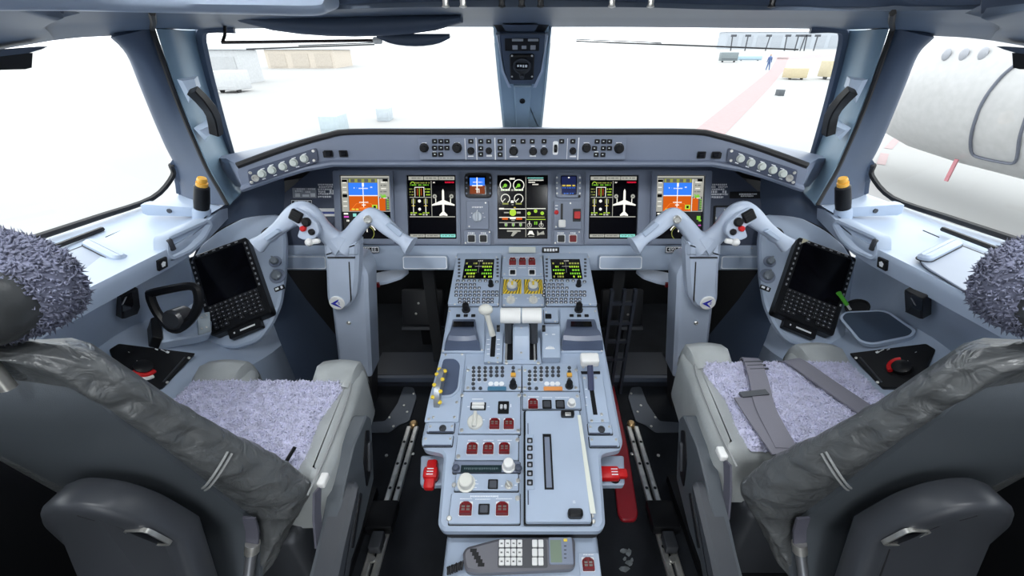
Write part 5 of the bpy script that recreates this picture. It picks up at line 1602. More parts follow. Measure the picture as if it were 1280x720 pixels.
loop = spl([Dl @ tF.at(*tF.uv(a, b)) for a, b in hv + hv[:1]], 3)[:-1]
MB().tube(loop, .0105, 8, closed=True).obj('handle', BLACK, D.t)
c = Dl @ tF.at(*tF.uv(219, 399))
MB().lathe([(.026, -.03), (.026, .008), (.020, .014), (0, .016)], 20).xf(T(c) @ (Dl @ tF.M).to_3x3().to_4x4()).obj('hub', mat('black_satin', (.03, .032, .036), .3), D.t)

# --- black sockets in the undercut walls
for s, q, lab in ((-1, [(147, 369), (168, 357), (171, 380), (167, 390), (148, 397)], 'black cup holder socket on the captain side wall'), (1, [(1135, 359), (1158, 371), (1158, 397), (1136, 387)], 'black recessed socket on the first officer side wall')):
    F = wlL if s < 0 else wlR
    D = Dev(F, 'wall_socket', lab, 'socket', sum(a for a, b in q) / len(q), sum(b for a, b in q) / len(q), w=.002)
    polyobj(D, q, 0, .02, 'housing', BLACK, lambda p: p, .006, .003)
    cx, cy = sum(a for a, b in q) / len(q), sum(b for a, b in q) / len(q)
    polyobj(D, [(cx + (a - cx) * .62, cy + (b - cy) * .62) for a, b in q], .0201, .0215, 'insert', BLACKG, lambda p: p, .003)
    a = D.uv(cx - 6, cy - 2, .0216)
    MB().box(a[0], a[1] - .012, .0216, a[0] + .004, a[1] + .012, .0222).obj('legend', mat('grey_marks', (.35, .36, .38), .5), D.t)

# --- first officer side: pen in a round hole, and an empty tray
D = Dev(shR, 'console_tray', 'empty dark blue tray with rounded corners let into the first officer console', 'tray', 1098, 410, w=.002)
q = [(1049, 398), (1056, 390), (1102, 388), (1113, 391), (1146, 414), (1140, 422), (1090, 432), (1074, 428)]
o = rpoly([D.uv(a, b, .01) for a, b in q], .012, 3)
if area2(o) < 0: o = o[::-1]
i1, i2 = inset(o, .006), inset(o, .020)
mb = MB(); n = len(o)
mb.loft([[Vector(p + (0,)) for p in o], [Vector(p + (.012,)) for p in o], [Vector(p + (.013,)) for p in i1]], True, False)
mb.obj('rim', SHELL, D.t)
mb = MB(); mb.loft([[Vector(p + (.013,)) for p in i1], [Vector(p + (.0015,)) for p in i2], [Vector(p + (.001,)) for p in inset(i2, .01)]], True, True)
mb.obj('bowl', mat('deep_blue_plastic', (.035, .055, .09), .4), D.t)
D = Dev(shR, 'pen_hole', 'round black pen hole in the first officer console in front of the tray', 'hole', 1072, 385, w=.002)
MB().lathe([(.029, 0), (.029, .004), (.026, .004), (.024, .001), (0, .001)], 20, sq=1.1).obj('hole', BLACK, D.t)
p0, p1 = D.uv(1063, 387, .004), D.uv(1048, 365.5, .06)
D2 = thing('pen', 'bright green pen leaning out of the pen hole', 'pen', D.F.Mat(D.u + p0[0], D.v + p0[1], .006))
d = Vector((p1[0] - p0[0], p1[1] - p0[1], .056))
MB().tube([Vector((0, 0, 0)), d * .3], .0035, 8).obj('tip', WHITE, D2)
MB().tube([d * .28, d * .9], .0055, 8).obj('barrel', GREEN, D2)
MB().tube([d * .88, d], [.0062, .0066], 8).obj('cap', GREEN, D2)

# --- ledges: lid, lid handle, slot, latch arm, grip, socket
for s in (-1, 1):
    m = MM(s); F = lgL if s < 0 else lgR
    D = Dev(F, 'console_hatch', 'large pale lid with a dark edge on the %s window ledge' % WHO[s], 'lid', m(100), 340, 'window ledge lids', w=.004)
    q = [(-20, 358), (40, 332), (112, 304), (150, 317), (158, 325), (150, 334), (82, 376), (-20, 430)]
    polyobj(D, q, 0, .003, 'seal', RUBBER, m, .02, 0)
    cx, cy = 80, 348
    polyobj(D, [(cx + (a - cx) * .975, cy + (b - cy) * .965) for a, b in q], .0031, .006, 'lid', mat('lid_grey', (.29, .335, .42), .38), m, .02, .001)
    a, b = D.uv(m(113), 303, .012), D.uv(m(149), 321, .012)
    ang = math.atan2(b[1] - a[1], b[0] - a[0]); L_ = math.hypot(b[0] - a[0], b[1] - a[1])
    MB().prism(rrect(-.012, -.013, L_ + .012, .013, .013, 4), .0062, .018, .005).obj('handle', SHELL, D.t, T((a[0], a[1], 0)) @ Rz(ang))
    MB().prism(rrect(-.014, -.015, L_ + .014, .015, .015, 4), .0061, .0075).obj('handle_shadow_gap', RUBBER, D.t, T((a[0], a[1], 0)) @ Rz(ang))
    D = Dev(F, 'ledge_slot', 'long narrow black slot along the %s window ledge' % WHO[s], 'slot', m(85), 302, 'window ledge slots', w=.006)
    a, b = D.uv(m(128), 286, .003), D.uv(m(30), 323, .003)
    MB().tube([(a[0], a[1], .003), (b[0], b[1], .003)], .0055, 6).obj('slot', BLACK, D.t)
    D = Dev(F, 'ledge_mark', 'thin dark seam beside the lid handle of the %s window ledge' % WHO[s], 'seam', m(142), 292, 'window ledge seams', w=.006)
    a, b = D.uv(m(132), 296, .001), D.uv(m(152), 287.5, .001)
    MB().tube([(a[0], a[1], 0), (b[0], b[1], 0)], .0012, 6).obj('seam', RUBBER, D.t)
    # window latch: arm, black grip, orange button
    p0, p1 = mx(atX(180, 260, -.985), s), mx(atX(252, 264, -.86), s)
    t = thing('window_latch', '%s window latch arm with upright black grip and orange button' % WHO[s], 'latch', T(p1), 'window latches')
    Li = T(-p1)
    d = (p1 - p0)
    prof4 = [(-1, -1.15), (1, -1.15), (1.05, -.9), (1.05, .9), (1, 1.15), (-1, 1.15), (-1.05, .9), (-1.05, -.9)]
    MB().tube([p0, p0 + d * .08, p0 + d * .85, p1 + d * .05], [.010, .013, .011, .011], prof=prof4, up=(0, 0, 1)).obj('arm', SHELL, t, Li)
    a = p0 + d * .5
    MB().lathe([(.006, 0), (.006, .003), (0, .003)], 10).xf(T(a + Vector((0, -.0122, .001))) @ Matrix.Rotation(PI / 2, 4, 'X')).obj('key_hole', DARKM, t, Li)
    tp = mx(atY(252.5, 222, p1.y - .004), s)
    Rg = (tp - p1).to_track_quat('Z', 'Y').to_matrix().to_4x4()
    MB().lathe([(.021, -.035), (.021, .004), (.019, .010), (.0, .010)], 18).obj('socket', SHELL, t, Rg)
    MB().lathe([(.0175, .009), (.0185, .03), (.0175, .072), (.014, .076), (0, .076)], 18).obj('grip', BLACK, t, Rg)
    MB().lathe([(.0135, .075), (.0135, .085), (.010, .0855), (.012, .092), (.010, .098), (.0, .099)], 16).obj('button', AMBER, t, Rg)
    # grip trough at the front end of the ledge
    q = [(208, 296), (235, 284), (261, 272), (268, 281), (258, 300), (240, 316), (216, 327), (209, 319)]
    gF_ = Frame(V(-.795, .8, .4), V(-.795, 1.0, .4), V(-.795, .8, .3)) if s < 0 else Frame(V(.795, 1.0, .4), V(.795, .8, .4), V(.795, 1.0, .3))
    D = Dev(gF_, 'grab_trough', 'slanting pale grip trough at the front end of the %s ledge' % WHO[s], 'grip', m(236), 300, 'ledge grip troughs')
    o = rpoly([D.uv(m(a), b) for a, b in q], .012, 3)
    if area2(o) < 0: o = o[::-1]
    lay = lambda p, z: [Vector(w_ + (z,)) for w_ in p]
    MB().loft([lay(o, -.03), lay(o, -.006), lay(inset(o, .003), .0), lay(inset(o, .009), .0), lay(inset(o, .016), -.008)], True, True).obj('trough', SHELL, D.t, ang=35)
    a = D.uv(m(214), 306)
    MB().rbox(a[0] - .006, a[1] - .014, -.004, a[0] + .006, a[1] + .014, .004, .003).obj('catch', DARKM, D.t)
    D = Dev(fsL if s < 0 else fsR, 'headset_socket', 'small square black socket with a white mark on the %s ledge front' % WHO[s], 'socket', m(199.5), 329, 'headset sockets', w=.003)
    MB().prism(rrect(-.013, -.013, .013, .013, .002), 0, .005, .001).obj('plate', BLACK, D.t)
    MB().prism([(-.006, .003), (0, .007), (.006, .003), (.004, -.006), (-.004, -.006)], .005, .0058).obj('mark', LEGEND, D.t)

# ================================================================== pillars and header
for s in (-1, 1):
    m = MM(s)
    off_ = lambda px, py, k, d: mx(atY(px, py, d) , s)
    # grab handle standing off the pillar
    def gp(px, py, Y): return mx(atY(px, py, Y), s)
    c = gp(250, 140, 1.14)
    t = thing('pillar_grip', 'black angled grab handle between two pale brackets on the %s windshield pillar' % WHO[s], 'handle', T(c), 'pillar grab handles')
    Li = T(-c)
    pth = [gp(240.5, 113, 1.05), gp(251, 123, 1.06), gp(261.5, 135, 1.08), gp(266.5, 144, 1.10), gp(269, 156, 1.11), gp(270.5, 167, 1.115)]
    MB().tube(pth, .0118, prof=[(-1, -.8), (-.8, -1), (.8, -1), (1, -.8), (1, .8), (.8, 1), (-.8, 1), (-1, .8)], up=(0, -1, 0)).obj('grip', BLACK, t, Li, 30)
    up = [gp(221, 99, 1.105), gp(247, 95, 1.155), gp(251, 108, 1.16), gp(236, 129, 1.12)]
    dn = [gp(228, 101, 1.06), gp(243, 99, 1.06), gp(246, 111, 1.065), gp(237, 118, 1.065)]
    MB().loft([up, dn], True, True).obj('bracket', SHELL, t, Li)
    up = [gp(242, 160, 1.135), gp(259, 149, 1.20), gp(266, 158, 1.22), gp(256, 176, 1.16)]
    dn = [gp(249, 163, 1.10), gp(263, 157, 1.115), gp(268, 165, 1.12), gp(259, 171, 1.10)]
    MB().loft([up, dn], True, True).obj('bracket', SHELL, t, Li)

POSTM = mat('post_paint', (.24, .34, .44), .36, bump=.05, bscale=500)
# centre post between the windshields
def post(pts, Y0, Y1, back, name, mt, ch=.004):
    """prism on the leaning plane of the post"""
    F = Frame(atY(653, 163, Y1), atY(653, 163, Y1) + Vector((1, 0, 0)), atY(653, 34, Y0))
    return MB().prism(rpoly(F.poly(pts), .004), back, 0, ch).xf(F.M), F
mb, pF = post([(615, 26), (691, 26), (684, 100), (677, 166), (629, 166), (622, 100)], 1.33, 1.57, -.03, '', SHELL, .008)
struct(mb, 'trim_22', POSTM, 40)
mb = MB()
for x0, x1, x2, x3 in ((620, 624.5, 640, 643), (685.5, 681, 663, 666)):
    mb.prism([pF.uv(a, b) for a, b in ((x0, 40), (x1, 40), (x1 + (4 if x0 < 650 else -4), 85), (x1 + (12 if x0 < 650 else -12), 104), (x0 + (17 if x0 < 650 else -17), 104), (x0 + (8 if x0 < 650 else -8), 85))], 0, .014, .004)
struct(mb, 'trim_23', SHELL, 30, M=pF.M)
mb = MB().prism([pF.uv(a, b) for a, b in ((642, 105), (664.5, 105), (660.5, 163), (645.5, 163))], 0, .010, .003)
struct(mb, 'trim_24', POSTM, 30, M=pF.M)
D = Dev(pF, 'standby_compass', 'square black compass with round dial and label cards on the centre post', 'compass', 653, 75)
polyobj(D, [(624, 41), (682, 41), (680, 70), (672, 104), (634, 104), (627, 70)], 0, .012, 'housing', LINER, lambda p: p, .006, .003)
D.plate('card_holder', 631, 48, 674, 63.5, .0121, .014, BLACK, .002)
for x0, x1, y0, y1 in ((640, 654, 48.5, 51.5), (660, 673, 48.5, 51.5), (640.5, 647, 56.5, 62), (652, 658, 57, 61), (663, 669.5, 56.5, 62)):
    D.plate('label_card', x0, y0, x1, y1, .0141, .0146, GREYP, .001, 0)
D.plate('compass_case', 637.5, 67, 667.5, 98, .0121, .022, BLACK, .008, .003)
u, v = D.uv(652.5, 82, .022)
MB().lathe([(.026, .022), (.026, .026), (.022, .026), (.020, .023), (0, .023)], 24, (u, v)).obj('dial', DARKM, D.t)
D.plate('card_window', 645, 79.5, 660, 86, .0262, .0272, BLACKG, .002, 0)
D.words([(646.5, 81, 659, 3.2)], .0273, seed=4)
D.put('knob', knob_mesh(.008, .012, DARKM, ptr=False), 652.5, 93.5, .022)
D.screws([(640, 69.5), (665, 69.5), (640, 95.5), (665, 95.5)], .022)
D = Dev(pF, 'post_socket', 'small round black hole low on the centre post', 'socket', 653, 123, w=.0105)
MB().lathe([(.009, 0), (.009, .003), (.006, .003), (.005, .001), (0, .001)], 14).obj('hole', BLACK, D.t)
# dark clamp at the head of the post
p = [atY(610, 25, 1.27), atY(690, 25, 1.27), atY(680, 41, 1.345), atY(626, 41, 1.345)]
t = thing('post_bracket', 'dark trapezoid bracket at the head of the centre post', 'bracket', T(atY(650, 33, 1.3)))
q = [a + Vector((0, .03, .0)) for a in p]
MB().loft([[a for a in p], [a for a in q]], True, True).obj('bracket', BLACK, t, T(-atY(650, 33, 1.3)))
p = [atY(627, 31, 1.262), atY(673, 31, 1.262), atY(668, 39, 1.325), atY(632, 39, 1.325)]
MB().loft([[a for a in p], [a + Vector((0, .02, 0)) for a in p]], True, True).obj('inset', LINER, t, T(-atY(650, 33, 1.3)))

# sun visor stowed under the header, captain side, with its rail
c = atY(440, 35, 1.10)
t = thing('sun_visor', 'grey blue sun visor stowed over the captain windshield', 'visor', T(c))
def visor(px0, px1, y0, y1, Y, th, name, mt, r):
    a, b = atY(px0, y1, Y), atY(px1, y0, Y)
    secs = []
    n = 12
    for k in range(9):
        f = k / 8
        x = a.x + (b.x - a.x) * f
        tap = max(.25, min(1, math.sin(PI * min(max(f, .02), .98)) ** .35))
        z0, z1 = b.z + (a.z - b.z) * tap, b.z
        cz, hz = (z0 + z1) / 2, abs(z1 - z0) / 2
        secs.append([Vector((x, Y + th * .5 * math.cos(2 * PI * i / n), cz + hz * math.sin(2 * PI * i / n))) - c for i in range(n)])
    return MB().loft(secs, True, True).obj(name, mt, t, None, 50)
visor(309, 577, 18, 46, 1.12, .05, 'visor_body', LINER, 0)
visor(474, 562, 42, 58, 1.14, .02, 'visor_flap', LINER, 0)
MB().tube([atY(281, 31, 1.17) - c, atY(281, 44, 1.165) - c, atY(278, 53, 1.16) - c], .0035, 8).obj('rail_end', BLACK, t)
MB().tube([atY(277, 53, 1.16) - c, atY(470, 50.5, 1.16) - c], .0034, 8).obj('rail', mat('brown_rod', (.05, .035, .03), .4), t)
MB().tube([atY(468, 50.5, 1.16) - c, atY(476, 50.5, 1.155) - c], .0075, 8).obj('rail_clip', WHITE, t)
# small visor pads beside the side windows
for s in (-1, 1):
    p0 = mx(side_win(14, 74), s)
    t = thing('visor_clip', 'small dark clip hanging from the liner over the %s side window' % WHO[s], 'clip', T(p0))
    iw = Vector((-s * .012, -.01, 0))
    e = [(-20, 63), (46, 58), (36, 62), (22, 66), (-20, 71)]
    f = [mx(side_win(a, b), s) - p0 + iw for a, b in e]
    MB().loft([f, [q + Vector((-s * .03, -.01, 0)) for q in f]], True, True).obj('pad', LINER, t)
    e = [(-20, 68), (29, 66), (28, 84), (20, 86), (-20, 87)]
    f = [mx(side_win(a, b), s) - p0 + iw * 1.3 for a, b in e]
    MB().loft([f, [q + Vector((-s * .025, -.01, 0)) for q in f]], True, True).obj('clip', BLACK, t)
# liner strip and overhead panel edge at the top of the picture
c = atY(200, 6, .7)
t = thing('overhead_lining', 'whitish rounded lining strip along the ceiling over the captain windows', 'lining', T(c))
lo = [atY(-30, 14, .52), atY(60, 13.5, .60), atY(140, 15, .68), atY(240, 17, .76), atY(330, 19, .83), atY(390, 20, .865), atY(409, 16, .872), atY(412, 9, .872)]
hi = [atY(-30, -14, .50), atY(60, -14, .58), atY(140, -13, .66), atY(240, -12, .74), atY(330, -11, .81), atY(390, -10, .85), atY(408, -9, .86), atY(410, -9, .87)]
rows = []
for a, b in zip(spl(lo, 4), spl(hi, 4)):
    md = (a + b) / 2 + Vector((0, -.025, -.004))
    rows.append([p - c for p in (a + Vector((0, .05, .01)), a, a.lerp(md, .5) + Vector((0, -.004, -.003)), md, b, b + Vector((0, .05, .02)))])
MB().loft(rows, True, True).obj('strip', SHELL, t, ang=60)
oF = Frame(V(0, .90, -.085), V(1, .90, -.085), V(0, .80, -.17))
t = thing('overhead_switchboard', 'dark overhead switch panel whose front edge shows over the windshields', 'panel', T(V(0, .9, -.085)))
MB().loft([[V(x, y, d) - V(0, .9, -.085) for y, d in ((.905, -.088), (.885, -.084), (.60, -.20), (.55, -.235), (.62, -.24), (.87, -.14))] for x in (-.30, -.28, .42, .45)], True, True).obj('panel_face', PANELD, t)
for k, px in enumerate((556, 578, 627, 652, 676, 766, 815, 968)):
    p = atY(px, -7, .87)
    MB().lathe([(.006, 0), (.005, .014), (.007, .018), (0, .02)], 8).xf(T(p - V(0, .9, -.085)) @ Matrix.Rotation(PI, 4, 'X')).obj('toggle', STEEL if k in (0, 1, 5, 6) else BLACK, t)
for k in range(6):
    p = V(-.3 + k * .12, .72, -.148)
    MB().box(-.03, -.05, -.006, .03, .05, .004).xf(T(p - V(0, .9, -.085)) @ Matrix.Rotation(-.4, 4, 'X')).obj('module', PANELM, t)
# windshield wipers lying outside the glass
for s, a, b, lab in ((-1, (308, 61.5), (468, 55.5), 'thin wiper blade outside the captain windshield'), (1, (720, 51.5), (998, 62), 'thin wiper blade outside the first officer windshield')):
    p, q = atY(a[0], a[1], 1.42 if s < 0 else 1.46), atY(b[0], b[1], 1.46 if s < 0 else 1.36)
    t = thing('windshield_wiper', lab, 'wiper', T((p + q) / 2), 'windshield wipers')
    c = (p + q) / 2
    MB().tube([p - c, q - c], .0022, 6).obj('blade', RUBBER, t)
    MB().tube([(p - c) * .2 + Vector((0, .004, .004)), (q - c if s < 0 else p - c) + Vector((0, .006, .005))], .0016, 6).obj('arm', DARKM, t)
# black seals at the foot of the centre post
mb = MB().tube([atY(597, 161.5, 1.52), atY(640, 160.5, 1.545)], .005, 6).tube([atY(665, 160.5, 1.545), atY(710, 161.5, 1.52)], .005, 6)
struct(mb, 'trim_25', RUBBER)

# rims around the added fill lamps
for i, d in enumerate(FILL_LAMPS):
    t = thing('fill_lamp', ('added round fill lamp behind the %s seat' if i < 2 else 'added round fill lamp above the %s seat') % WHO[-1 if d[0] < 0 else 1], 'lamp', T(d[:3]))
    MB().lathe([(.10, .02), (.10, -.006), (.088, -.01), (.088, .0)], 24).obj('rim', WHITE, t)
# ================================================================== pilot seats
FLEECE = mat('lilac_sheepskin', (0.60, 0.60, 0.76), 0.9, var=0.15, scale=60)
FLEECED = mat('dark_sheepskin', (0.17, 0.18, 0.25), 0.9, var=0.25, scale=60)
LEATHD = mat('dark_leather', (0.040, 0.043, 0.045), 0.33, var=0.12, bump=0.3, bscale=140, scale=14)
LEATHER_LIT = mat('light_grey_leather', (0.35, 0.37, 0.37), 0.36, var=0.10, bump=0.25, bscale=160, scale=14)  # same seat leather, lightened for the light falling from the front
STITCH = mat('pale_stitching', (0.30, 0.31, 0.31), 0.6)
ARMP = mat('armrest_grey', (0.055, 0.06, 0.07), 0.36, bump=0.1, bscale=900)

def pillow(poly, z0, z1, r, n=4, zf=None):
    """prism with a rounded top edge"""
    if area2(poly) < 0: poly = poly[::-1]
    rings = [[Vector(p + (z0,)) for p in poly]]
    for k in range(n + 1):
        a = PI / 2 * k / n
        q = inset(poly, r * (1 - math.cos(a))) if k else poly
        rings.append([Vector(p + (z1 - r + r * math.sin(a),)) for p in q])
    return MB().loft(rings, True, True)

def wrinkle(p, sc=1.0):
    v = mnoise.noise(Vector((p.x * 26, p.y * 26, p.z * 42)) * sc)
    w = mnoise.noise(Vector((p.x * 60 + 7, p.y * 60, p.z * 90)) * sc)
    return (1 - abs(v) * 2.2) * .0080 + w * .0022

def tufts(surf, n, L, r, seed, dens=None):
    """short curled wool locks on a surface given as surf(u, v) -> (point, normal)"""
    rr = random.Random(seed)
    mb = MB()
    for i in range(n):
        u, v = rr.random(), rr.random()
        p, nn = surf(u, v)
        t = Vector((rr.uniform(-1, 1), rr.uniform(-1, 1), rr.uniform(-1, 1)))
        t = (t - nn * t.dot(nn)).normalized()
        b = nn.cross(t)
        l = L * rr.uniform(.6, 1.3)
        tip = p + nn * l * .75 + t * l * rr.uniform(.2, .9)
        md = p + nn * l * .55 + t * l * .15
        k = r * rr.uniform(.7, 1.3)
        ring = [p + t * k, p - t * k * .5 + b * k * .87, p - t * k * .5 - b * k * .87]
        ring2 = [md + t * k * .75, md - t * k * .4 + b * k * .65, md - t * k * .4 - b * k * .65]
        o = len(mb.v)
        mb.v += [tuple(q) for q in ring + ring2 + [tip]]
        mb.f += [(o, o + 1, o + 4, o + 3), (o + 1, o + 2, o + 5, o + 4), (o + 2, o, o + 3, o + 5), (o + 3, o + 4, o + 6), (o + 4, o + 5, o + 6), (o + 5, o + 3, o + 6)]
        mb.m += [0] * 6
    return mb

CX = -.56
def back_w(D):
    tab = [(.249, .062), (.255, .088), (.266, .108), (.282, .120), (.328, .130), (.402, .140), (.473, .157), (.576, .183), (.655, .189), (.69, .178), (.73, .150), (.77, .125), (.80, .11)]
    for (a, b) in zip(tab[:-1], tab[1:]):
        if a[0] <= D <= b[0]: return a[1] + (b[1] - a[1]) * (D - a[0]) / (b[0] - a[0])
    return tab[0][1] if D < tab[0][0] else tab[-1][1]
def back_f(D):
    tab = [(.249, .006), (.266, .012), (.328, .018), (.402, .024), (.473, .03), (.576, .042), (.671, .045), (.80, .03)]
    for (a, b) in zip(tab[:-1], tab[1:]):
        if a[0] <= D <= b[0]: return a[1] + (b[1] - a[1]) * (D - a[0]) / (b[0] - a[0])
    return tab[0][1] if D < tab[0][0] else tab[-1][1]
def backP(x, D, y=0.0):
    d = min(D, .70)
    extra = -(max(0, D - .66) ** 2) * 2.2
    return V(CX + x, .25 + .25 * d + y + extra, D)

def seat(s, label, dx, dy, dz, bx=0.0, by=0.0, bz=0.0):
    c0 = Vector((CX, .58, 0))
    M = T(Vector((-s * -1 * 0, 0, 0)))
    t = thing('pilot_seat', label, 'seat', T(mx(c0, s) + Vector((s * dx, dy, 0))), 'pilot seats')
    shift = [Vector((0, 0, dz))]
    def W(p): return mx(Vector(p) - c0 + shift[0], s)
    def add(mb, name, mt, parent=t, ang=60, kind=None, lab=None):
        mb.v = [tuple(W(v)) for v in mb.v]
        o = mb.obj(name, mt, parent, None, ang, kind)
        if lab: o['label'] = lab
        return o
    Z = lambda D: EYE - D
    # base and carriage
    add(MB().rbox(-.71, .44, Z(1.02), -.42, .74, Z(.79), .02), 'seat_base', DARKM)
    add(MB().rbox(-.66, .46, -dz + .014, -.46, .72, Z(1.00), .012), 'seat_column', BLACK)
    add(MB().box(-.72, .40, -dz + .004, -.43, .78, -dz + .03), 'carriage', BLACK)
    # cushion: a U with two front humps
    po = rpoly([(-.765, .47), (-.352, .47), (-.352, .54), (-.366, .66), (-.378, .79), (-.485, .79), (-.497, .715), (-.632, .715), (-.645, .79), (-.758, .79), (-.765, .66)], .03, 4)
    add(pillow(po, Z(.80), Z(.655), .028, 5), 'cushion', LEATHER_LIT)
    # seams along the humps and the inboard edge
    mb = MB()
    for pts in ([(-.400, .785, .652), (-.398, .735, .652), (-.385, .70, .652), (-.374, .62, .653), (-.366, .52, .653), (-.364, .44, .653)], [(-.66, .785, .653), (-.655, .74, .652), (-.66, .71, .652)], [(-.742, .785, .653), (-.745, .73, .652), (-.748, .66, .652)], [(-.470, .785, .653), (-.473, .74, .652), (-.472, .71, .652)]):
        mb.tube([V(*p) for p in spl(pts, 4)], .0022, 5)
    add(mb, 'stitching', STITCH, kind='stuff')
    for x0, x1 in ((-.378, -.485), (-.645, -.758)):
        secs = []
        for y, h, ins in ((.70, .002, .016), (.715, .012, .012), (.75, .020, .008), (.778, .012, .010), (.792, -.012, .012), (.796, -.06, .012)):
            a, b = x0 - ins, x1 + ins
            n = 9
            e0, e1 = (-.003 if b > a else .003), (.003 if b > a else -.003)
            secs.append([V(a + e0, y, .70), V(a + e0, y, .668 - h)] + [V(a + (b - a) * k / (n - 1), y, .655 - h - .006 * math.sin(PI * k / (n - 1))) for k in range(n)] + [V(b + e1, y, .668 - h), V(b + e1, y, .70)])
        rows = secs
        add(MB().grid(rows), 'front_bolster', LEATHER_LIT)
    # sheepskin pad: puffy body plus wool locks
    def skin(u, v):
        x = -.745 + .338 * u
        y = .475 + .238 * v
        ed = min(min(u, 1 - u) / .06, min(v, 1 - v) / .07, 1)
        xin = -.36 - .0 * y
        h = .020 * (1 - (1 - ed) ** 2) + .006 * mnoise.noise(Vector((x * 40, y * 40, 3))) * ed
        return V(x + .012 * math.sin(v * 9) * (1 if u > .5 else 0) * .4, y, .657 - h)
    n = 44
    rows = [[skin(i / n, j / n) for i in range(n + 1)] for j in range(n + 1)]
    sk = add(MB().grid(rows), 'sheepskin_pad', FLEECE)
    def sf(u, v): return skin(u, v) - Vector((0, 0, .002)), Vector((0, 0, 1))
    add(tufts(sf, 9000, .0085, .0022, 5), 'wool', FLEECE, sk, 180, 'stuff')
    # backrest: leather body (it reclines and slides apart from the cushion)
    shift[0] = Vector((-bx, by - dy, bz))
    Ds = [.249, .251, .255, .262, .272, .285] + [.30 + .0115 * k for k in range(43)] + [.796, .80]
    half = [(0, .004), (.05, .004), (.095, .003), (.104, .0), (.112, -.003)]
    secs = []
    NW = 22
    for D in Ds:
        w, f = back_w(D), back_f(D)
        th = .055 if D > .275 else .02 + .035 * max(0, (D - .249) / .026)
        top = max(0, .25 - D)
        pr = [(a * min(1, (w - .03) / .112), b) for a, b in half]
        bw = pr[-1][0]
        # rounded wing from the panel edge to the front
        ctl = [Vector((bw, -.003, 0)), Vector((bw + (w - bw) * .5, -.004 + f * .12, 0)), Vector((w - .008, f * .45, 0)), Vector((w, f, 0)), Vector((w - .008, f + .016, 0)), Vector((w - .045, max(f + .022, th), 0))]
        wing = spl(ctl, 5)
        loop = [(a, b) for a, b in pr[:-1]] + [(q.x, q.y) for q in wing] + [(min(.08, w - .05), th * .9), (0, th * .82)]
        ring = []
        for i, (a, b) in enumerate(loop):
            p = backP(a, D, b)
            if i > 4 and b < f + .025:
                nn = Vector((.6, -.8, 0)); q = min(1, (i - 4) / 3)
                p = p + nn * wrinkle(p) * q * (1 if D > .29 else .3)
            ring.append(p)
        lft = []
        for i, (a, b) in enumerate(loop[1:-1]):
            lft.append(backP(-a, D, b))
        secs.append(ring + lft[::-1])
    bk = add(MB().loft(secs, True, True), 'backrest', LEATHER, ang=70)
    # cross seams on the inboard wing
    mb = MB()
    for D0, dd in ((.475, .055), (.482, .055)):
        pts = []
        for k in range(9):
            q = k / 8
            D = D0 + dd * (1 - q)
            w, f = back_w(D), back_f(D)
            x = .113 + (w - .113) * q
            pts.append(backP(x, D, -.011 + f * (q ** 1.8) - .004 - .006 * math.sin(PI * q)))
        mb.tube(pts, .0018, 5)
    pts = [backP(back_w(D) - .001, D, back_f(D) + .004) for D in [.27 + .02 * k for k in range(26)]]
    mb.tube(pts, .0018, 5)
    add(mb, 'stitching', STITCH, bk, kind='stuff')
    # smooth plastic shell on the back
    rows = []
    for D in [.292 + .02 * k for k in range(27)]:
        hw = .106 if D > .32 else .106 - (.32 - D) * 1.4
        bow = .010
        row = [backP(hw * q, D, -.006 - bow * (1 - q * q) + (.006 if abs(q) == 1 else 0) + .020 * (max(0, .35 - D) / .058) ** 2) for q in (-1, -.985, -.8, -.6, -.4, -.2, 0, .2, .4, .6, .8, .985, 1)]
        rows.append(row)
    add(MB().grid(rows), 'back_shell', SEATP, ang=40)
    # stowed armrest slab standing off the shell
    def arm(x, D, y): return backP(x, D, y)
    outl = [(.082, .86), (.084, .58), (.080, .51), (.06, .47), (.02, .455), (-.02, .475), (-.06, .53), (-.10, .62), (-.11, .72), (-.11, .86)]
    o = rpoly(outl, .02, 4)
    rings = []
    if area2(o) < 0: o = o[::-1]
    for y, d in ((-.030, .004), (-.036, 0), (-.062, 0), (-.068, .003), (-.0715, .010), (-.073, .022)):
        rings.append([arm(a, b, y) for a, b in inset(o, d)])
    am = add(MB().loft(rings, True, True), 'stowed_armrest', ARMP, ang=50)
    add(MB().tube([arm(a, b, -.0722) for a, b in ((.058, .85), (.058, .60), (.050, .52), (.03, .48))], .0014, 5), 'seam', RUBBER, am)
    sl = rpoly([(.080, .53), (.080, .59), (.048, .59), (.048, .53)], .010, 3)
    mb = MB(); mb.loft([[arm(a, b, -.070) for a, b in sl], [arm(a, b, -.0755) for a, b in sl], [arm(a, b, -.0755) for a, b in inset(sl, .003)], [arm(a, b, -.068) for a, b in inset(sl, .004)]], True, False)
    add(mb, 'slot_rim', STEEL, am)
    mb = MB(); mb.loft([[arm(a, b, -.0735) for a, b in inset(sl, .0035)], [arm(a, b, -.0742) for a, b in inset(sl, .006)]], True, True)
    add(mb, 'release_catch', BLACKG, am)
    # strap and tube hanging from the wing
    st = [backP(.118, .655, -.012), backP(.112, .69, -.018), backP(.104, .735, -.022)]
    add(MB().tube(st, .010, prof=[(-1, -.2), (1, -.2), (1, .2), (-1, .2)], up=(0, -1, 0)), 'strap', BELT)
    tb = [backP(.106, .725, -.024), backP(.094, .80, -.03), backP(.078, .90, -.04)]
    add(MB().tube(tb, [.0085, .0085, .0085], 10), 'support_tube', mat('grey_tube', (.24, .25, .27), .35, .6))
    add(MB().tube([backP(.1085, .715, -.023), backP(.105, .731, -.0245)], .0115, 10), 'clamp', STEEL)
    # headrest
    hc = V(CX, .325, .195)
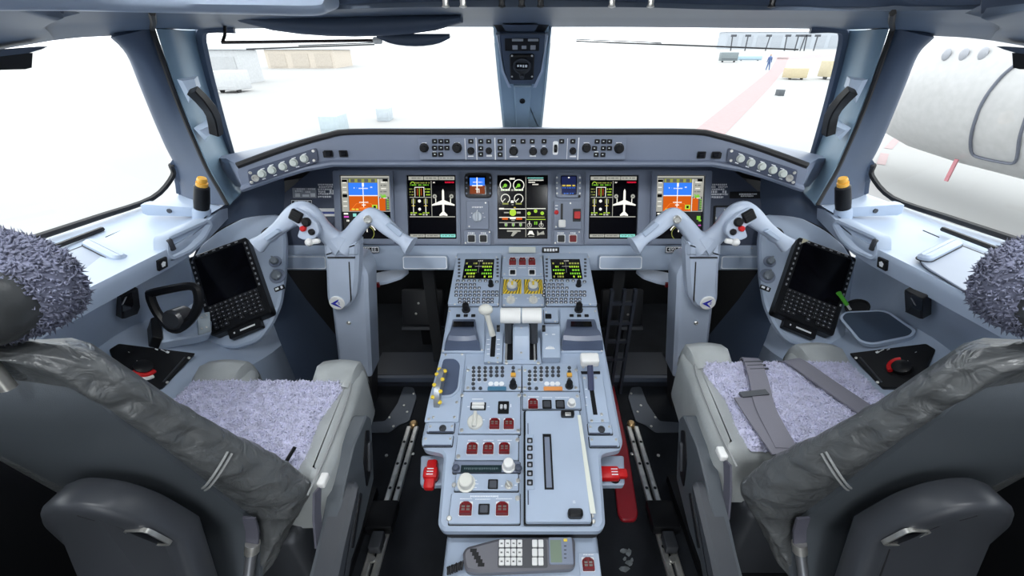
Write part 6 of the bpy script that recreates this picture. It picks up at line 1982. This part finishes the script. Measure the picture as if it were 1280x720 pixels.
    def head(u, v, sc=1.0, oy=0.0, e=2.6):
        a = 2 * PI * u; b = PI * (v - .5)
        f = lambda t: math.copysign(abs(t) ** (2 / e), t)
        return hc + Vector((.117 * sc * f(math.cos(b)) * f(math.cos(a)), .048 * f(math.cos(b)) * f(math.sin(a)) + oy + .0, .051 * sc * f(math.sin(b))))
    rows = [[head(i / 28, j / 16) for i in range(28)] for j in range(17)]
    hd = add(MB().loft(rows, True, False), 'headrest', LEATHD, ang=70)
    fl = lambda u, v: head(u, v, 1.06, .022)
    rows = [[fl(i / 28, j / 16) for i in range(28)] for j in range(17)]
    fc = add(MB().loft(rows, True, False), 'headrest_fleece', FLEECED, ang=70)
    def hf(u, v):
        p = fl(u, .06 + .88 * v); q = (p - hc - Vector((0, .022, 0))); return p - q * .02, q.normalized()
    add(tufts(hf, 9000, .0075, .0017, 9), 'wool', FLEECED, fc, 180, 'stuff')
    add(MB().tube([V(CX + x, .31, d) for x, d in ((.05, .23), (.05, .29))], .007, 8), 'headrest_post', STEEL)
    add(MB().tube([V(CX + x, .31, d) for x, d in ((-.05, .23), (-.05, .29))], .007, 8), 'headrest_post', STEEL)
    # inboard side: frame with a recessed handle, wedge shaped armrest hinge, buckle and strap
    sx = -.340
    def side(pts, x0, x1, name, mt, ch=.003, parent=t, r=.008):
        mb = MB().prism(rpoly(pts, r), 0, x1 - x0, ch)
        mb.v = [(x0 + v[2], v[0], EYE - v[1]) for v in mb.v]
        return add(mb, name, mt, parent, 35)
    fr = side([(.64, .675), (.655, .70), (.60, .83), (.50, .86), (.36, .86), (.30, .80), (.40, .76), (.50, .70), (.56, .675)], -.36, -.332, 'side_frame', SEATP)
    side([(.615, .695), (.63, .71), (.585, .80), (.56, .805), (.575, .745)], -.3318, -.3300, 'handle_recess', BLACK, 0, fr, .006)
    side([(.608, .725), (.618, .73), (.590, .785), (.578, .78)], -.3298, -.325, 'recline_handle', DARKM, .001, fr, .004)
    side([(.50, .71), (.515, .72), (.44, .80), (.34, .86), (.27, .87), (.30, .80), (.40, .75)], -.352, -.312, 'armrest_hinge', ARMP, .008)
    side([(.50, .735), (.505, .745), (.43, .795), (.425, .785)], -.3118, -.310, 'hinge_slot', BLACK, 0, t, .003)
    shift[0] = Vector((0, 0, dz))
    p = V(-.352, .475, .655)
    add(MB().rbox(p.x - .008, p.y - .014, p.z - .012, p.x + .006, p.y + .010, p.z + .002, .003), 'buckle', WHITE)
    add(MB().tube([V(-.356, .455, .66), V(-.358, .435, .70), V(-.362, .42, .76)], .012, prof=[(-1, -.15), (1, -.15), (1, .15), (-1, .15)], up=(1, 0, 0)), 'lap_belt', BELT)
    if s < 0:
        add(MB().tube([V(-.42, .475, .633), V(-.405, .505, .612)], .0035, 6), 'belt_tongue', BLACK)
    else:
        BG = mat('belt_grey', (.17, .165, .20), .5, bump=.2, bscale=900)
        fl4 = [(-1, -.08), (1, -.08), (1, .08), (-1, .08)]
        z = .628
        add(MB().tube(spl([V(-.60, .715, .66), V(-.602, .70, z + .002), V(-.63, .62, z), V(-.672, .52, z + .003), V(-.70, .44, z + .008)], 5), .022, prof=fl4, up=(0, 0, 1)), 'shoulder_belt', BG)
        add(MB().tube(spl([V(-.505, .725, .665), V(-.508, .705, z), V(-.488, .63, z - .004), V(-.462, .55, z - .004), V(-.455, .46, z + .002)], 5), .019, prof=fl4, up=(0, 0, 1)), 'crotch_belt', BG)
        add(MB().tube([V(-.43, .585, z - .003), V(-.485, .59, z - .006)], .007, prof=[(-1, -.5), (1, -.5), (1, .5), (-1, .5)], up=(0, 0, 1)), 'belt_bar', ARMP)
        add(MB().tube(spl([V(-.435, .58, z - .002), V(-.438, .52, z), V(-.445, .45, z + .004)], 5), .021, prof=fl4, up=(0, 0, 1)), 'lap_belt', BG)
        mb = MB()
        for k in range(3): mb.tube([V(-.527, .690 - k * .012, z - .004), V(-.485, .688 - k * .012, z - .004)], .0025, 5)
        add(mb, 'belt_slider', DARKM)
    return t
seat(-1, 'captain seat of wrinkled dark grey leather with bare lilac sheepskin on the cushion', 0, 0, 0)
seat(1, 'first officer seat of wrinkled dark leather with belts lying on lilac sheepskin', .012, .04, .02)

for s in (-1, 1):  # black boards added to put shade over the wall beside each seat back
    t = thing('shade_board', 'added black board standing in for shade outboard of the %s seat back' % ('captain' if s < 0 else 'first officer'), 'board', T((s * .778, .2, 0)), 'added shade boards')
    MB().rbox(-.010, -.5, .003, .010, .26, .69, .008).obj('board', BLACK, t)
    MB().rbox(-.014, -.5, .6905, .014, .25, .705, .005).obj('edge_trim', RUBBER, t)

# ================================================================== floor fittings
for s in (-1, 1):
    m = MM(s)
    t = thing('seat_rail', 'double steel seat rail with dark holes on the floor beside the %s seat' % WHO[s], 'rail', T((s * .385, .6, 0)), 'seat rails')
    for x in (-.012, .013):
        MB().box(x - .0085, -1.2, .0, x + .0085, .43, .012, 0, .003).obj('strip', STEEL, t)
    mb = MB()
    for k in range(18):
        for x in (-.012, .013): mb.lathe([(.0048, 0), (.0048, .0007), (0, .0007)], 8, (x, .36 - k * .085))
    mb.xf(T((0, 0, .0119)))
    mb.obj('holes', BLACK, t, kind='stuff')
    MB().lathe([(.014, 0), (.014, .016), (.009, .02), (0, .02)], 12, (-.002 * s, .438)).obj('end_stop', mat('brass', (.5, .33, .16), .35, .8), t)
    t = thing('rail_carriage', 'black carriage block riding on the %s seat rail' % WHO[s], 'carriage', T((s * .385, .72, .0125)), 'rail carriages')
    MB().rbox(-.040 if s < 0 else -.035, -.07, 0, .035 if s < 0 else .040, .01, .035, .006).obj('block', BLACK, t)
    MB().rbox(-.014, -.12, 0, .018, -.075, .03, .004).obj('roller_block', DARKM, t)
    MB().lathe([(.008, 0), (.008, .008), (0, .008)], 10, (0, -.135)).obj('nut', STEEL, t)
    # metal floor plate in front of the seat
    fF = Frame(Vector((0, 0, .002)), Vector((1, 0, .002)), Vector((0, 1, .002)))
    D = Dev(fF, 'floor_plate', 'grey metal floor plate with rivets in front of the %s seat rail' % WHO[s], 'plate', m(490), 520, 'floor plates')
    e = [(436, 541), (487, 541), (500, 531), (512, 527), (521, 497), (517, 485), (505, 484), (497, 505), (482, 527), (440, 530)]
    MB().prism(rpoly([D.uv(m(a), b) for a, b in e], .01), 0, .004, .001).obj('plate', mat('grey_floor_metal', (.10, .115, .14), .4, .3), D.t)
    D.screws([(m(509), 515), (m(517), 492), (m(492), 533), (m(487), 522), (m(505), 507)], .004, 1.6)
    for k, (px, py) in enumerate(((483, 569), (516, 567))):
        u, v = fF.uv(m(px), py)
        o = link('floor_rivet', cached('screw', screw_mesh), None, T((u, v, .0)) @ Matrix.Scale(1.8, 4))
        tag(o, ('bright rivet on the floor between the %s seat and its rail', 'bright rivet on the floor between the %s seat rail and the pedestal')[k] % WHO[s], 'rivet')
    # foot steps and rudder pedal in the dark footwell
    t = thing('foot_step', 'dim grey step at the front of the %s footwell' % WHO[s], 'step', T((s * .46, 1.33, 0)), 'footwell steps')
    MB().box(-.13, -.09, 0, .13, .06, .055, 0, .006).obj('step', mat('step_dark', (.018, .022, .032), .45), t)
    MB().box(-.13, -.105, .035, .13, -.09, .056).obj('nosing', mat('step_edge', (.06, .075, .105), .4), t)
    t = thing('rudder_pedal', 'dark rudder pedal standing behind the %s column' % WHO[s], 'pedal', T((s * .43, 1.46, 0)), 'rudder pedals')
    MB().rbox(-.09, -.015, .12, .09, .015, .28, .01).xf(Matrix.Rotation(-.35, 4, 'X')).obj('pad', mat('pedal_black', (.012, .013, .016), .5), t)
    MB().box(-.02, 0.05, 0, .02, .09, .16).obj('arm', BLACK, t)
    MB().box(-.09, -.028, .105, .09, -.0, .118).xf(Matrix.Rotation(-.35, 4, 'X')).obj('lip', DARKM, t)
# open rack on the pedestal flank, first officer side
t = thing('side_rack', 'dim open rack of crossed bars in the footwell right of the pedestal front', 'rack', T((.345, 1.2, 0)))
for z in (.16, .24, .32, .40): MB().box(-.05, 0, z, .035, .012, z + .012).obj('bar', mat('rack_dark', (.02, .024, .034), .45), t)
for x in (-.05, -.008, .028): MB().box(x, -.004, 0, x + .010, .016, .46).obj('post', mat('rack_dark', (.02, .024, .034), .45), t)
for s, lst in ((1, ((779, 372), (783, 380), (785, 393))), (-1, ((523, 379), (520, 392)))):
    for k, (px, py) in enumerate(lst):
        p = atY(px, py, 1.30)
        o = link('panel_bolt', cached('screw', screw_mesh), None, T(p) @ Matrix.Rotation(PI / 2, 4, 'X') @ Matrix.Scale(1.5, 4))
        tag(o, '%s shiny bolt in the dark footwell beside the pedestal, %s side' % (('upper', 'middle', 'lower')[k if s > 0 else k * 2], WHO[s]), 'bolt')
    t2 = thing('footwell_post', 'thin dark upright with bolts in the %s footwell beside the pedestal' % WHO[s], 'post', T((s * .34 + (.0 if s < 0 else .01), 1.325, 0)))
    MB().box(-.02, 0, 0, .02, .02, .50).obj('post', FW, t2)
# red strip on the floor, first officer side
fF = Frame(Vector((0, 0, .001)), Vector((1, 0, .001)), Vector((0, 1, .001)))
D = Dev(fF, 'floor_guard', 'dark red plastic strip lying on the floor between pedestal and first officer rail', 'strip', 783, 590)
e = [(752, 470), (764, 470), (784, 560), (797, 645), (794, 653), (777, 653), (772, 645), (760, 540)]
MB().prism(rpoly([D.uv(a, b) for a, b in e], .012), 0, .012, .003).obj('strip', mat('dark_red_plastic', (.30, .012, .02), .3), D.t)
# pale scuffs on the floor
D = Dev(fF, 'floor_scuff', 'pale worn scuff marks on the dark floor right of the handset', 'scuff', 784, 690)
for k, (px, py, w, h) in enumerate(((779, 688, 7, 4), (786, 691, 6, 5), (781, 699, 3, 3), (787, 704, 6, 4), (782, 711, 8, 5), (790, 700, 2, 3))):
    e = [(px + w * math.cos(q * PI / 4) * rnd.uniform(.5, 1.1), py + h * math.sin(q * PI / 4) * rnd.uniform(.5, 1.1)) for q in range(8)]
    MB().prism([D.uv(a, b) for a, b in e], 0, .0006).obj('scuff', mat('worn_paint', (.16, .18, .19), .6, var=.4, scale=60), D.t)
# ================================================================== the apron outside
SLOPE = math.tan(math.radians(1.7))
gN = Vector((0, -SLOPE, 1)).normalized()
gC = Vector((0, 0, EYE - 3.6))
def gnd(px, py): return onP(px, py, gC, gN)
def gz(x, y): return EYE - 3.6 + y * SLOPE
APRON = mat('pale_concrete', (.305, .305, .30), .8, var=.04, scale=.15)
mb = MB(); mb._add([(-160, -60, gz(0, -60)), (160, -60, gz(0, -60)), (160, 260, gz(0, 260)), (-160, 260, gz(0, 260))], [(0, 1, 2, 3)])
struct(mb, 'ground', APRON)
def quad(name, label, cat, pts, m, lift=.01):
    P = [gnd(a, b) + Vector((0, 0, lift)) for a, b in pts]
    c = sum(P, Vector()) / len(P)
    mb = MB(); mb._add([p - c for p in P], [tuple(range(len(P)))])
    o = mb.obj(name, m, None, T(c))
    return tag(o, label, cat)
quad('apron_line', 'broad faded red line painted across the apron beyond the first officer windshield', 'line', [(862, 168), (906, 168), (962, 110), (980, 88), (986, 72), (972, 72), (962, 88), (940, 106)], mat('faded_red_paint', (.34, .225, .225), .8))
quad('apron_cross_line', 'faint red line crossing far out on the apron beside the yellow crates', 'line', [(950, 71), (1050, 67), (1050, 70), (990, 74.5), (950, 74)], mat('faded_pink_paint', (.34, .25, .25), .8))

def crate(name, label, cat, px, py0, py1, wpx, col, depth=1.0, wheels=True):
    b = gnd(px, py1)
    k = b.y / ray(px, py1).y / FPX
    h, w = (py1 - py0) * k, wpx * k
    t = thing(name, label, cat, T(b))
    m = mat('pale_' + name + '_%d' % int(px), col, .6)
    MB().rbox(-w / 2, 0, h * .15 if wheels else 0, w / 2, depth, h, min(w, h) * .05).obj('body', m, t)
    MB().box(-w * .46, -.02, h * .3, w * .46, 0, h * .36).obj('rib', DARKM if wheels and col[0] < .4 else m, t)
    if wheels:
        for sx in (-.35, .35):
            MB().lathe([(h * .16, -.06), (h * .16, .06)], 10).xf(T((sx * w, depth * .3, h * .14)) @ Matrix.Rotation(PI / 2, 4, 'Y')).obj('wheel', RUBBER, t)
    return t
crate('baggage_cart', 'grey baggage cart far out on the apron beside the red line', 'cart', 911, 67, 78, 21, (.16, .19, .20))
crate('equipment_box', 'small dark box standing alone on the apron under the yellow crates', 'box', 976.5, 113, 120, 7, (.07, .08, .09), .5, False)
crate('yellow_crate', 'pale yellow crate nearer the red line on the apron', 'crate', 997.5, 87, 100, 21, (.44, .375, .24), 1.5)
crate('yellow_crate', 'pale yellow crate at the edge of the first officer windshield pillar', 'crate', 1039, 79, 100, 14, (.44, .385, .26), 1.5)
crate('tow_bar', 'long pale blue tow bar lying behind the grey cart', 'tow bar', 937, 71, 76, 30, (.30, .42, .50), .4)
# a worker walking on the apron
b = gnd(959, 88)
t = thing('person', 'distant person in dark blue clothes walking on the red line', 'person', T(b))
PB = mat('worker_blue', (.06, .11, .24), .7)
hgt = 1.72
mb = MB().tube([Vector((-.13, .1, .05)), Vector((-.11, .02, .5)), Vector((-.08, 0, .9))], [.06, .075, .10], 8).tube([Vector((.15, -.12, .05)), Vector((.11, -.03, .5)), Vector((.08, 0, .9))], [.06, .075, .10], 8)
mb.tube([Vector((0, 0, .86)), Vector((0, 0, 1.1)), Vector((0, -.01, 1.35)), Vector((0, 0, 1.45)), Vector((0, 0, 1.52))], [.15, .16, .20, .14, .06], 10)
for sx in (-1, 1): mb.tube([Vector((sx * .19, 0, 1.38)), Vector((sx * .26, .04 * sx, 1.1)), Vector((sx * .24, -.08 * sx, .85))], [.06, .05, .04], 8)
mb.obj('body', PB, t)
MB().ball((0, 0, 1.62), .105, 8, sz=(.85, .95, 1.1)).obj('head', mat('skin', (.45, .30, .22), .6), t)
# terminal stand far off: low building with bays, and poles
def block(name, label, cat, x0, x1, y0, y1, Yd, col, bays=0, d=6):
    a, b = atY(x0, y1, Yd), atY(x1, y0, Yd)
    z0 = gz(0, Yd)
    c = Vector(((a.x + b.x) / 2, Yd, z0))
    t = thing(name, label, cat, T(c))
    w = b.x - a.x; h = max(b.z - z0, .5)
    m = mat('pale_wall_%d' % int(x0), col, .8)
    MB().box(-w / 2, 0, 0, w / 2, d, h, 0, .05).obj('wall', m, t)
    MB().box(-w / 2 - .2, -.2, h, w / 2 + .2, d + .2, h + h * .05).obj('roof', mat('pale_roof', (.5, .52, .55), .7), t)
    for k in range(bays):
        x = -w / 2 + w * (k + .5) / bays
        MB().box(x - w * .36 / bays, -.06, h * .08, x + w * .36 / bays, .02, h * .8).obj('door', mat('pale_bay_%d' % int(x0), tuple(min(1, q * .86) for q in col), .7), t)
    return t
block('hangar', 'pale hangar with orange tinted doors beyond the captain windshield', 'building', 338, 416, 62, 95, 60, (.49, .435, .37), 3)
block('terminal_building', 'low pale terminal building far beyond the red line', 'building', 905, 1075, 40, 60, 150, (.38, .41, .45), 9)
block('white_container', 'white cabin with a second white block in front beyond the captain windshield edge', 'container', 263, 295, 62, 90, 40, (.44, .45, .46), 1, 3)
crate('fuel_bowser', 'pale white trailer standing below the white cabin', 'trailer', 283, 92, 117, 30, (.45, .46, .47), 2)
crate('blue_container', 'pale blue container near the glareshield edge on the captain side', 'container', 413, 147, 168, 23, (.36, .42, .45), 1.2, False)
crate('blue_barrow', 'faint blue box right of the pale blue container', 'box', 479, 137, 152, 15, (.38, .42, .45), .8, False)
for k, px in enumerate((917, 935, 961, 985, 998, 1005, 1010, 1022)):
    p = atY(px, 46, 130)
    z0 = gz(0, 130)
    t = thing('light_mast', 'thin dark mast before the far terminal, %s of eight' % ('leftmost', 'second from left', 'third from left', 'fourth from left', 'fifth from left', 'sixth from left', 'seventh from left', 'rightmost')[k], 'mast', T((p.x, 130, z0)), 'masts before the terminal')
    hh = max(1.0, p.z - z0)
    MB().tube([Vector((0, 0, 0)), Vector((.3 * (k % 3 - 1), 0, hh))], .16, 6).obj('pole', DARKM, t)
    MB().box(-.7, -.2, hh, .7, .2, hh + .5).obj('lamp_head', DARKM, t)
# parked airliner beside, seen through the first officer side window
AX, AZ, AR = 11.2, EYE - .72, 1.72
t = thing('parked_airliner', 'white parked airliner fuselage with a dark outlined door outside the first officer side window', 'airliner', T((AX, 0, gz(0, 0))))
AW = mat('airliner_white', (.40, .40, .40), .35)
secs = []
n = 32
for y, r, dz in ((14.6, .02, -.55), (14.5, .25, -.52), (14.2, .62, -.42), (13.6, 1.0, -.28), (12.9, 1.32, -.14), (11.9, 1.6, -.04), (10.6, 1.71, 0), (8, 1.72, 0), (-12, 1.72, 0), (-18, 1.2, .4), (-22, .3, .9)):
    secs.append([Vector((r * math.cos(2 * PI * k / n), y, AZ - gz(0, 0) + dz + r * math.sin(2 * PI * k / n))) for k in range(n)])
MB().loft(secs, True, True).obj('fuselage', AW, t, None, 60)
def onfus(px, py):
    r = ray(px, py); p = O0
    # intersect the cylinder along Y
    a = r.x ** 2 + r.z ** 2; b = 2 * (r.x * (O0.x - AX) + r.z * (O0.z - AZ)); c = (O0.x - AX) ** 2 + (O0.z - AZ) ** 2 - (AR + .01) ** 2
    dsc = b * b - 4 * a * c
    k = (-b - math.sqrt(max(dsc, 0))) / (2 * a)
    return O0 + r * k - Vector((AX, 0, gz(0, 0)))
dp = [(1290, 68), (1268, 82), (1248, 100), (1228, 128), (1216, 160), (1213, 180), (1216, 193), (1228, 198), (1258, 204), (1268, 203), (1272, 192), (1275, 170), (1288, 130)]
MB().tube(spl([onfus(a, b) for a, b in dp], 4), .030, 6).obj('door_outline', mat('door_seal_grey', (.10, .11, .14), .6), t)
for px, py in ((1183, 68), (1205, 68), (1229, 67)):
    p = onfus(px, py)
    MB().ball(p, .10, 6, sz=(.5, 1, 1.3)).obj('cabin_window', mat('window_grey', (.28, .29, .32), .3), t)
for q in (-1, 1):
    MB().tube([Vector((q * .5 - 1 + 0, 3.0, AZ - gz(0, 0) - 1.6)), Vector((q * .4 - .6, 3.0, .35))], .09, 8).obj('landing_gear_leg', STEEL, t)
    MB().lathe([(.33, -.12), (.36, -.06), (.36, .06), (.33, .12)], 14).xf(T((q * .5 - .6, 3.0, .62)) @ Matrix.Rotation(PI / 2, 4, 'Y')).obj('wheel', RUBBER, t)
p = onfus(1197, 199)
s2 = thing('warning_streamer', 'red warning streamer hanging under the parked airliner', 'streamer', T(p + Vector((AX, 0, gz(0, 0)))))
MB().box(-.03, -.045, -.52, .0, .045, 0, 0).obj('ribbon', mat('faded_streamer', (.42, .16, .18), .7), s2)
for k, (a, b, lab) in enumerate((((1123, 172), (1110, 186), 'upper'), ((1106, 192), (1101, 206), 'lower'))):
    P = [gnd(a[0], a[1]), gnd(b[0], b[1])]
    c = (P[0] + P[1]) / 2
    d = (P[1] - P[0]).normalized().cross(gN) * .12
    mb = MB(); mb._add([q - c + Vector((0, 0, .01)) for q in (P[0] - d, P[0] + d, P[1] + d, P[1] - d)], [(0, 1, 2, 3)])
    o = mb.obj('ground_marking', mat('faded_pink_paint', (.34, .25, .25), .8), None, T(c))
    tag(o, '%s short pink ground marking at the front edge of the first officer side window' % lab, 'marking')
